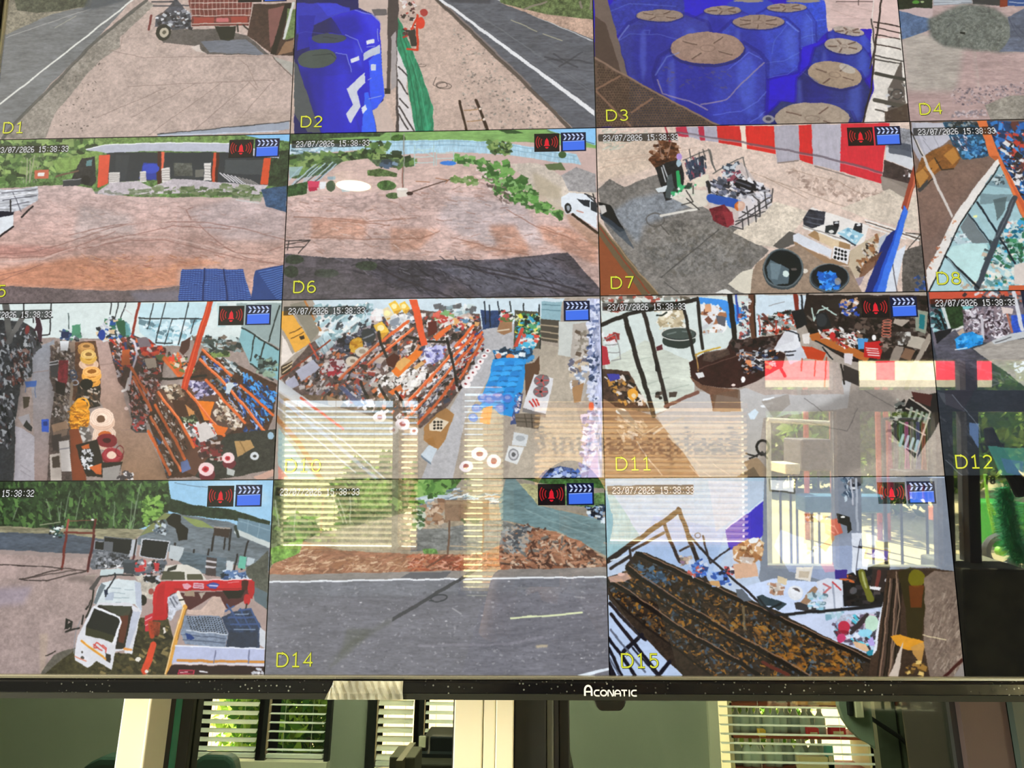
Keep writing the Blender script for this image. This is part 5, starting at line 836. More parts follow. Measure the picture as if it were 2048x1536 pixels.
for x,y in ((1655,530),(1648,600)): el(x,y,46,38,'4c3c40',.7); [ln([(x,y),(x+38*np.cos(t),y+30*np.sin(t))],7,'c85050') for t in np.arange(0,6,1.25)]; el(x,y,8,7,'202020')
LN('1580,660 1600,690|1600,650 1620,685|1620,650 1635,680', 10, 'c03838')
po('1490,735 1652,735 1632,830 1500,815', '6e6358'); LN('1500,760 1640,765|1500,785 1640,790|1550,740 1560,820|1590,740 1595,820', 5, '443c34')
po('925,820 1000,740 1060,700 1110,740 1060,900 1010,960 920,900', 'a57848'); po('960,800 1000,760 1080,790 1030,850 960,840', 'e0d0b8'); 
for i in range(3):
    for j in range(3): el(990+i*20, 790+j*19, 8, 7, '1c1816')
po('905,990 958,930 1012,952 968,1038', 'c5d0da'); po('905,990 968,1038 968,1050 905,1005', '6c7c8c'); po('930,900 980,880 1000,930 960,930', 'a0703c')
po('1480,850 1570,865 1560,940 1470,930', 'cfd3d6'); el(1520,890,30,18,'a8acb0'); po('1450,935 1550,945 1500,1052 1425,1025', 'dadcdc'); el(1480,990,32,38,'8c8c90'); el(1480,990,24,28,'c8c8cc'); el(1480,990,12,14,'5c5c60')
po('1850,180 1940,170 1960,560 1900,680 1840,600 1830,430', 'b4aca4'); cl('1830,400 1930,380 1930,560 1840,560', 70, 20, 'e4e8f0 8c9cb8 a08468 5c5c70 d0c0a8'); po('1845,570 1920,540 1900,660 1860,670', 'a88058'); cl('1870,220 1930,220 1930,400 1870,400', 40, 18, '5c4c40 c8c0b8 8c8478')
po('1938,20 2030,20 2030,1160 1890,1160 1960,700', 'b9bfdc', n=.3, k=4); cl('1940,30 2010,30 2000,700 1950,700', 150, 16, 'e4e8f8 5c6c98 9098b8 c8d0e8 2c3c5c'); cl('1920,700 1990,700 1960,1150 1890,1150', 90, 18, 'e0d4ec b8a8c8 f0ecf8 8c84a8'); el(1962,690,18,26,'e86040')
po('40,620 180,700 720,790 880,900 900,1160 40,1160', '8a8478', .6, n=.15, sf=6); po('20,520 260,690 240,720 20,600', 'c8ccd0'); po('50,640 80,640 182,722 160,770 60,690', 'a5825c'); LN('20,590 170,700', 12, 'c8c4c4')
po('20,820 270,1160 20,1160', '9ab4b4'); LN('10,760 150,920 300,1160', 30, 'a8744c'); LN('20,640 300,860 640,1150', 20, 'a8a8b4'); LN('20,700 240,880 500,1100|60,660 420,900 700,1160', 9, 'c4c4c8'); LN('30,760 200,900 420,1140', 8, 'a89888'); LN('160,640 420,830', 14, 'd2442f'); po('20,1060 100,1160 20,1160', 'd08c80')
po('1610,1160 1680,1085 1760,1060 1850,1075 1930,1160', '4c5c88', n=.3); cl('1690,1080 1880,1090 1900,1140 1680,1140', 60, 16, '2c3858 8ca0d8 c8d8f0 1c2438 4c70c0'); po('1960,1050 2000,960 2010,1140 1940,1140', 'c4b8e0')
po('40,520 340,300 620,180 700,420 560,600 400,700 120,620', '3a2c30', .22, sf=10); po('1120,420 1290,240 1290,320 1160,570 1060,700 900,830 830,760', '201410', .18, sf=6)
# D11 office corner
feed(11, 1190, 580, .33691, 'a89a8c')
po('20,20 2060,20 2060,1140 20,1140', 'a79c92', n=.05); po('30,60 960,30 970,290 780,340 590,400 590,640 350,740 60,500', 'd3dedb'); po('60,440 300,300 560,420 590,600 440,690 330,720 200,640', 'ccd2c4', .8, n=.1, k=1); LN('300,560 440,520|330,620 560,560|240,420 330,400', 5, 'a4b0a4', .7)
po('370,745 590,605 860,590 1000,540 1520,540 1500,700 1000,760 950,1140 560,1140', 'c3c2c4', g='aca69c'); po('860,560 1180,400 1440,430 1470,560 1480,620 1000,620', 'b8aaa2', n=.05); po('30,640 180,690 350,745 480,900 640,1140 20,1140', '8c6a50', n=.1, k=1)
po('35,470 200,480 262,600 330,720 260,720 120,690 40,640', '47332a', n=.3); cl('60,520 210,510 310,700 130,660', 120, 17, '1c1614 d8c8b8 8c6c50 5c4434 e8e0d8 c89040 3c2c24', .6); po('70,500 150,500 150,530 90,545', '3c3ca0'); el(225,620,32,34,'e8a43c'); el(232,630,14,14,'f0d8b0'); el(155,720,32,20,'d8d8d4'); po('120,700 200,720 280,850 200,800', '8c7c6c')
cl('120,760 330,760 300,880 160,880', 50, 20, 'c8b49c e0d4c4 a08468', .5, 2.4, a=.6)
cl('40,40 560,40 520,120 180,100 60,170', 110, 18, '8c8c84 d8dcd8 a84c40 5c5448 e8e8e4'); cl('360,110 520,110 540,240 380,250', 80, 20, 'e8e0c8 c8b898 f4f0e4 a89878'); LN('365,150 400,148 425,130', 10, '28302c')
po('618,45 770,60 880,110 905,165 800,228 740,150 620,80', '3f8fe2'); po('620,80 760,130 740,240 640,200', 'd8dce0'); cl('640,90 770,110 770,240 650,260', 60, 20, 'e8e8ec a86c48 c8ccd0 6c3c2c f4f4f4'); po('650,85 690,85 690,130 650,130', 'dca47c'); po('720,150 780,160 770,215 730,200', '5c5c64')
el(500,300,98,48,'2c3632'); el(500,262,106,42,'20282a'); el(500,260,104,40,'dcdcd4', h=6); el(500,258,96,33,'45504c'); LN('430,260 480,248|520,245 570,250', 8, '707c78'); po('360,335 400,320 405,350 365,360', '5c2830')
cl('40,260 130,260 130,320 50,320', 20, 18, 'c83c38 e8e8ec 8c2c2c'); LN('50,300 125,265 155,410 100,420|60,330 140,320|70,370 148,370', 5, '8c8c8c'); po('35,330 70,340 90,440 40,450', 'b02c3c')
LN('40,205 200,140 600,55', 24, '241f1d'); LN('178,165 240,380 350,745', 27, '241f1d'); LN('290,135 370,440 430,690', 24, '2c2523'); LN('418,688 610,604', 20, '7c5448'); LN('528,110 560,260 592,420', 18, '241f1d'); LN('608,50 622,200 642,350', 18, '241f1d'); LN('800,30 830,300', 30, '1c1816'); LN('838,30 850,180', 14, '3448a0'); po('352,400 380,430 380,490 356,480', '1c1a1a'); LN('925,30 942,275', 34, '5c3a2a'); LN('945,30 955,270', 8, '1c1412'); cl('380,600 400,600 400,645 360,640', 6, 14, '1c1a18 4c3c34'); po('440,605 490,600 480,630 440,635', '4c4038')
cl('860,40 920,40 915,290 860,290', 60, 12, 'c8ccd4 a84c48 3c3c48 e8e8e8')
po('955,30 1260,30 1260,170 960,280', 'cfe0ec'); LN('1190,30 1205,150', 26, '7c2c20'); LN('1225,30 1235,120', 12, '20242c'); LN('1262,30 1268,170', 18, '1c1c20'); po('1275,30 1370,30 1360,110 1275,150', 'b4c4bc'); cl('1280,40 1350,40 1350,100 1280,110', 20, 14, 'e8f0ec 8c9c94')
cl('975,150 1190,120 1200,220 990,265', 150, 18, '1c1816 c84830 e8ecec 5c2c24 8c9c9c 283430 e0dcd8', .1, 2); LN('975,155 980,265|1075,185 1078,260|1170,130 1175,200', 7, 'a83428'); LN('1030,92 1125,70', 4, '8c8c90')
po('555,430 640,382 780,350 800,310 900,290 1100,262 1150,236 1185,262 1180,300 1060,350 1135,382 1115,455 955,542 850,582 760,580 640,560 575,520', '321a18', n=.2); po('565,510 640,560 760,582 850,590 850,640 720,620 700,720 680,620 600,570', '70503f', n=.15); po('860,590 870,720 700,720 700,620', '6c5444', .8)
cl('840,360 1100,340 1060,460 890,500', 160, 15, 'f0f0f0 2c3c60 1c1414 c8ccd0 e8905c 5c5458 181418 a8b0b8', .3, 1.9); cl('800,300 1080,280 1060,340 820,350', 80, 16, '141010 3c2c28 5c4c48 241818'); LN('596,385 740,338', 9, 'c8a23c'); LN('600,380 612,480', 8, 'b08c50'); LN('612,475 860,380', 6, '5c4038'); po('650,370 790,345 800,380 690,430 640,420', '54443c', .8, n=.3)
po('598,492 638,487 650,515 617,523', 'd9dadb'); el(880,530,13,18,'f4f4f4'); el(822,566,12,8,'e8d8d0'); ln('1100,455 1125,510', 18, '5c1818')
po('1130,240 1200,240 1220,330 1150,380 1060,350', 'e4e8f0', .9); LN('1135,240 1210,260 1215,300', 8, '20242c'); po('1130,380 1220,330 1270,400 1160,440', 'cdd3e0', .9); LN('1130,370 1190,360|1140,390 1180,385', 9, '2c2c34')
po('1230,170 1260,30 2000,30 2010,430 1650,430 1500,420 1290,290', '261c1a', n=.2); cl('1240,160 2000,60 2000,420 1640,330 1300,250', 260, 20, '1c1412 3c302c 5c4c44 14100e 302420 6c645c', .2, 2); po('1165,130 1240,110 1260,200 1200,230', '18181c'); LN('1290,110 1300,180 1330,120 1420,100|1350,95 1430,150', 9, 'b4ccc4'); po('1310,145 1372,132 1402,215 1322,232', '1b1c20'); el(1345,180,30,38,'2c3034'); po('1360,60 1480,50 1480,110 1390,110', '2c2420'); cl('1450,60 1560,50 1560,150 1480,150', 50, 14, '2c4cb0 e8e4e4 c8a080 5c5454')
po('1275,262 1330,248 1640,395 1610,428 1290,298', 'b2642c'); cl('1320,230 1560,230 1600,330 1500,350 1360,280', 130, 16, 'f0f0f0 c8c4c0 241c1c 8c6c58 a82c28 e8e8e8', .4, 2.2); el(1408,272,18,22,'c02c2c'); po('1230,262 1278,250 1275,320 1235,315', 'e0dad6')
po('1555,290 1620,285 1610,350 1560,355', '4c94d0'); po('1600,310 1720,295 1690,412 1596,400', 'be1f22'); [ln([(1610+i*4,345+i*14),(1680+i*2,350+i*14)],6,'f0e8e8') for i in range(4)]; el(1655,280,14,18,'f0f0f0'); [el(1735-i*1,185+i*17,26,8,'c86c58',h=5) for i in range(6)]; cl('1700,280 1780,280 1780,350 1700,350', 30, 14, '5c4c44 8c7c70 241c18')
po('1225,330 1290,340 1372,372 1352,420 1262,410', 'c0401f'); LN('1230,410 1225,480|1310,420 1300,510|1375,400 1365,570', 7, 'b04830'); LN('1460,440 1480,560', 10, '2c2824'); LN('1310,300 1420,360|1350,340 1410,410', 9, '1c2024'); po('1478,375 1530,380 1525,440 1480,430', 'd5cdd0'); po('1475,440 1572,480 1568,575 1470,530', '3c3632')
po('1780,170 1870,180 1820,220 1770,200', 'a89c90'); po('1900,110 1980,130 1960,260 1900,240', '8c9484'); po('1925,140 1960,150 1950,235 1920,225', '1c7078'); po('1870,265 1990,300 1960,362 1850,330', 'b3aa9d'); cl('1790,250 1870,260 1850,330 1790,310', 40, 14, 'c8c8c4 4c4440 8c8880'); po('1785,330 1835,335 1800,425 1745,425', '8c8076'); ln('1985,270 1900,440 1850,580', 26, '9b9084'); po('1840,340 1900,360 1870,420 1810,400', '7a5c48')
LN('1000,650 1060,640|1010,680 1050,670|990,690 1030,690', 14, 'f0f4f8'); po('905,735 950,705 970,720 945,765 920,765', 'd4e4f0'); po('985,660 1150,620 1160,680 1060,760', 'a09890', .8); el(1210,595,14,28,'b8b0a8'); LN('1245,560 1275,620', 10, 'b0a8a0')
el(995,935,34,42,'1e1c1c',h=14); LN('920,1000 990,960 1020,1000|900,970 960,985', 9, '2a2828'); po('885,1020 960,990 1020,1060 1010,1140 920,1100', '9c8468'); po('850,1100 940,1050 1000,1140 840,1140', '70604c')
LN('440,865 520,950 620,1035|480,880 560,970|350,850 420,800 520,760', 13, 'c4baac', .8); LN('250,900 330,1020|300,980 400,1100|560,1040 620,1110|700,1030 800,1100|640,1080 700,1120', 6, 'd8ccbc', .6); LN('180,790 280,860 370,810|130,830 170,900', 6, 'c8b8a0', .6)
po('1600,560 1790,640 1850,700 1760,960 1400,1140 1000,1140 1000,900 1200,760', '716c68', .5, sf=6); LN('1240,640 1350,720|1600,600 1790,700|1150,760 1500,840 1560,700', 4, '504c4a', .6)
po('1760,850 1868,640 2060,600 2060,760 1905,1010', '262422'); LN('1870,640 1990,720 1900,1010|1850,700 1985,760|1790,770 1960,860|1750,880 1910,970', 10, 'b7ada0'); cl('1790,640 1850,640 1770,860 1740,850', 30, 16, 'b4b4a8 1c1c1a 5c605c'); [ln([(1830+i*30,860+i*12),(1810+i*30,920+i*12)],17,'9cb0b4') for i in range(4)]; [ln([(1880+i*30,700+i*12),(1865+i*30,750+i*12)],15,'8c9488') for i in range(4)]; po('1880,600 2000,620 1990,690 1900,660', '4c2c28')
# D12 shop front
feed(12, 1748, 580, .25381, '3c424c')
po('400,0 4000,0 4000,1500 400,1500', '3d4350', g='262b30', n=.12, k=2); po('430,10 4000,10 4000,120 440,120', '4c4a50'); po('430,10 1182,0 1182,40 800,60 440,110', 'c8523c'); cl('700,30 1182,10 1182,110 760,60', 60, 20, '8c8c90 2c2830 b86c58 506070 d8d8dc')
po('430,110 4000,110 4000,320 1182,340 920,420 600,340 470,440', '6a6470', n=.3); cl('440,130 560,120 590,280 480,330', 70, 22, '6ca8b0 2c5c64 a8d0d4 181c20 3c7c84'); po('560,125 695,115 705,288 590,312', '233a20', n=.4, k=3); LN('540,130 600,310', 26, 'c8d0d0'); po('695,130 790,125 780,180 700,175', '7cc0c4'); el(515,180,12,16,'101014'); LN('520,190 560,300', 20, '14161a'); LN('600,330 700,290', 16, 'd4d4d0'); po('470,330 620,300 600,350 500,440', '1a1a20')
cl('700,160 960,130 1060,220 1060,370 860,405 720,320', 300, 20, 'b0a4b0 4c3c44 d8d4dc 6c5c68 2c2028 8c7c84 e8e4ec', .3, 2.2, 1); LN('850,220 860,380', 22, 'c4c0c8'); po('620,360 700,300 720,330 650,380', 'b5a292'); po('1080,200 1400,180 1400,320 1090,340', '2d51ba', n=.2); LN('1050,190 1090,330', 16, 'b06c58'); LN('1098,20 1166,310', 30, 'd2d4dc'); po('1000,130 1100,150 1090,190 1010,180', 'd8c8c4'); po('1150,10 4000,10 4000,200 1182,150', '161c34')
po('470,440 640,310 760,460 870,530 820,700 500,560', '4d4c58', n=.3, k=2); po('780,462 950,392 4000,300 4000,760 1182,760 1030,640 870,530', 'a49e98', n=.15, k=1); po('930,400 1050,350 1300,300 1300,350 950,425', 'c0c4c8'); LN('960,410 1080,370', 8, '5c5c60')
po('640,385 700,340 780,328 862,378 850,422 740,462 650,474', '1c8ad8', n=.2); cl('650,380 850,360 840,420 670,450', 30, 20, '58b8f4 0c5c9c 2c98e0'); LN('640,470 730,455', 8, 'd8e4ec')
cl('500,500 1150,700 900,760 520,620', 90, 32, '5c5a66 38363f 6c6a74', .3, 5, .3, a=.5); po('500,800 620,820 720,960 560,900', '50545c', .8); po('750,1050 825,1050 825,1245 752,1135', '5a749c', .9); po('560,560 880,640 700,960 560,900', '34323c', .6); LN('620,820 830,1080 840,1160|560,1340 700,1470', 5, '8c94a0', .7)
po('900,1230 1240,1250 1400,1400 1000,1480', '3f7e72', .8); po('1000,1320 1182,1350 1182,1470 1040,1440', '46688a', .8); cl('500,1000 760,1000 760,1440 520,1440', 40, 30, '30343c 4c5058', 1, 4, a=.4)
# D13 yard with truck crane
feed(13, 0, 950, .26855, 'a8948f')
po('-300,30 2040,30 2040,400 -300,400', '9ac8e8'); po('1500,60 1900,50 2000,200 1800,200', 'c8e4f4', .7, sf=8); LN('1300,60 1760,120', 4, '5c7080')
po('-300,30 1250,30 1270,170 1240,285 1130,370 900,435 -300,400', '2c4027', n=.4, k=3); cl('-250,50 1250,50 1240,280 900,400 -250,370', 800, 30, '2c4424 3c5c30 1c2c18 4c7038 24381e 5c8444 182414', 1.2, 2.6, .6); cl('1060,180 1200,160 1215,280 1080,380', 90, 22, '5c8838 7ca84c 486c2c 90bc5c')
LN('460,200 440,340|430,240 445,340|980,200 965,390|1010,200 990,400|1050,60 970,395|850,200 850,380|600,160 560,330|350,180 380,330|130,250 100,330|520,120 480,330', 8, '8fa088', .6); LN('-50,280 0,300', 5, '8fa088')
po('-300,370 500,400 1000,400 1100,400 1000,480 -300,440', '8f8a70', n=.3, k=1); po('-300,420 480,440 720,470 1000,500 900,640 500,640 -300,570', '4f5865', n=.2, k=1); po('-300,540 700,590 700,640 -300,580', 'b09a92', .8)
po('1230,285 1350,290 1700,350 2000,440 2010,720 1500,620 1000,510 1080,400 1200,330', '68727a', n=.2, k=1); po('1230,280 1290,300 1160,420 1040,450 1100,390', '7c8454'); po('1350,300 1500,340 1600,400 1450,380', '8c9c50', .8); po('1260,170 1450,225 1750,262 2010,345 2010,450 1760,340 1350,292 1250,260', '223021', n=.4, k=3)
po('1770,318 2020,370 2010,525 1765,405', '6b8899'); LN('1780,340 2010,410|1850,340 1840,420|1930,360 1920,460', 5, '8ca8b8'); LN('1765,420 2000,520', 36, 'c8d1d0'); ln('1755,380 1775,455', 20, '2c3430')
po('1240,330 1290,282 1345,300 1345,350 1402,400 1394,482 1330,486 1312,395 1252,362', '100d0d'); cl('1150,350 1240,340 1240,440 1150,440', 40, 15, '8ca0b0 20242c c8d4dc 4c5c6c'); cl('370,370 470,380 470,460 370,460', 40, 14, 'e8f0f0 203c38 3c6c64 14181c'); LN('300,372 450,350', 6, 'a8a890')
po('-300,575 680,620 1000,700 720,820 700,960 640,1080 590,1200 560,1285 400,1345 280,1510 -300,1510', 'a99590', n=.10, g='a18f8c'); po('-60,590 150,640 120,760 -60,780', 'c0a8a4', .5, sf=6); po('-60,850 240,830 180,960 -60,980', '9c94ac', .5, sf=6); po('300,1180 360,1180 340,1480 300,1480', 'c0ac90', .35, sf=2)
po('280,1510 405,1340 480,1310 560,1285 640,1510', '5f5b52', n=.15); ln('345,1345 415,1312', 8, '2c2824')
LN('510,335 495,430', 16, 'a04c44'); LN('495,430 478,560 460,700', 17, '6d2824'); LN('712,335 695,450 655,712', 17, '5a2422'); LN('505,342 705,340', 5, '8c4c44'); LN('480,430 700,432', 13, '6c3028'); el(686,336,12,8,'f0e8e8'); LN('-60,662 300,682 455,695|455,700 140,778 350,785 640,715', 7, '332a2a'); LN('160,775 460,700|340,790 660,705|200,765 560,710', 8, '453a38', .8); LN('460,695 650,710', 6, '3a2c2c')
po('720,735 640,745 620,770 700,780', 'c8b8ac'); po('500,760 720,740 700,860 660,800 520,790', '6c605c', .7, sf=3)
po('700,560 985,590 930,690 690,700 670,680', '62676f', n=.3); cl('720,575 970,600 930,680 710,690', 160, 12, 'a8acb4 4c5058 7c8088 2c2e34', .1, 1.3, .2); cl('770,665 900,670 890,690 780,690', 16, 12, 'e8e8ec 202024')
po('700,485 848,495 838,572 694,555', '8a8e94'); po('708,494 840,502 830,564 702,550', '17191c'); po('772,452 988,474 975,595 768,562', '5c6066'); po('778,460 980,482 968,588 840,570 845,500 776,490', '16181c')
po('1058,472 1268,495 1240,632 1032,608', 'c3c7cf'); po('1068,482 1258,502 1232,624 1042,602', '14161c'); po('985,480 1030,480 1010,610 960,600', 'b8bcc4')
LN('1018,478 990,640|1303,508 1280,632|1560,550 1530,705|1846,490 1798,702|1768,588 1742,712|1600,400 1578,560|1725,405 1705,560|1680,470 1668,550|1445,560 1440,600', 12, '1f1b1e'); LN('1000,600 985,650|700,450 660,700', 14, '4c1c22')
po('1590,385 1718,400 1708,465 1590,452', '362824'); po('1590,378 1720,392 1718,404 1590,390', '9c948c'); po('1270,520 1372,540 1345,645 1258,622', 'bcc5ca'); po('1370,570 1690,620 1672,770 1480,720 1330,645', '5a6974', n=.25, k=1); po('1690,640 1740,645 1730,720 1680,715', 'c4ccd0'); po('1782,600 1834,610 1822,702 1770,690', '66b6a0'); po('1840,610 1900,620 1880,680 1830,670', 'b4c0c8'); po('1540,610 1620,620 1610,760 1530,740', '3c2c2c', .8); LN('1540,640 1610,650|1535,680 1605,690', 14, 'c8c4c8')
po('1660,710 1900,745 1880,800 1650,775', '46628c', n=.4); cl('1660,710 1900,740 1880,790 1660,770', 50, 20, 'd0dcec 2c4878 5c7cac 14202c')
po('1830,690 1900,650 1995,560 2010,1020 1960,980 1890,820 1830,740', '55574e', n=.2); po('1880,820 1990,880 1990,1000 1900,940', '5c6c74')
cl('980,640 1240,640 1220,740 1000,740', 110, 18, '8c9098 c83c40 3c4450 d8dce0 5c6470 201c20'); po('918,642 1006,642 1000,738 914,732', '363c44'); el(962,642,44,14,'4c545c'); po('1000,690 1065,690 1060,720 1010,722', 'c03038'); po('1145,655 1185,655 1180,715 1150,715', 'b83038')
po('748,700 918,702 915,750 740,755', 'c3d2d6'); po('730,755 760,750 700,860 665,850', '4a4646')
po('1000,752 1100,740 1200,780 1160,830 1150,935 1060,905 1050,820', 'c6beb2', n=.15); po('1060,760 1180,745 1180,790 1120,800', '2c2e34'); cl('1070,750 1180,745 1180,800 1080,790', 24, 14, 'c8ccd4 14161c'); el(1126,865,20,24,'9c5048'); el(1060,930,34,42,'1c1a18')
po('1225,680 1330,660 1400,665 1490,705 1545,782 1200,778', 'd8d4cb'); po('1215,712 1380,718 1376,782 1195,775', '4a4a3a'); po('1395,735 1500,735 1520,780 1395,780', '52503e'); po('1250,690 1320,665 1310,700 1240,715', '2c2c28')
po('1140,900 1250,880 1850,860 1890,900 1700,1000 1590,900 1400,1010 1260,950 1240,1080', '4c2428'); po('1380,860 1450,865 1450,905 1370,900', 'a08c78'); po('1660,860 1830,860 1790,920 1700,920', '14100f'); po('1480,880 1530,870 1500,920', 'a89c90')
po('1390,1000 1500,1000 1590,905 1640,905 1680,980 1660,1060 1390,1030', 'c9b0a4', n=.06); po('1180,880 1260,930 1240,1080 1140,1080', '8a141c')
po('1030,1060 1250,1050 1310,1300 1240,1510 300,1510 560,1300 980,1330', '3b3722', n=.3, k=0); cl('1040,1080 1240,1080 1290,1300 1240,1480 640,1480 860,1330', 120, 24, '2c2818 5c5030 4c4428 1c1a10 8c7c50', .4, 2); el(1030,1375,20,18,'e0dcd4'); po('1215,1130 1228,1130 1235,1170 1215,1180', 'e0d8d0')
po('1145,885 1160,830 1200,790 1300,785 1876,780 1893,800 1893,852 1840,858 1340,862 1270,890 1235,1000 1250,1050 1240,1075 1135,1085', 'ca1d29', g='b41822'); ln('1290,782 1870,780', 8, 'f0d8d8'); po('1180,830 1230,800 1220,1040 1150,1060', 'a81420', .6); LN('1300,850 1830,848', 7, '8c1420')
po('1355,808 1400,802 1432,830 1400,850 1370,842', 'e0a0b0'); po('1440,800 1520,804 1514,846 1440,846', 'd8b4c0'); LN('1450,815 1510,818|1450,832 1505,835', 5, 'b02c48'); po('1535,815 1580,800 1640,815 1610,845 1560,842', '3c4a98'); LN('1560,822 1620,826', 9, 'c8ccec'); LN('1700,802 1780,798', 4, 'e8b0b0')
po('1850,790 1896,792 1896,880 1880,925 1850,920', 'ae1c24'); po('1800,790 1850,790 1845,860 1800,860', '3c1414'); el(1838,930,27,42,'b82028'); LN('1835,965 1830,1000', 12, '2c2420')
po('1080,1050 1140,1030 1135,1160 1080,1170', 'c02c3c'); LN('1085,1080 1130,1060|1085,1120 1130,1100', 6, 'e8b8b8'); ln('1120,1100 1130,1200', 34, 'b03c20'); ln('1140,1265 1108,1380 1075,1460', 48, 'd6482c'); el(1092,1464,14,12,'e8e0d8'); po('1110,1090 1200,1090 1180,1200 1130,1190', '8c3420',.8,n=.3)
po('755,800 880,775 1000,780 1045,800 1056,880 1052,1015 1000,960 700,958 725,860', 'd4dfe4'); LN('830,840 900,845|850,875 930,880|840,910 960,915|860,945 900,945|930,850 990,855', 6, 'a4b4bc'); po('1000,790 1045,800 1056,880 1052,1015 1010,960', 'b4bcd0', .8); po('755,800 700,950 720,960 790,820', '6c7880'); LN('700,860 690,940 640,1060', 12, '23221f'); ln('745,752 860,745 990,745', 10, '2c2c30')
po('780,880 850,870 840,930 790,930', 'a8b4c8', .8); LN('855,735 860,760 800,850 790,900', 10, '1c2028'); po('778,850 806,850 806,888 784,888', '1c2840')
po('680,985 740,945 960,950 1020,985 1052,1012 1030,1120 985,1335 932,1322 930,1300 862,1312 832,1448 720,1385 652,1435 560,1385 552,1330 585,1190 640,1080', 'd9dae1'); po('735,965 975,975 985,1010 932,1290 862,1292 900,1090 885,1060 720,980', '241f1c'); po('895,1050 960,1000 950,1120 925,1250 885,1240', '5e2f22', .9); po('740,965 980,975 960,1040 880,1050', '3c4034', .9); po('700,988 720,985 880,1062 894,1090 846,1246 636,1192 640,1130', '1b1d1c'); po('640,1130 860,1200 845,1246 636,1192', '3a3a24', .8)
po('985,1010 1045,1020 1025,1110 960,1300 932,1300', 'bcc2d2'); po('700,968 890,1055 905,1095 852,1262 840,1250 890,1090 880,1068 690,985', 'e8eaf0'); LN('610,1238 700,1310 790,1370', 14, 'dd9430'); LN('640,1255 780,1355', 4, 'f0d8a0'); LN('700,1265 740,1300 760,1310|720,1250 770,1290 790,1300|700,1290 730,1290|760,1270 795,1290 790,1320|715,1255 700,1280', 8, 'cc4c44'); po('790,1325 828,1335 822,1398 792,1380', '302c28'); el(616,1360,12,12,'4c4844'); el(615,1318,7,9,'4c4844'); ln('555,1350 640,1385', 8, 'd0846c'); LN('930,1290 980,1300', 16, 'e09850'); LN('600,1080 570,1160 545,1330', 5, '8c9098')
LN('490,1075 540,1090 530,1150 490,1170', 10, '1b1b1b'); po('486,1072 502,1070 506,1110 532,1090 540,1120 505,1150 480,1150', '1c1c1c'); LN('490,1170 590,1140|620,1050 610,1110|640,1000 655,980', 12, '201e1e'); LN('655,985 680,930', 8, '201e1e')
po('1250,910 1330,870 1380,990 1310,1010 1280,1090 1250,1070', 'c0c4d0', n=.2); LN('1270,920 1300,980|1290,910 1320,960', 8, '5c6070'); ln('1325,875 1368,975', 28, 'e8e0d4'); LN('1335,935 1365,930', 10, '28241c')
ln('1375,985 1305,1230 1235,1500', 34, 'dba048'); LN('1362,990 1292,1230 1222,1500', 7, 'f4d8a8'); LN('1385,1000 1320,1230', 6, '7c5c30')
po('1370,1045 1630,1048 1650,1060 1698,1180 1682,1290 1375,1262 1345,1180', '7f8da3', n=.15)
for i in range(13):
    for j in range(8): el(1395+i*21+j*5, 1052+j*15+i*1.5, 6.5, 4.5, '20262f')
LN('1390,1160 1690,1185', 9, 'c4ccd8'); LN('1350,1190 1680,1215|1360,1230 1680,1250', 7, '505c74'); po('1380,1180 1420,1190 1450,1220 1420,1230 1390,1225', '1c3878')
po('1650,1055 1740,1020 1870,1000 1955,1150 1935,1290 1685,1290 1700,1180', '2c3a54', n=.3); LN('1690,960 1720,1010 1790,1120|1780,1010 1870,1000 1935,1140|1700,1060 1900,1060|1720,1110 1930,1110|1790,1000 1860,1140|1680,1010 1740,980', 12, '3c5484'); LN('1750,1040 1850,1035|1740,1150 1900,1150', 6, '90a4c0'); po('1700,1170 1920,1170 1920,1285 1700,1285', '2b3344', .8)
po('1935,1130 1980,1160 1980,1290 1935,1260', 'c8ccd4'); po('1305,1272 1975,1292 1970,1425 1275,1402', 'b7bedd'); ln('1305,1274 1975,1294', 9, 'e8ecf8'); LN('1320,1380 1600,1388 1965,1392', 17, 'cc8a40'); LN('1605,1310 1590,1395|1860,1310 1850,1400', 9, '6c7090'); LN('1290,1402 1970,1415', 9, 'e0d8d8')
po('1275,1412 1975,1428 1975,1510 1225,1510', '281418'); po('1330,1448 1455,1452 1448,1488 1325,1488', 'c02c4c'); po('1340,1456 1445,1460 1440,1482 1335,1480', '5c1024'); LN('1345,1470 1400,1470', 7, 'f0b0b8'); LN('1490,1465 1545,1470', 12, 'd8d8dc'); cl('1830,1425 1960,1430 1960,1480 1880,1480', 14, 14, 'e8e8ec c8ccd4')
# D14 road in front
feed(14, 530, 950, .3418, '8c8880')
po('20,10 2020,0 2020,600 0,600', '9a9284', n=.15, k=2); po('20,20 900,15 880,300 520,330 300,345 30,560', '5c6648', n=.4, k=3); cl('40,40 880,30 860,260 300,320 60,480', 300, 26, '4c5c3c 6c7c54 3c4830 8c9870 88a860', 1, 2, .8, a=.7); po('540,40 730,40 700,200 560,200', '86a858', .6, n=.3, k=3, sf=5)
LN('395,120 460,280|430,140 480,280|500,120 500,280|180,180 170,330|60,150 80,300', 7, 'b0b4a0', .7); LN('340,140 330,330', 14, '7c6448')
po('20,560 100,440 350,330 560,290 900,200 1100,80 1450,60 1500,150 2020,260 2020,570', 'a0937f', n=.2, k=2); po('430,300 900,210 880,430 700,440 420,470', 'b0a890', .7, n=.15, sf=6)
po('890,15 1160,15 1110,80 900,175 840,160', '48702f', n=.4, k=3); cl('890,25 1150,25 1090,80 900,170', 120, 22, '4c7c38 6c9c4c 2c4c20 88b060'); po('1440,10 2020,0 2020,80 1700,62', '3c6030', n=.4, k=3); po('1560,60 1720,60 1800,110 1990,100 1990,200 1900,190 1740,170', '5c7c4c', n=.4, k=3); po('1480,50 1640,60 1720,170 1600,180', 'a8a878', .8, n=.3)
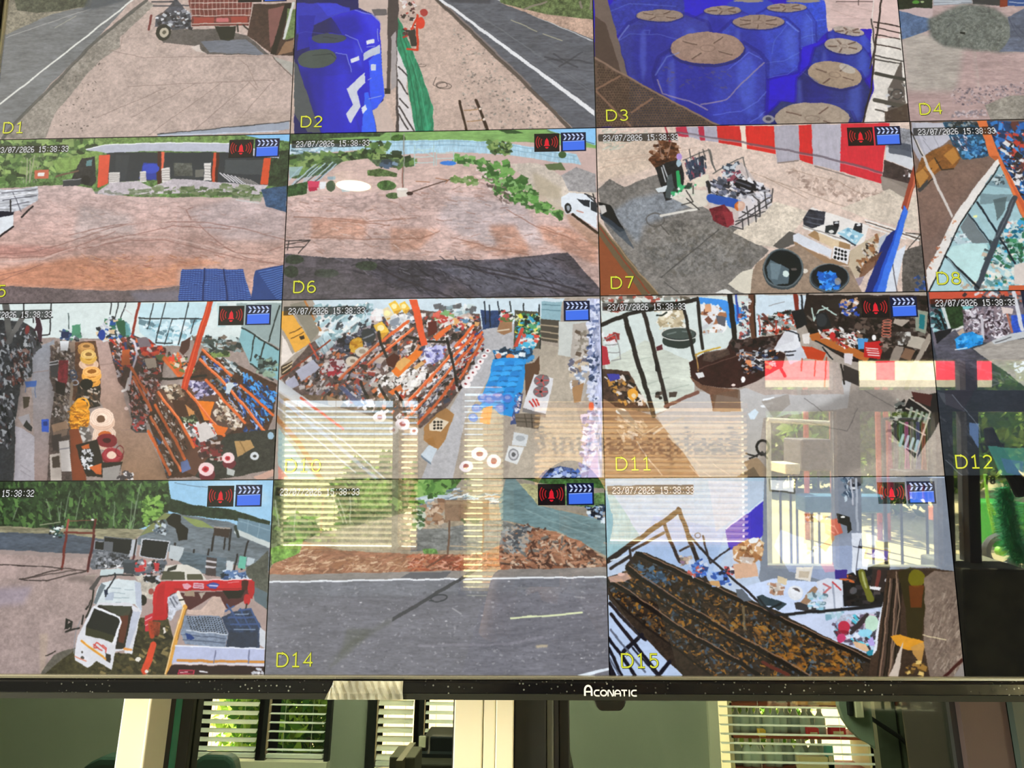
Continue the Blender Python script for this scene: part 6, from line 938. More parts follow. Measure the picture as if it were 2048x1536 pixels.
cl('880,140 1110,80 1460,130 1420,170 920,200', 110, 28, 'd0dce4 8ca0b0 b8c8d4 5c7080 e4ecf0', -.1, 5, .15); po('1410,20 1460,20 1600,175 2000,270 2010,480 1720,335 1380,260 1370,165', '6e888b', n=.15, k=1); LN('1520,200 1700,280 1950,360|1600,180 1900,300|1660,300 1960,450', 6, '8ca4a4', .7)
po('850,320 1060,310 1380,260 1480,300 1380,440 1000,440 850,450', '7c7e7c', n=.3, k=2); cl('930,160 1060,140 1060,300 920,310', 60, 22, 'a07c60 c8b098 7c5c48 9c9488'); cl('880,190 930,200 920,310 870,310', 50, 16, '4c6c44 2c4428 c8d0c0 6c8c5c')
po('20,580 60,500 200,380 420,440 850,460 1250,465 1400,400 1500,290 1680,330 1850,390 1998,500 2000,545 1300,560 200,590', 'a4755b', n=.25, k=2)
cl('60,560 200,400 420,480 840,480 850,560', 380, 26, 'd0a888 8c6048 b08868 e4c8a8 a07050', -.3, 6, .3, a=.7); cl('850,470 1390,470 1390,555 850,560', 330, 24, '9c5038 c07c5c 6c3828 d8a088 b46848 844434', -.2, 5, .5, a=.8); cl('1380,420 1520,290 1700,340 1995,500 1995,545 1390,550', 520, 24, '8c5c44 b88c70 5c4034 d0b8a0 6c6c68 a07458 48342c', .3, 4, .7, a=.85); cl('1400,300 1540,290 1520,450 1400,440', 120, 20, '6c7478 9ca4a4 4c5054 b0a090', .2, 3)
po('30,430 230,368 200,455 40,525', '77a04c', n=.3, k=3); po('920,435 1000,430 1010,460 930,462', '5c8044', n=.4, k=3); cl('1870,190 1990,180 1990,280 1900,240', 60, 15, '1c2c40 8ca8c8 d8e4ec 0c1420 4c6c8c')
po('1052,142 1312,148 1312,266 1056,274', '8b705a', n=.1); po('1060,150 1300,155 1300,172 1060,168', 'a48c70', .7); LN('1080,272 1072,462', 11, '6a5142'); LN('1280,266 1270,468', 9, '7c6450'); LN('1085,415 1270,420', 5, 'b8a080'); cl('1150,250 1260,250 1240,280 1160,280', 10, 14, '5c6c4c'); LN('1060,470 950,540', 10, '704838')
po('20,585 850,565 1995,540 2005,610 20,630', '8c8681', n=.1, k=1); po('790,606 850,570 1090,568 1060,602', '5d5e64', .9); po('20,620 2000,594 2030,1180 -10,1180', '74747c', n=.12, k=1); po('20,620 2000,594 2005,690 20,720', '7c8088', .5, n=.1, k=1, sf=5); cl('30,640 2000,610 2010,1150 10,1150', 900, 7, '9c9ca4 5c5c64 b0b0b4 64646c', 0, 1.6, a=.5); LN('100,900 900,960 1500,930 2000,820|1000,1000 1500,1000 2000,880|50,700 700,720 1500,690|750,960 1250,990 1600,960', 12, '64646c', .35); LN('900,1000 1400,990 1620,950', 14, 'a8a4b0', .3)
ln('20,626 1000,609 2000,597', 9, 'e9edf2'); po('1200,562 1240,562 1120,632 740,862 745,835 1080,635', '46474b'); po('745,835 740,866 420,1060 300,1150 520,960', '54564e', .45, sf=4); po('480,900 620,900 560,980 500,1040 360,1150 440,1040', '5c6050', .35, sf=3); el(1018,720,48,19,'3c3f44', h=7, rot=-.15); ln('960,735 985,735', 7, '3c3f44')
ln('1437,836 1650,822 1855,804', 10, 'e0e8bc'); ln('1835,1178 2015,1132', 16, 'dce6f0'); po('1580,1000 1660,990 1650,1005 1590,1015', 'c8b898', .8, sf=1); for_ = [el(x,y,8,4,'d0d0d4',.8) for x,y in ((870,820),(1270,822),(1430,622),(1850,1075),(1060,855),(560,745))]; LN('1810,712 1870,718|1100,780 1150,812', 8, 'a8a8ac', .7)
# D15 grating and stall seen from above
feed(15, 1200, 940, .36133, 'c3d1ee')
po('10,30 2060,30 2060,1150 10,1150', 'b9c9e0'); po('230,40 910,40 910,260 400,240', 'a89ca0'); po('30,40 910,40 910,350 720,440 600,620 200,460 40,500', 'a9c4d8', g='b4c8e8'); po('300,250 700,330 600,620 230,450', 'a4bce0'); po('910,40 2060,40 2060,620 1640,600 1000,820 880,600 900,360', '7d8694'); po('1240,400 1560,300 1640,560 1380,640', '98a2b8', .7, sf=6); po('1000,330 1250,420 1480,420 1450,720 1250,620 1050,560 960,420', '98a6c4'); po('960,600 1400,640 1380,770 980,800 760,660', 'c8d8f6'); po('640,340 900,160 910,60 600,60', 'b8c8dc')
po('30,80 110,180 215,360 225,385 40,500', '98bfc8', n=.05, k=4); po('695,330 905,170 905,362 860,402 718,442', '3d33ba'); LN('700,325 905,165', 8, 'ccd8ec'); po('720,440 860,400 800,540 740,520', 'c0cce4')
po('940,55 1082,60 1074,128 944,112', 'd8dce0'); LN('940,50 944,112 1074,128 1084,50', 8, '3c3c40'); po('1340,50 1470,50 1430,150 1360,160', '6c7888', .6); cl('1340,50 1400,50 1400,160 1345,160', 20, 16, '3c4c60 c8d8e4 5c7488', 1.2, 2.5); cl('1380,55 1480,55 1460,110 1390,110', 14, 18, '20242c e0e4e8 5c5c60'); LN('1420,50 1425,330', 12, 'a8b0bc'); LN('1390,50 1400,190', 9, 'b8bcc8')
po('40,590 150,560 140,530 200,452 265,462 640,630 1050,810 1515,1025 1490,1150 470,1150 240,930 50,720', '2e241c', n=.3)
cl('70,620 180,520 260,490 520,620 1050,850 1480,1040 1440,1140 620,1140 260,860 60,690', 2000, 13, '8c5c24 3c4c5c 14100e 5c4428 28343e 7a5020 181412 56626a a0702a 4c3c2c 20180f', .45, 2.4, .8, a=.9)
cl('600,790 1300,960 1440,1100 1100,1120 560,840', 180, 20, 'a86c1c 8c541c 9c6424 c08428', .4, 2.4, .6, a=.6); cl('160,480 330,560 420,640 260,620', 70, 17, '3c5470 2c4054 50708c', .4, 2.2)
LN('150,545 400,720 760,930 1000,1060 1150,1150|50,610 240,740 470,900 760,1060 900,1150|215,465 640,660 1050,850 1500,1060', 20, '15100d'); LN('160,532 410,705 770,915 1010,1045 1160,1135|60,600 250,728 480,888 770,1048|240,462 650,650 1060,838 1500,1045', 5, '8b6a54'); LN('50,690 240,860 520,1060 640,1150|120,590 460,800 900,1030 1090,1150', 9, '1c1612'); LN('900,1065 1040,1135', 18, '5c2820')
po('46,590 150,568 175,600 140,615 60,620', 'd8b0a0', .8); el(120,575,20,9,'e0b8ac')
LN('40,505 250,360 440,222', 26, '261c1b'); LN('438,215 500,400 585,610', 22, '2a201f'); LN('352,285 390,400 445,505', 18, '302424'); LN('60,545 165,475 180,510', 16, '2c2424'); LN('165,440 172,490', 12, '2c2424'); LN('180,445 355,350', 14, '3a2e2c'); LN('445,445 490,420', 10, '3a2e2c'); LN('488,355 620,500 970,805', 12, '241e22'); LN('568,365 610,515 720,432', 9, '2c262a'); LN('60,500 150,470', 6, 'dce8f0'); el(540,362,14,14,'4c5464',h=5)
cl('440,470 510,480 480,540 440,520', 20, 16, 'b8a490 d8c8b8 7c6c60 8c6c8c'); po('505,520 568,490 592,585 530,592', '3458aa', n=.3); cl('490,500 580,500 590,590 500,590', 36, 13, '5c88d0 1c3878 c8d4e8 c85c50'); po('622,568 690,556 722,618 655,648', '3c60b0', n=.2); cl('620,560 720,560 720,640 630,640', 30, 13, '2c50a0 8cb0e8 181c30 e8ecf4'); po('600,615 660,612 668,650 620,640', 'c89c68'); cl('690,530 750,530 750,580 700,570', 16, 14, 'c84848 e8e8e8 2c2c3c')
po('735,430 820,378 880,372 908,410 904,470 860,510 790,530 745,495', 'b2855c', n=.2); cl('740,430 900,390 900,490 790,520', 60, 20, 'c89c70 7c5434 e0c8a0 a87448 f0e8e0 8c5c3c'); po('815,385 850,370 885,378 870,400 830,405', 'e8ecf0'); po('742,520 860,510 880,590 750,600', 'd6ae92'); po('770,480 860,480 840,520 780,515', 'e4e8ec',.6)
po('752,660 785,658 845,722 800,728 760,700', '5c6470'); po('870,700 900,690 1032,742 985,778 950,752 890,750', '2e3e46'); LN('880,705 930,770 1000,740', 10, '1c2226'); el(975,660,42,34,'d4ccc4'); cl('940,630 1010,630 1010,690 950,690', 24, 15, 'f0e8e0 a87c64 6c5c50 c8c0b8'); po('985,585 1040,600 1030,640 985,620', 'd8c8a8'); el(1080,680,42,42,'dfe3ea'); el(1080,670,24,20,'5c5454'); po('1050,650 1060,700 1110,710 1120,680', 'e8ecf4')
po('1085,540 1180,535 1165,620 1080,600', 'e2ddd4'); po('1100,560 1160,560 1150,600 1100,595', 'b8a890',.7); po('1190,640 1210,655 1150,745 1105,735 1140,690', '9c7c62'); po('1074,735 1100,730 1232,775 1185,790 1082,770', '37363a'); po('1200,620 1262,600 1345,612 1366,680 1352,775 1250,775', 'd4dae8'); LN('1240,660 1250,700|1290,625 1300,770|1345,620 1350,770', 8, '9aa2b4'); LN('1240,630 1280,650 1240,680', 9, 'c06c70'); cl('1160,690 1250,680 1230,770 1160,760', 30, 15, '8cc0d8 b4ccd8 5c7480 d8e4ec'); LN('1290,620 1330,660', 8, 'c8484c')
po('1340,590 1420,560 1600,500 1610,740 1560,750 1350,755', '19181b'); LN('1330,600 1400,620|1370,590 1420,600', 14, 'c86838'); cl('1360,600 1580,560 1580,740 1370,740', 50, 18, '302c30 0e0c0e 4c4444 241c1c'); ln('1450,570 1465,640 1500,715', 34, '686a24'); ln('1455,570 1470,650', 10, 'a4a86c'); po('1510,540 1590,545 1570,680 1490,660', '2f2624'); LN('1545,560 1530,640', 20, '6c3430'); el(1588,610,12,14,'d0d0d4'); po('1490,640 1560,650 1550,668 1490,655', 'e0e0e4'); po('1300,550 1370,550 1362,602 1305,605', '3d2f84'); po('1220,520 1290,510 1305,560 1250,570', 'cc98b4', .8); el(1400,670,20,20,'cfd4dc',.3)
po('1130,238 1262,255 1255,292 1140,282', '8c6c54'); po('1145,250 1190,255 1185,275 1150,272', 'c8ccd0'); cl('1130,240 1260,260 1250,290 1140,280', 20, 14, 'a88464 5c4434 e0d8cc'); po('1120,285 1205,292 1205,340 1190,410 1130,405', 'aaa398', n=.1); po('1140,380 1195,390 1190,440 1150,440', '9ca0a0'); cl('1150,430 1210,430 1190,470 1150,470', 10, 16, 'd8dce0 6c7474'); po('1240,285 1310,270 1332,300 1345,350 1290,372 1245,345', 'c2604e'); LN('1250,300 1300,310 1320,350|1260,330 1300,350', 7, 'e0907c'); po('1308,240 1382,262 1392,330 1370,352 1365,310 1320,292', '2a2a26'); el(1345,262,12,6,'f0f0ec'); po('1215,425 1262,380 1285,350 1300,380 1250,450', 'b07c54')
po('1390,350 1450,345 1440,420 1480,440 1500,440 1480,555 1420,545 1418,585 1395,560 1400,480', 'dbe2ee'); LN('1440,380 1420,560|1450,430 1400,420', 4, '4c5060'); LN('1435,422 1480,432', 10, '2a2830'); po('1470,425 1608,442 1602,508 1462,492', '7c6c58'); po('1482,436 1598,450 1592,500 1474,484', '5c4c98'); po('1500,475 1530,445 1570,470 1590,492 1510,486', 'cfc8e8'); po('1520,395 1600,400 1600,435 1530,430', '6c6c64'); po('1470,350 1530,360 1520,420 1480,410', 'c4ccd8')
po('1040,812 1540,765 1548,810 1515,1028 1300,945', 'c7d3ee'); cl('1240,790 1360,775 1340,820 1250,820', 24, 15, 'a8c8d8 7ca8bc d0e0ec'); po('1300,840 1340,800 1560,780 1550,830 1515,1025 1290,930', 'b4bcd0', n=.2); cl('1300,830 1550,790 1520,1010 1300,930', 170, 18, 'e4e8f4 3c3840 8ca8d0 5c4c60 b8d0e8 2c2830 4cc0d8 c8a8c0', .5, 2); el(1350,868,34,36,'bd2f48'); el(1340,900,40,16,'7c1828',.7); el(1335,930,26,27,'c23c6c'); LN('1400,880 1480,800|1390,905 1470,830', 16, '352c30'); el(1505,850,38,48,'bcdcc8'); el(1470,900,40,22,'90d0e8'); po('1400,950 1470,960 1500,1010 1420,985', 'd8b490'); el(1500,1010,22,16,'2c88a0'); po('1480,940 1510,920 1520,970 1490,970', 'b0a0e0')
ln('975,802 1300,775 1640,742', 14, '1e1e22'); po('1552,780 1590,640 1560,800 1524,1030 1508,1026', 'dfe4ee')
po('1590,550 1800,540 1990,560 2060,1150 1490,1150 1500,1040 1530,1000', '3c2c22', n=.2)
for i in range(9): ln([(1600+i*9,600),(1535+i*13,1140)], 7, ('201814','8a6e5c','4c3c34','15100c')[i%4])
po('1650,560 1720,540 1790,580 1800,760 1780,940 1700,940 1690,760', '302812'); el(1752,600,46,50,'706a12',.9); po('1710,640 1790,640 1780,760 1720,760', '6c3414', .8); ln('1640,560 1660,760 1600,1130', 6, '8c7460'); po('1605,920 1660,912 1790,950 1790,1000 1700,1000 1640,970', 'd8952a'); po('1720,980 1800,950 1780,1080 1730,1020', 'c0904c', .9); cl('1700,1060 1800,1060 1800,1130 1690,1130', 20, 16, 'e8c878 a07838 5c4420')
po('1790,600 1850,560 1985,560 2000,760 2040,1150 1830,1150 1790,960 1800,760', '7d6c60', n=.12); cl('1830,700 1960,640 1990,900 2020,1120 1840,1120', 260, 18, '988878 6c5c50 b0a090 5c4c44', 2.0, 5, .15, a=.6); po('1600,1140 1680,945 1662,1080 1650,1150', 'cbbcae'); LN('1788,912 1915,940', 5, 'd8c8a0'); ln('2005,1050 1900,1150', 14, '3c1614'); po('1990,1090 2010,1060 2030,1150 1950,1150', '8c8480'); ln('795,760 800,880', 12, 'a08c60', .5)
po('50,740 240,925 470,1150 40,1150', 'b7cae9'); LN('55,742 200,900 250,940|60,800 330,1140|50,930 200,1140|50,985 120,1140', 17, '14121c'); LN('232,912 130,1008|385,1062 325,1140', 20, '14121c'); LN('180,985 320,1140', 9, '1c1c28'); LN('50,1040 110,1140|60,885 250,1120', 10, '5c6478'); po('50,1050 90,1140 50,1140', '14121c')
# D16 no picture
feed(16, 1900, 940, .3, '060708')
for n in range(1, 16):                # dark strip behind each time stamp
    r, c = divmod(n-1, 4); x, y = c*CW, r*CH
    CV[y+int(.040*CH):y+int(.088*CH), x+int(.008*CW):x+int(.262*CW)] *= .35
# slight smear of the video compression: small warp, then grain
yy, xx = np.mgrid[0:PH, 0:PW]
wx = vnoise(PH,PW,24,24,31)*1.6; wy = vnoise(PH,PW,24,24,32)*1.6
cell = lambda a, w, n: (a//w)*w
sx = np.clip(np.rint(xx+wx).astype(int), cell(xx,CW,4), cell(xx,CW,4)+CW-1); sy = np.clip(np.rint(yy+wy).astype(int), cell(yy,CH,4), cell(yy,CH,4)+CH-1)
CV = CV[sy, sx]
CV *= 1+.045*NF[0][..., None]+.02*vnoise(PH, PW, 12, 20, 40)[..., None]
for ax in (0, 1): CV = (CV*2+np.roll(CV, 1, ax)+np.roll(CV, -1, ax))/4
CV = np.clip(CV, 0, 1)
# ---------------------------------------------------------------- the television
SW, SH = 1.1, .6184
tv = empty('television', label='large black wall television showing a four by four grid of camera pictures', cat='television')
tm = Matrix.Identity(4)
for i in range(3):
    tm[i][0] = TX[i]; tm[i][1] = TZ[i]; tm[i][2] = -TYD[i]; tm[i][3] = TVC[i]+TYD[i]*SH/2
tv.matrix_world = tm                   # local x to the right, z up the screen, y away from the viewer; base = lower edge of the picture
def screen_mat(name, col=None, img=None, es=1.0, rough=.014):
    m = bpy.data.materials.new(name); m.use_nodes = True; nt = m.node_tree; b = nt.nodes['Principled BSDF']
    b.inputs['Base Color'].default_value = (.004, .004, .005, 1); b.inputs['Roughness'].default_value = rough; b.inputs['IOR'].default_value = 1.64
    b.inputs['Emission Strength'].default_value = es
    if img:
        t = nt.nodes.new('ShaderNodeTexImage'); t.image = img; t.extension = 'EXTEND'; nt.links.new(t.outputs['Color'], b.inputs['Emission Color'])
    elif col: b.inputs['Emission Color'].default_value = (*[((c+.055)/1.055)**2.4 if c > .04 else c/12.92 for c in hexc(col).tolist()], 1)
    return m
img = bpy.data.images.new('camera_pictures', PW, PH, alpha=False)
buf = np.ones((PH, PW, 4), np.float32); buf[..., :3] = CV[::-1]; img.pixels.foreach_set(buf.ravel()); img.update(); img.pack()
feedm = screen_mat('lit_camera_picture', img=img)
blackp = screen_mat('unlit_panel', col='020203')
MB().box(-SW/2-.002, SW/2+.002, .0006, .004, -.002, SH+.002).obj('screen_panel', blackp, tv)
yel, drk = screen_mat('lit_yellow', 'd9dc3e', es=1.0), screen_mat('lit_dark', '2c2c14'); wht = screen_mat('lit_white', 'd9d9dc'); red = screen_mat('lit_red', 'dc1a2e'); redd = screen_mat('lit_dim_red', 'a01a20'); blu = screen_mat('lit_blue', '3f70ea'); icb = screen_mat('lit_icon_black', '120a0e'); icn = screen_mat('lit_icon_navy', '0c1236'); chv = screen_mat('lit_chevron', 'b9c8ee')
blp = screen_mat('lit_light_blue', '7fa0ee')
feedlab = ['forecourt with a red three-wheeled truck beside a road', 'blue water tanks on the left and a roadside on the right', 'many blue water tanks with brown lids seen from above', 'grey gravel heap on pink ground', 'open shed with orange posts behind a wide dirt yard', 'dirt yard with weeds, a white car and a shadow', 'stall goods in front of a red and white striped awning', 'brown ceiling and a slanted glass front', 'shop aisle with orange shelves and yellow coils', 'shop from above with blue shirts and orange shelves', 'office corner with dark desk and glass doors', 'shop front in shade with a blue tarpaulin', 'white truck cab with a red crane arm', 'empty road with leaf litter and a sign board', 'rusty grating over a stall seen from above', 'black empty picture']
DG = {'0': '01110 10001 10011 10101 11001 10001 01110', '1': '00100 01100 00100 00100 00100 00100 01110', '2': '01110 10001 00001 00110 01000 10000 11111', '3': '01110 10001 00001 00110 00001 10001 01110', '5': '11111 10000 11110 00001 00001 10001 01110', '6': '01110 10000 10000 11110 10001 10001 01110', '7': '11111 00001 00010 00100 00100 01000 01000', '8': '01110 10001 10001 01110 10001 10001 01110', '/': '00001 00010 00010 00100 01000 01000 10000', ':': '00000 00100 00000 00000 00000 00100 00000', ' ': ' '.join(['00000']*7)}
def ac(cx, cz, rx, rz, a0, a1, n_=8): return [(cx+rx*math.cos(R(a0+(a1-a0)*i/n_)), cz+rz*math.sin(R(a0+(a1-a0)*i/n_))) for i in range(n_+1)]
FIG = {'D': [[(0, 0), (0, 1), (.38, 1)]+ac(.38, .5, .5, .5, 90, -90, 12)+[(0, 0)]], '0': [ac(.38, .5, .36, .5, 0, 360, 20)], '1': [[(.08, .82), (.34, 1), (.34, 0)], [(.06, 0), (.64, 0)]],
 '2': [ac(.34, .72, .32, .28, 160, -25, 10)+[(.04, 0), (.70, 0)]], '3': [ac(.32, .75, .30, .25, 150, -90, 9)+ac(.32, .26, .34, .26, 90, -150, 10)[1:]], '4': [[(.54, 0), (.54, 1), (.02, .3), (.72, .3)]],
 '5': [[(.64, 1), (.12, 1), (.10, .56)]+ac(.34, .32, .33, .32, 110, -145, 10)], '6': [[(.60, .95)]+ac(.42, .55, .38, .45, 85, 180, 6)+ac(.37, .30, .33, .30, 180, 540, 18)], '7': [[(.02, 1), (.68, 1), (.26, 0)]],
 '8': [ac(.36, .76, .28, .24, 0, 360, 16), ac(.36, .27, .34, .27, 0, 360, 16)], '9': [ac(.37, .68, .33, .32, 0, 360, 16)+[(.68, .45), (.5, .1), (.15, .03)]]}
def ribbon(b, pts, w2, y):            # flat line with mitred bends
    P2 = [Vector((p[0], p[1])) for p in pts]; L = []; Q = []
    for i, p in enumerate(P2):
        d0 = (p-P2[i-1]).normalized() if i else (P2[1]-p).normalized(); d1 = (P2[i+1]-p).normalized() if i < len(P2)-1 else d0
        m_ = d0+d1; m_ = m_.normalized() if m_.length > .2 else d0; nn = Vector((-m_.y, m_.x)); k_ = w2/max(.5, nn.dot(Vector((-d0.y, d0.x)))); L.append(p+nn*k_); Q.append(p-nn*k_)
    k_ = len(P2); b.add([(q.x, y, q.y) for q in L+Q], [(i, i+1, k_+i+1, k_+i) for i in range(k_-1)])
CWm, CHm = SW/4, SH/4; gp = .0009
for n in range(16):
    r_, c_ = divmod(n, 4); x0 = -SW/2+c_*CWm; z1 = SH-r_*CHm
    me = bpy.data.meshes.new('camera_picture'); g2 = gp*.5
    vv = [(x0+g2, 0, z1-CHm+g2), (x0+CWm-g2, 0, z1-CHm+g2), (x0+CWm-g2, 0, z1-g2), (x0+g2, 0, z1-g2)]
    me.from_pydata(vv, [], [(0, 1, 2, 3)]); uv = me.uv_layers.new(name='uv'); du, dv = g2/SW, g2/SH
    u0, v0 = c_/4, 1-(r_+1)/4
    for i, q in enumerate(((u0+du, v0+dv), (u0+.25-du, v0+dv), (u0+.25-du, v0+.25-dv), (u0+du, v0+.25-dv))): uv.data[i].uv = q
    me.materials.append(blackp if n == 15 else feedm)
    fo = bpy.data.objects.new('camera_picture', me); C.objects.link(fo); fo.parent = tv; fo['label'] = 'picture of '+feedlab[n]
    if n == 15: continue
    U = lambda u: x0+u*CWm
    V = lambda v: z1-v*CHm
    def poly(b, pts, y): b.add([(U(a), y, V(c)) for a, c in pts], [tuple(range(len(pts)))])
    # caption D1..D15
    for nm_, mt_, hw_, yy_, dx_ in (('caption', yel, .00060, -.0003, 0), ('caption_shadow', drk, .00098, -.00015, .00018)):
        b = MB(); x_ = U(.036)
        for ch in 'D%d' % (n+1):
            for pl in FIG[ch]: ribbon(b, [(x_+p[0]*.0098+dx_, V(.958)+p[1]*.0100-dx_) for p in pl], hw_, yy_)
            x_ += .0118 if ch == 'D' else .0098
        o_ = b.obj(nm_, mt_, fo)
        if nm_ == 'caption': o_['label'] = 'yellow caption D%d' % (n+1)
    # time stamp in block figures
    s = '23/07/2026 15:38:3'+('2' if n == 12 else '3'); b = MB(); cw_, ch_ = .0128, .0053
    for i, ch in enumerate(s):
        for j, row in enumerate(DG[ch].split()):
            k_ = 0
            while k_ < 5:
                if row[k_] == '1':
                    e_ = k_
                    while e_+1 < 5 and row[e_+1] == '1': e_ += 1
                    a0 = .022+i*cw_+k_*.0021; a1 = .022+i*cw_+(e_+1)*.0021+.0002; b0 = .0475+j*ch_; b1 = b0+ch_*.95
                    b.add([(U(a0), -.0003, V(b1)), (U(a1), -.0003, V(b1)), (U(a1), -.0003, V(b0)), (U(a0), -.0003, V(b0))], [(0, 1, 2, 3)]); k_ = e_
                k_ += 1
    b.obj('time_stamp', wht, fo)
    # bell and clapper board symbols
    def arc(b, cx, cy, r0, r1, a0, a1, y, st=10):
        for i in range(st):
            t0, t1 = a0+(a1-a0)*i/st, a0+(a1-a0)*(i+1)/st
            poly(b, [(cx+r*math.cos(t)*.5625, cy+r*math.sin(t)) for r, t in ((r0, t0), (r1, t0), (r1, t1), (r0, t1))], y)
    if n != 9:
        b = MB(); poly(b, [(.800, .03), (.881, .03), (.881, .142), (.800, .142)], -.0002); b.mi = 1; cx, cy = .8405, .083
        bell = [(.830, .107), (.8335, .098), (.8345, .078), (.8365, .067), (.8395, .064), (.8395, .058), (.8418, .058), (.8418, .064), (.8445, .067), (.8465, .078), (.8475, .098), (.851, .107)]
        poly(b, bell, -.0003); arc(b, cx, .113, .0, .010, 0, math.pi, -.0003, 6)
        b.mi = 2
        for s_ in (1, -1):
            for rr in (.031, .045, .058): arc(b, cx, cy, rr*1.0, rr+.006, (0 if s_ > 0 else math.pi)-.62, (0 if s_ > 0 else math.pi)+.62, -.0003, 7)
        b.obj('alarm_symbol', [icb, red, redd], fo)
    b = MB(); poly(b, [(.886, .026), (.967, .026), (.967, .142), (.886, .142)], -.0002); b.mi = 1; poly(b, [(.892, .080), (.962, .076), (.962, .134), (.892, .136)], -.0003); b.mi = 3; poly(b, [(.892, .080), (.962, .076), (.962, .081), (.892, .085)], -.0004)
    b.mi = 2
    for i in range(5):
        u = .893+i*.0138; poly(b, [(u, .035), (u+.006, .034), (u+.0125, .050), (u+.0065, .051)], -.0003); poly(b, [(u+.0065, .056), (u+.0125, .055), (u+.007, .072), (u+.001, .073)], -.0003)
    b.obj('film_symbol', [icn, blu, chv, blp], fo)
# bezel: swept profile, mitred at the corners
def bezel(name, prof, m):              # prof: (outward distance, y) pairs
    b = MB(); k_ = len(prof); vs = []
    for sx__, sz__ in ((-1, -1), (1, -1), (1, 1), (-1, 1)):
        for d, y in prof: vs.append(((SW/2+d)*sx__, y, (SH/2+d)*sz__+SH/2))
    fs = [(i*k_+j, ((i+1) % 4)*k_+j, ((i+1) % 4)*k_+j+1, i*k_+j+1) for i in range(4) for j in range(k_-1)]
    b.add(vs, fs); return b.obj(name, m, tv)
chrome = mat('satin_edge', (.55, .52, .42), .2, metal=.8)
bezel('inner_edge', [(-.0006, .0006), (.0, -.0016), (.0008, -.0024), (.0024, -.0022), (.0030, -.0010)], chrome)
dusty = mat('dusty_black_gloss', (.012, .012, .014), .18)
dusty.node_tree.nodes['Principled BSDF'].inputs['Specular IOR Level'].default_value = .28
nt = dusty.node_tree; bs = nt.nodes['Principled BSDF']; tc = nt.nodes.new('ShaderNodeTexCoord'); vo = nt.nodes.new('ShaderNodeTexVoronoi'); vo.inputs['Scale'].default_value = 260; vo.inputs['Randomness'].default_value = 1
nz = nt.nodes.new('ShaderNodeTexNoise'); nz.inputs['Scale'].default_value = 9; nz.inputs['Detail'].default_value = 3
cr = nt.nodes.new('ShaderNodeValToRGB'); cr.color_ramp.elements[0].position = .05; cr.color_ramp.elements[0].color = (1, 1, 1, 1); cr.color_ramp.elements[1].position = .22; cr.color_ramp.elements[1].color = (0, 0, 0, 1)
c2 = nt.nodes.new('ShaderNodeValToRGB'); c2.color_ramp.elements[0].position = .46; c2.color_ramp.elements[1].position = .55
mm = nt.nodes.new('ShaderNodeMath'); mm.operation = 'MULTIPLY'; mx = nt.nodes.new('ShaderNodeMix'); mx.data_type = 'RGBA'; mx.inputs[6].default_value = (.004, .004, .005, 1); mx.inputs[7].default_value = (.30, .31, .27, 1)
for a, b_ in ((tc.outputs['Object'], vo.inputs['Vector']), (tc.outputs['Object'], nz.inputs['Vector']), (vo.outputs['Distance'], cr.inputs[0]), (nz.outputs[0], c2.inputs[0]), (cr.outputs[0], mm.inputs[0]), (c2.outputs[0], mm.inputs[1]), (mm.outputs[0], mx.inputs[0]), (mx.outputs[2], bs.inputs['Base Color'])): nt.links.new(a, b_)
n2 = nt.nodes.new('ShaderNodeTexNoise'); n2.inputs['Scale'].default_value = 60; n2.inputs['Detail'].default_value = 2; bp = nt.nodes.new('ShaderNodeBump'); bp.inputs['Strength'].default_value = .25; bp.inputs['Distance'].default_value = .001
nt.links.new(tc.outputs['Object'], n2.inputs['Vector']); nt.links.new(n2.outputs[0], bp.inputs['Height']); nt.links.new(bp.outputs[0], bs.inputs['Normal'])
bezel('bezel', [(.0030, -.0010), (.0034, -.0042), (.0044, -.0052), (.0118, -.0056), (.0124, -.0054)], dusty)
bezel('outer_lip', [(.0124, -.0054), (.0130, -.0048), (.0176, -.0030), (.0186, .001), (.0186, .018), (.0150, .024)], mat('dark_grey_plastic', (.022, .023, .018), .45, bump=(200, .1)))
MB().box(-SW/2-.015, SW/2+.015, .010, .035, -.015, SH+.015).obj('back_shell', black_mat, tv, bevel=.006)
MB().box(-.3, .3, .035, .060, .08, .45).obj('back_housing', black_mat, tv, bevel=.008)
bz = -.0057
# brand lettering: rounded strokes on the bezel
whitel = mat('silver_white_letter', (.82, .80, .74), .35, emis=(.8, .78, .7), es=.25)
def stroke(b, pts, w2):
    pts = [Vector((p[0], 0, p[1])) for p in pts]; L = []; Rr = []
    for i, p in enumerate(pts):
        d = (pts[min(i+1, len(pts)-1)]-pts[max(i-1, 0)]).normalized(); nn = Vector((-d.z, 0, d.x)); L.append(p+nn*w2); Rr.append(p-nn*w2)
    k_ = len(pts); y0, y1 = bz, bz-.0004
    b.add([(q.x, y, q.z) for y in (y0, y1) for q in L+Rr], [(i, i+1, k_+i+1, k_+i) for i in range(k_-1)]+[(2*k_+i, 3*k_+i, 3*k_+i+1, 2*k_+i+1) for i in range(k_-1)])
def arcp(cx, cz, rx, rz, a0, a1, n_=10): return [(cx+rx*math.cos(R(a0+(a1-a0)*i/n_)), cz+rz*math.sin(R(a0+(a1-a0)*i/n_))) for i in range(n_+1)]
b = MB(); H = .0050; wd = .0047; t_ = .00046; zB = -.0134; x = -.0200
stroke(b, [(x, zB), (x, zB+.0042)]+arcp(x+.0026, zB+.0042, .0026, .0032, 180, 0, 12)+[(x+.0052, zB)], .00068); stroke(b, [(x+.0006, zB+.0030), (x+.0046, zB+.0030)], .0005)
x += .0073
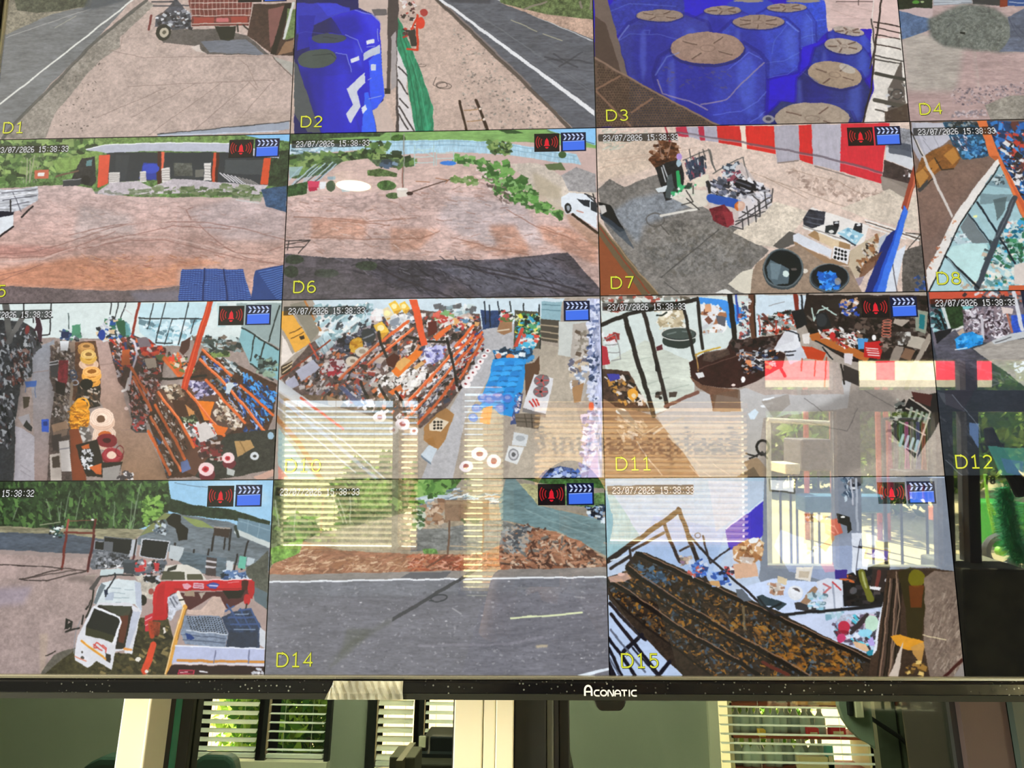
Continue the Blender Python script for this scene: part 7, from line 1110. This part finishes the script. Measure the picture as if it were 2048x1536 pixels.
def cC(x): stroke(b, [(x+.0038, zB+H-.0003)]+arcp(x+.0022, zB+H/2-.0002, .0020, H/2-.0002, 100, 260, 10)+[(x+.0038, zB)], t_)
hh = H*.82
def C_(x): stroke(b, [(x+.0040, zB+hh)]+arcp(x+.0019, zB+hh/2, .0019, hh/2, 90, 270, 10)+[(x+.0040, zB)], t_)
def O_(x): stroke(b, arcp(x+.0022, zB+hh/2, .0023, hh/2, 0, 360, 18), t_)
def N_(x): stroke(b, [(x, zB-.0003), (x, zB+hh*.6)]+arcp(x+.0008, zB+hh-.0008, .0008, .0008, 180, 70, 4)+[(x+.0032, zB+.0006)]+arcp(x+.0034, zB+.0008, .0008, .0008, 250, 360, 4)+[(x+.0042, zB+hh+.0003)], t_)
def A_(x): stroke(b, [(x, zB-.0003), (x, zB+hh*.5)]+arcp(x+.0021, zB+hh*.5, .0021, hh*.5, 180, 0, 10)+[(x+.0042, zB-.0003)], t_); stroke(b, [(x+.0003, zB+hh*.38), (x+.0039, zB+hh*.38)], t_*.8)
def T_(x): stroke(b, [(x-.0003, zB+hh), (x+.0041, zB+hh)], t_); stroke(b, [(x+.0019, zB+hh), (x+.0019, zB-.0003)], t_)
def I_(x): stroke(b, [(x+.0006, zB+hh+.0004), (x+.0006, zB-.0004)], t_)
for fn, adv in ((C_, .0050), (O_, .0056), (N_, .0054), (A_, .0053), (T_, .0052), (I_, .0023), (C_, 0)): fn(x); x += adv
b.obj('brand_lettering', whitel, tv)['label'] = 'white ACONATIC lettering'
# sensor tab under the bezel
MB().prism([(-.0128, -.0176), (.0128, -.0176), (.0112, -.0222), (.0090, -.0252), (.0070, -.0260), (-.0070, -.0260), (-.0090, -.0252), (-.0112, -.0222)], -.0015, .010).obj('sensor_tab', mat('sensor_black', (.010, .010, .008), .25), tv, bevel=.0012)
# strip of clear tape stuck over the bezel
tape = mat('crinkled_clear_tape', (.42, .41, .32), .18, bump=(160, .9), var=(70, .35))
b = MB(); xs = [-.2262+.0022*i for i in range(30)]
def tz(x, s): return bz-.0003-.0006*abs(math.sin(x*900+s))
for i in range(len(xs)-1):
    for (za, zc, ya, yc) in ((-.0030, -.0078, .0008, .0), (-.0078, -.0122, .0, .0), (-.0122, -.0176, .0, .0028)):
        sh = lambda z, x_: x_+(max(0, (-z-.003))*-.55+.0095)*(1 if x_ < -.218 else 0)*((-.218-x_)/.0082)
        q = [(sh(za, xs[i]), tz(xs[i], za*500)+ya, za), (sh(za, xs[i+1]), tz(xs[i+1], za*500)+ya, za), (sh(zc, xs[i+1]), tz(xs[i+1], zc*500)+yc, zc), (sh(zc, xs[i]), tz(xs[i], zc*500)+yc, zc)]
        b.add(q, [(0, 1, 2, 3)])
tp = b.obj('tape_strip', tape, tv); tp['label'] = 'crinkled clear tape over the bezel'
# wall bracket that tilts it forward
MB().box(-.2, .2, .060, .075, .15, .40).obj('mounting_plate', steel_dark, tv); 
for s_ in (-1, 1): MB().tube([(.15*s_, .07, .38), (.15*s_, .16, .40)], .01).obj('bracket_arm', steel_dark, tv)
# ---------------------------------------------------------------- the person taking the photograph
skin = mat('skin', (.42, .25, .17), .5); hairm = mat('black_hair', (.012, .010, .009), .45); shirt = mat('dark_shirt', (.05, .055, .07), .85, bump=(90, .3)); trs = mat('dark_trousers', (.03, .03, .035), .85)
def skinmesh(name, joints, edges, m, parent, sub=2, root=0):
    me = bpy.data.meshes.new(name); me.from_pydata([j[:3] for j in joints], edges, []); o = bpy.data.objects.new(name, me); C.objects.link(o); o.parent = parent; me.materials.append(m)
    o.modifiers.new('skin', 'SKIN'); me.skin_vertices.new() if not me.skin_vertices else None
    sv = me.skin_vertices[0].data
    for i, j in enumerate(joints): sv[i].radius = (j[3], j[4] if len(j) > 4 else j[3]); sv[i].use_root = i == root
    s = o.modifiers.new('sub', 'SUBSURF'); s.levels = sub; s.render_levels = sub
    dg = bpy.context.evaluated_depsgraph_get(); dg.update(); m2 = bpy.data.meshes.new_from_object(o.evaluated_get(dg)); o.modifiers.clear(); o.data = m2
    m2.polygons.foreach_set('use_smooth', [True]*len(m2.polygons)); return o
px_, py_ = .074, -.30
pe = empty('person', (px_, py_, 0), label='person in dark clothes holding up a phone, faintly mirrored in the screen', cat='person')
zt0 = 1.59                               # crown of the head
HJ = [(0, 0, .90, .13, .10), (0, .0, 1.02, .125, .09), (0, -.01, 1.16, .14, .10), (0, -.01, 1.27, .12, .09), (0, 0, 1.335, .05, .05), (0, .01, 1.39, .045, .048),
      (-.15, -.01, 1.27, .05), (-.20, .03, 1.06, .042), (-.155, .19, 1.24, .033), (-.12, .245, 1.42, .026), (.15, -.01, 1.27, .05), (.20, .03, 1.06, .042), (.10, .19, 1.26, .033), (.0, .245, 1.42, .026),
      (-.085, 0, .82, .085), (-.095, .02, .47, .055), (-.095, -.02, .09, .035), (-.095, .10, .03, .035, .03), (.085, 0, .82, .085), (.095, .02, .47, .055), (.095, -.02, .09, .035), (.095, .10, .03, .035, .03)]
HE = [(0,1),(1,2),(2,3),(3,4),(4,5),(3,6),(6,7),(7,8),(8,9),(3,10),(10,11),(11,12),(12,13),(0,14),(14,15),(15,16),(16,17),(0,18),(18,19),(19,20),(20,21)]
body = skinmesh('body', HJ, HE, shirt, pe); body.data.materials.append(skin); body.data.materials.append(trs)
for p in body.data.polygons:
    c = p.center; p.material_index = 1 if (c.z > 1.325 and c.y < .1) or (c.y > .20 and c.z > 1.30) or c.z < .06 else (2 if c.z < .88 else 0)
# head: egg shape with brow, nose and chin
def headmesh():
    b = MB(); n1, n2 = 28, 20; vs = []
    for j in range(n2+1):
        ph = math.pi*j/n2
        for i in range(n1):
            th = 2*math.pi*i/n1; x = math.sin(ph)*math.cos(th); y = math.sin(ph)*math.sin(th); z = math.cos(ph)
            w_ = 1-.18*max(0, -z)**1.5; X_ = x*.075*w_; Y_ = y*.092*(1-.10*max(0, -z)); Z_ = z*.112
            if y > .6: Y_ += .016*math.exp(-((x/.16)**2+((z+.12)/.16)**2))-.006*math.exp(-(((abs(x)-.34)/.14)**2+((z-.06)/.12)**2))+.007*math.exp(-((x/.3)**2+((z+.42)/.08)**2))+.006*math.exp(-((x/.3)**2+((z+.8)/.15)**2))
            vs.append((X_, Y_, Z_))
    fs = [(j*n1+i, j*n1+(i+1) % n1, (j+1)*n1+(i+1) % n1, (j+1)*n1+i) for j in range(n2) for i in range(n1)]
    b.add(vs, fs); return b
hd = headmesh().obj('head', skin, pe, smooth=True, loc=(0, .01, 1.468))
hb = MB(); n1, n2 = 28, 14; vs = []
for j in range(n2+1):
    ph = math.pi*.62*j/n2
    for i in range(n1):
        th = 2*math.pi*i/n1; z = math.cos(ph); y = math.sin(ph)*math.sin(th); k_ = 1.10+.015*math.sin(th*9)
        zz = z if not (y > .35 and z < .35) else .35+(z-.35)*.05
        vs.append((math.sin(ph)*math.cos(th)*.076*k_, (y*.092-(.006 if y > 0 else -.0))*k_, zz*.112*k_))
hb.add(vs, [(j*n1+i, j*n1+(i+1) % n1, (j+1)*n1+(i+1) % n1, (j+1)*n1+i) for j in range(n2) for i in range(n1)]); hb.obj('hair', hairm, hd, smooth=True)
eyem = mat('eye_white', (.7, .7, .68), .2); irm = mat('iris', (.04, .02, .01), .1); lipm = mat('lip', (.38, .12, .10), .4)
for s_ in (-1, 1):
    MB().lathe([(0, -.009), (.006, -.006), (.009, 0), (.006, .006), (0, .009)], (.027*s_, .078, .006), 14).obj('eye', [eyem], hd, smooth=True)
    MB().lathe([(0, 0), (.004, -.0006), (.0042, -.002)], (.027*s_, .0875, .006), 12, 'y').obj('iris', irm, hd)
    MB().tube([(.016*s_, .085, .024), (.027*s_, .086, .028), (.040*s_, .080, .024)], .0022, 6).obj('eyebrow', hairm, hd)
    MB().lathe([(0, -.03), (.010, -.022), (.013, 0), (.012, .018), (.0, .028)], (.075*s_, -.005, -.002), 12).obj('ear', skin, hd, smooth=True)
MB().tube([(-.022, .083, -.050), (-.008, .093, -.047), (0, .092, -.049), (.008, .093, -.047), (.022, .083, -.050)], [.001, .0035, .003, .0035, .001], 8).obj('mouth', lipm, hd)
# hands: palm and five separate fingers closed on the phone's sides
def hand(s_, wx, wy, wz, name):
    hp = MB(); t = empty(name, (0, 0, 0)); t.parent = pe
    J = [(wx, wy, wz, .020, .015), (wx-.004*s_, wy+.010, wz+.045, .026, .013), (wx-.004*s_, wy+.012, wz+.070, .024, .011)]
    o = skinmesh('palm', J, [(0,1),(1,2)], skin, t, 2)
    for q, (ln_, off) in enumerate(((.060, .024), (.070, .009), (.066, -.006), (.052, -.020))):
        bx_, by_, bz_ = wx+off*.4*s_, wy+.020, wz+.040+off*1.1; d = s_
        J = [(bx_, by_-.006, bz_, .0085), (bx_-.004*d, by_+.014, bz_+.004, .0082), (bx_-ln_*.32*d, by_+.026, bz_+.006, .0075), (bx_-ln_*.62*d, by_+.022, bz_+.005, .0062)]
        skinmesh('finger', J, [(0,1),(1,2),(2,3)], skin, t, 1)
    J = [(wx-.012*s_, wy+.004, wz+.020, .011), (wx-.024*s_, wy-.004, wz+.042, .0095), (wx-.036*s_, wy-.002, wz+.060, .008), (wx-.046*s_, wy+.002, wz+.072, .0065)]
    skinmesh('thumb', J, [(0,1),(1,2),(2,3)], skin, t, 1)
    return t
hand(-1, -.115, .245, 1.415, 'left_hand'); hand(1, -.020, .245, 1.415, 'right_hand')
# the phone itself sits just behind the lens
ph = empty('smartphone', (.004, -.0075, 1.463), label='dark smartphone held up by the person in front of the screen', cat='phone')
MB().box(-.038, .038, -.004, .004, -.06, .10).obj('case', black_mat, ph, bevel=.003); MB().box(-.0355, .0355, -.0046, -.004, -.055, .095).obj('display', mat('phone_glass', (.02, .02, .025), .1), ph)
MB().lathe([(0, .0055), (.007, .0055), (.008, .004)], (.022, 0, .085), 16, 'y').obj('lens_ring', darkframe, ph); MB().lathe([(0, .0055), (.007, .0055), (.008, .004)], (.022, 0, .065), 16, 'y').obj('lens_ring', darkframe, ph)
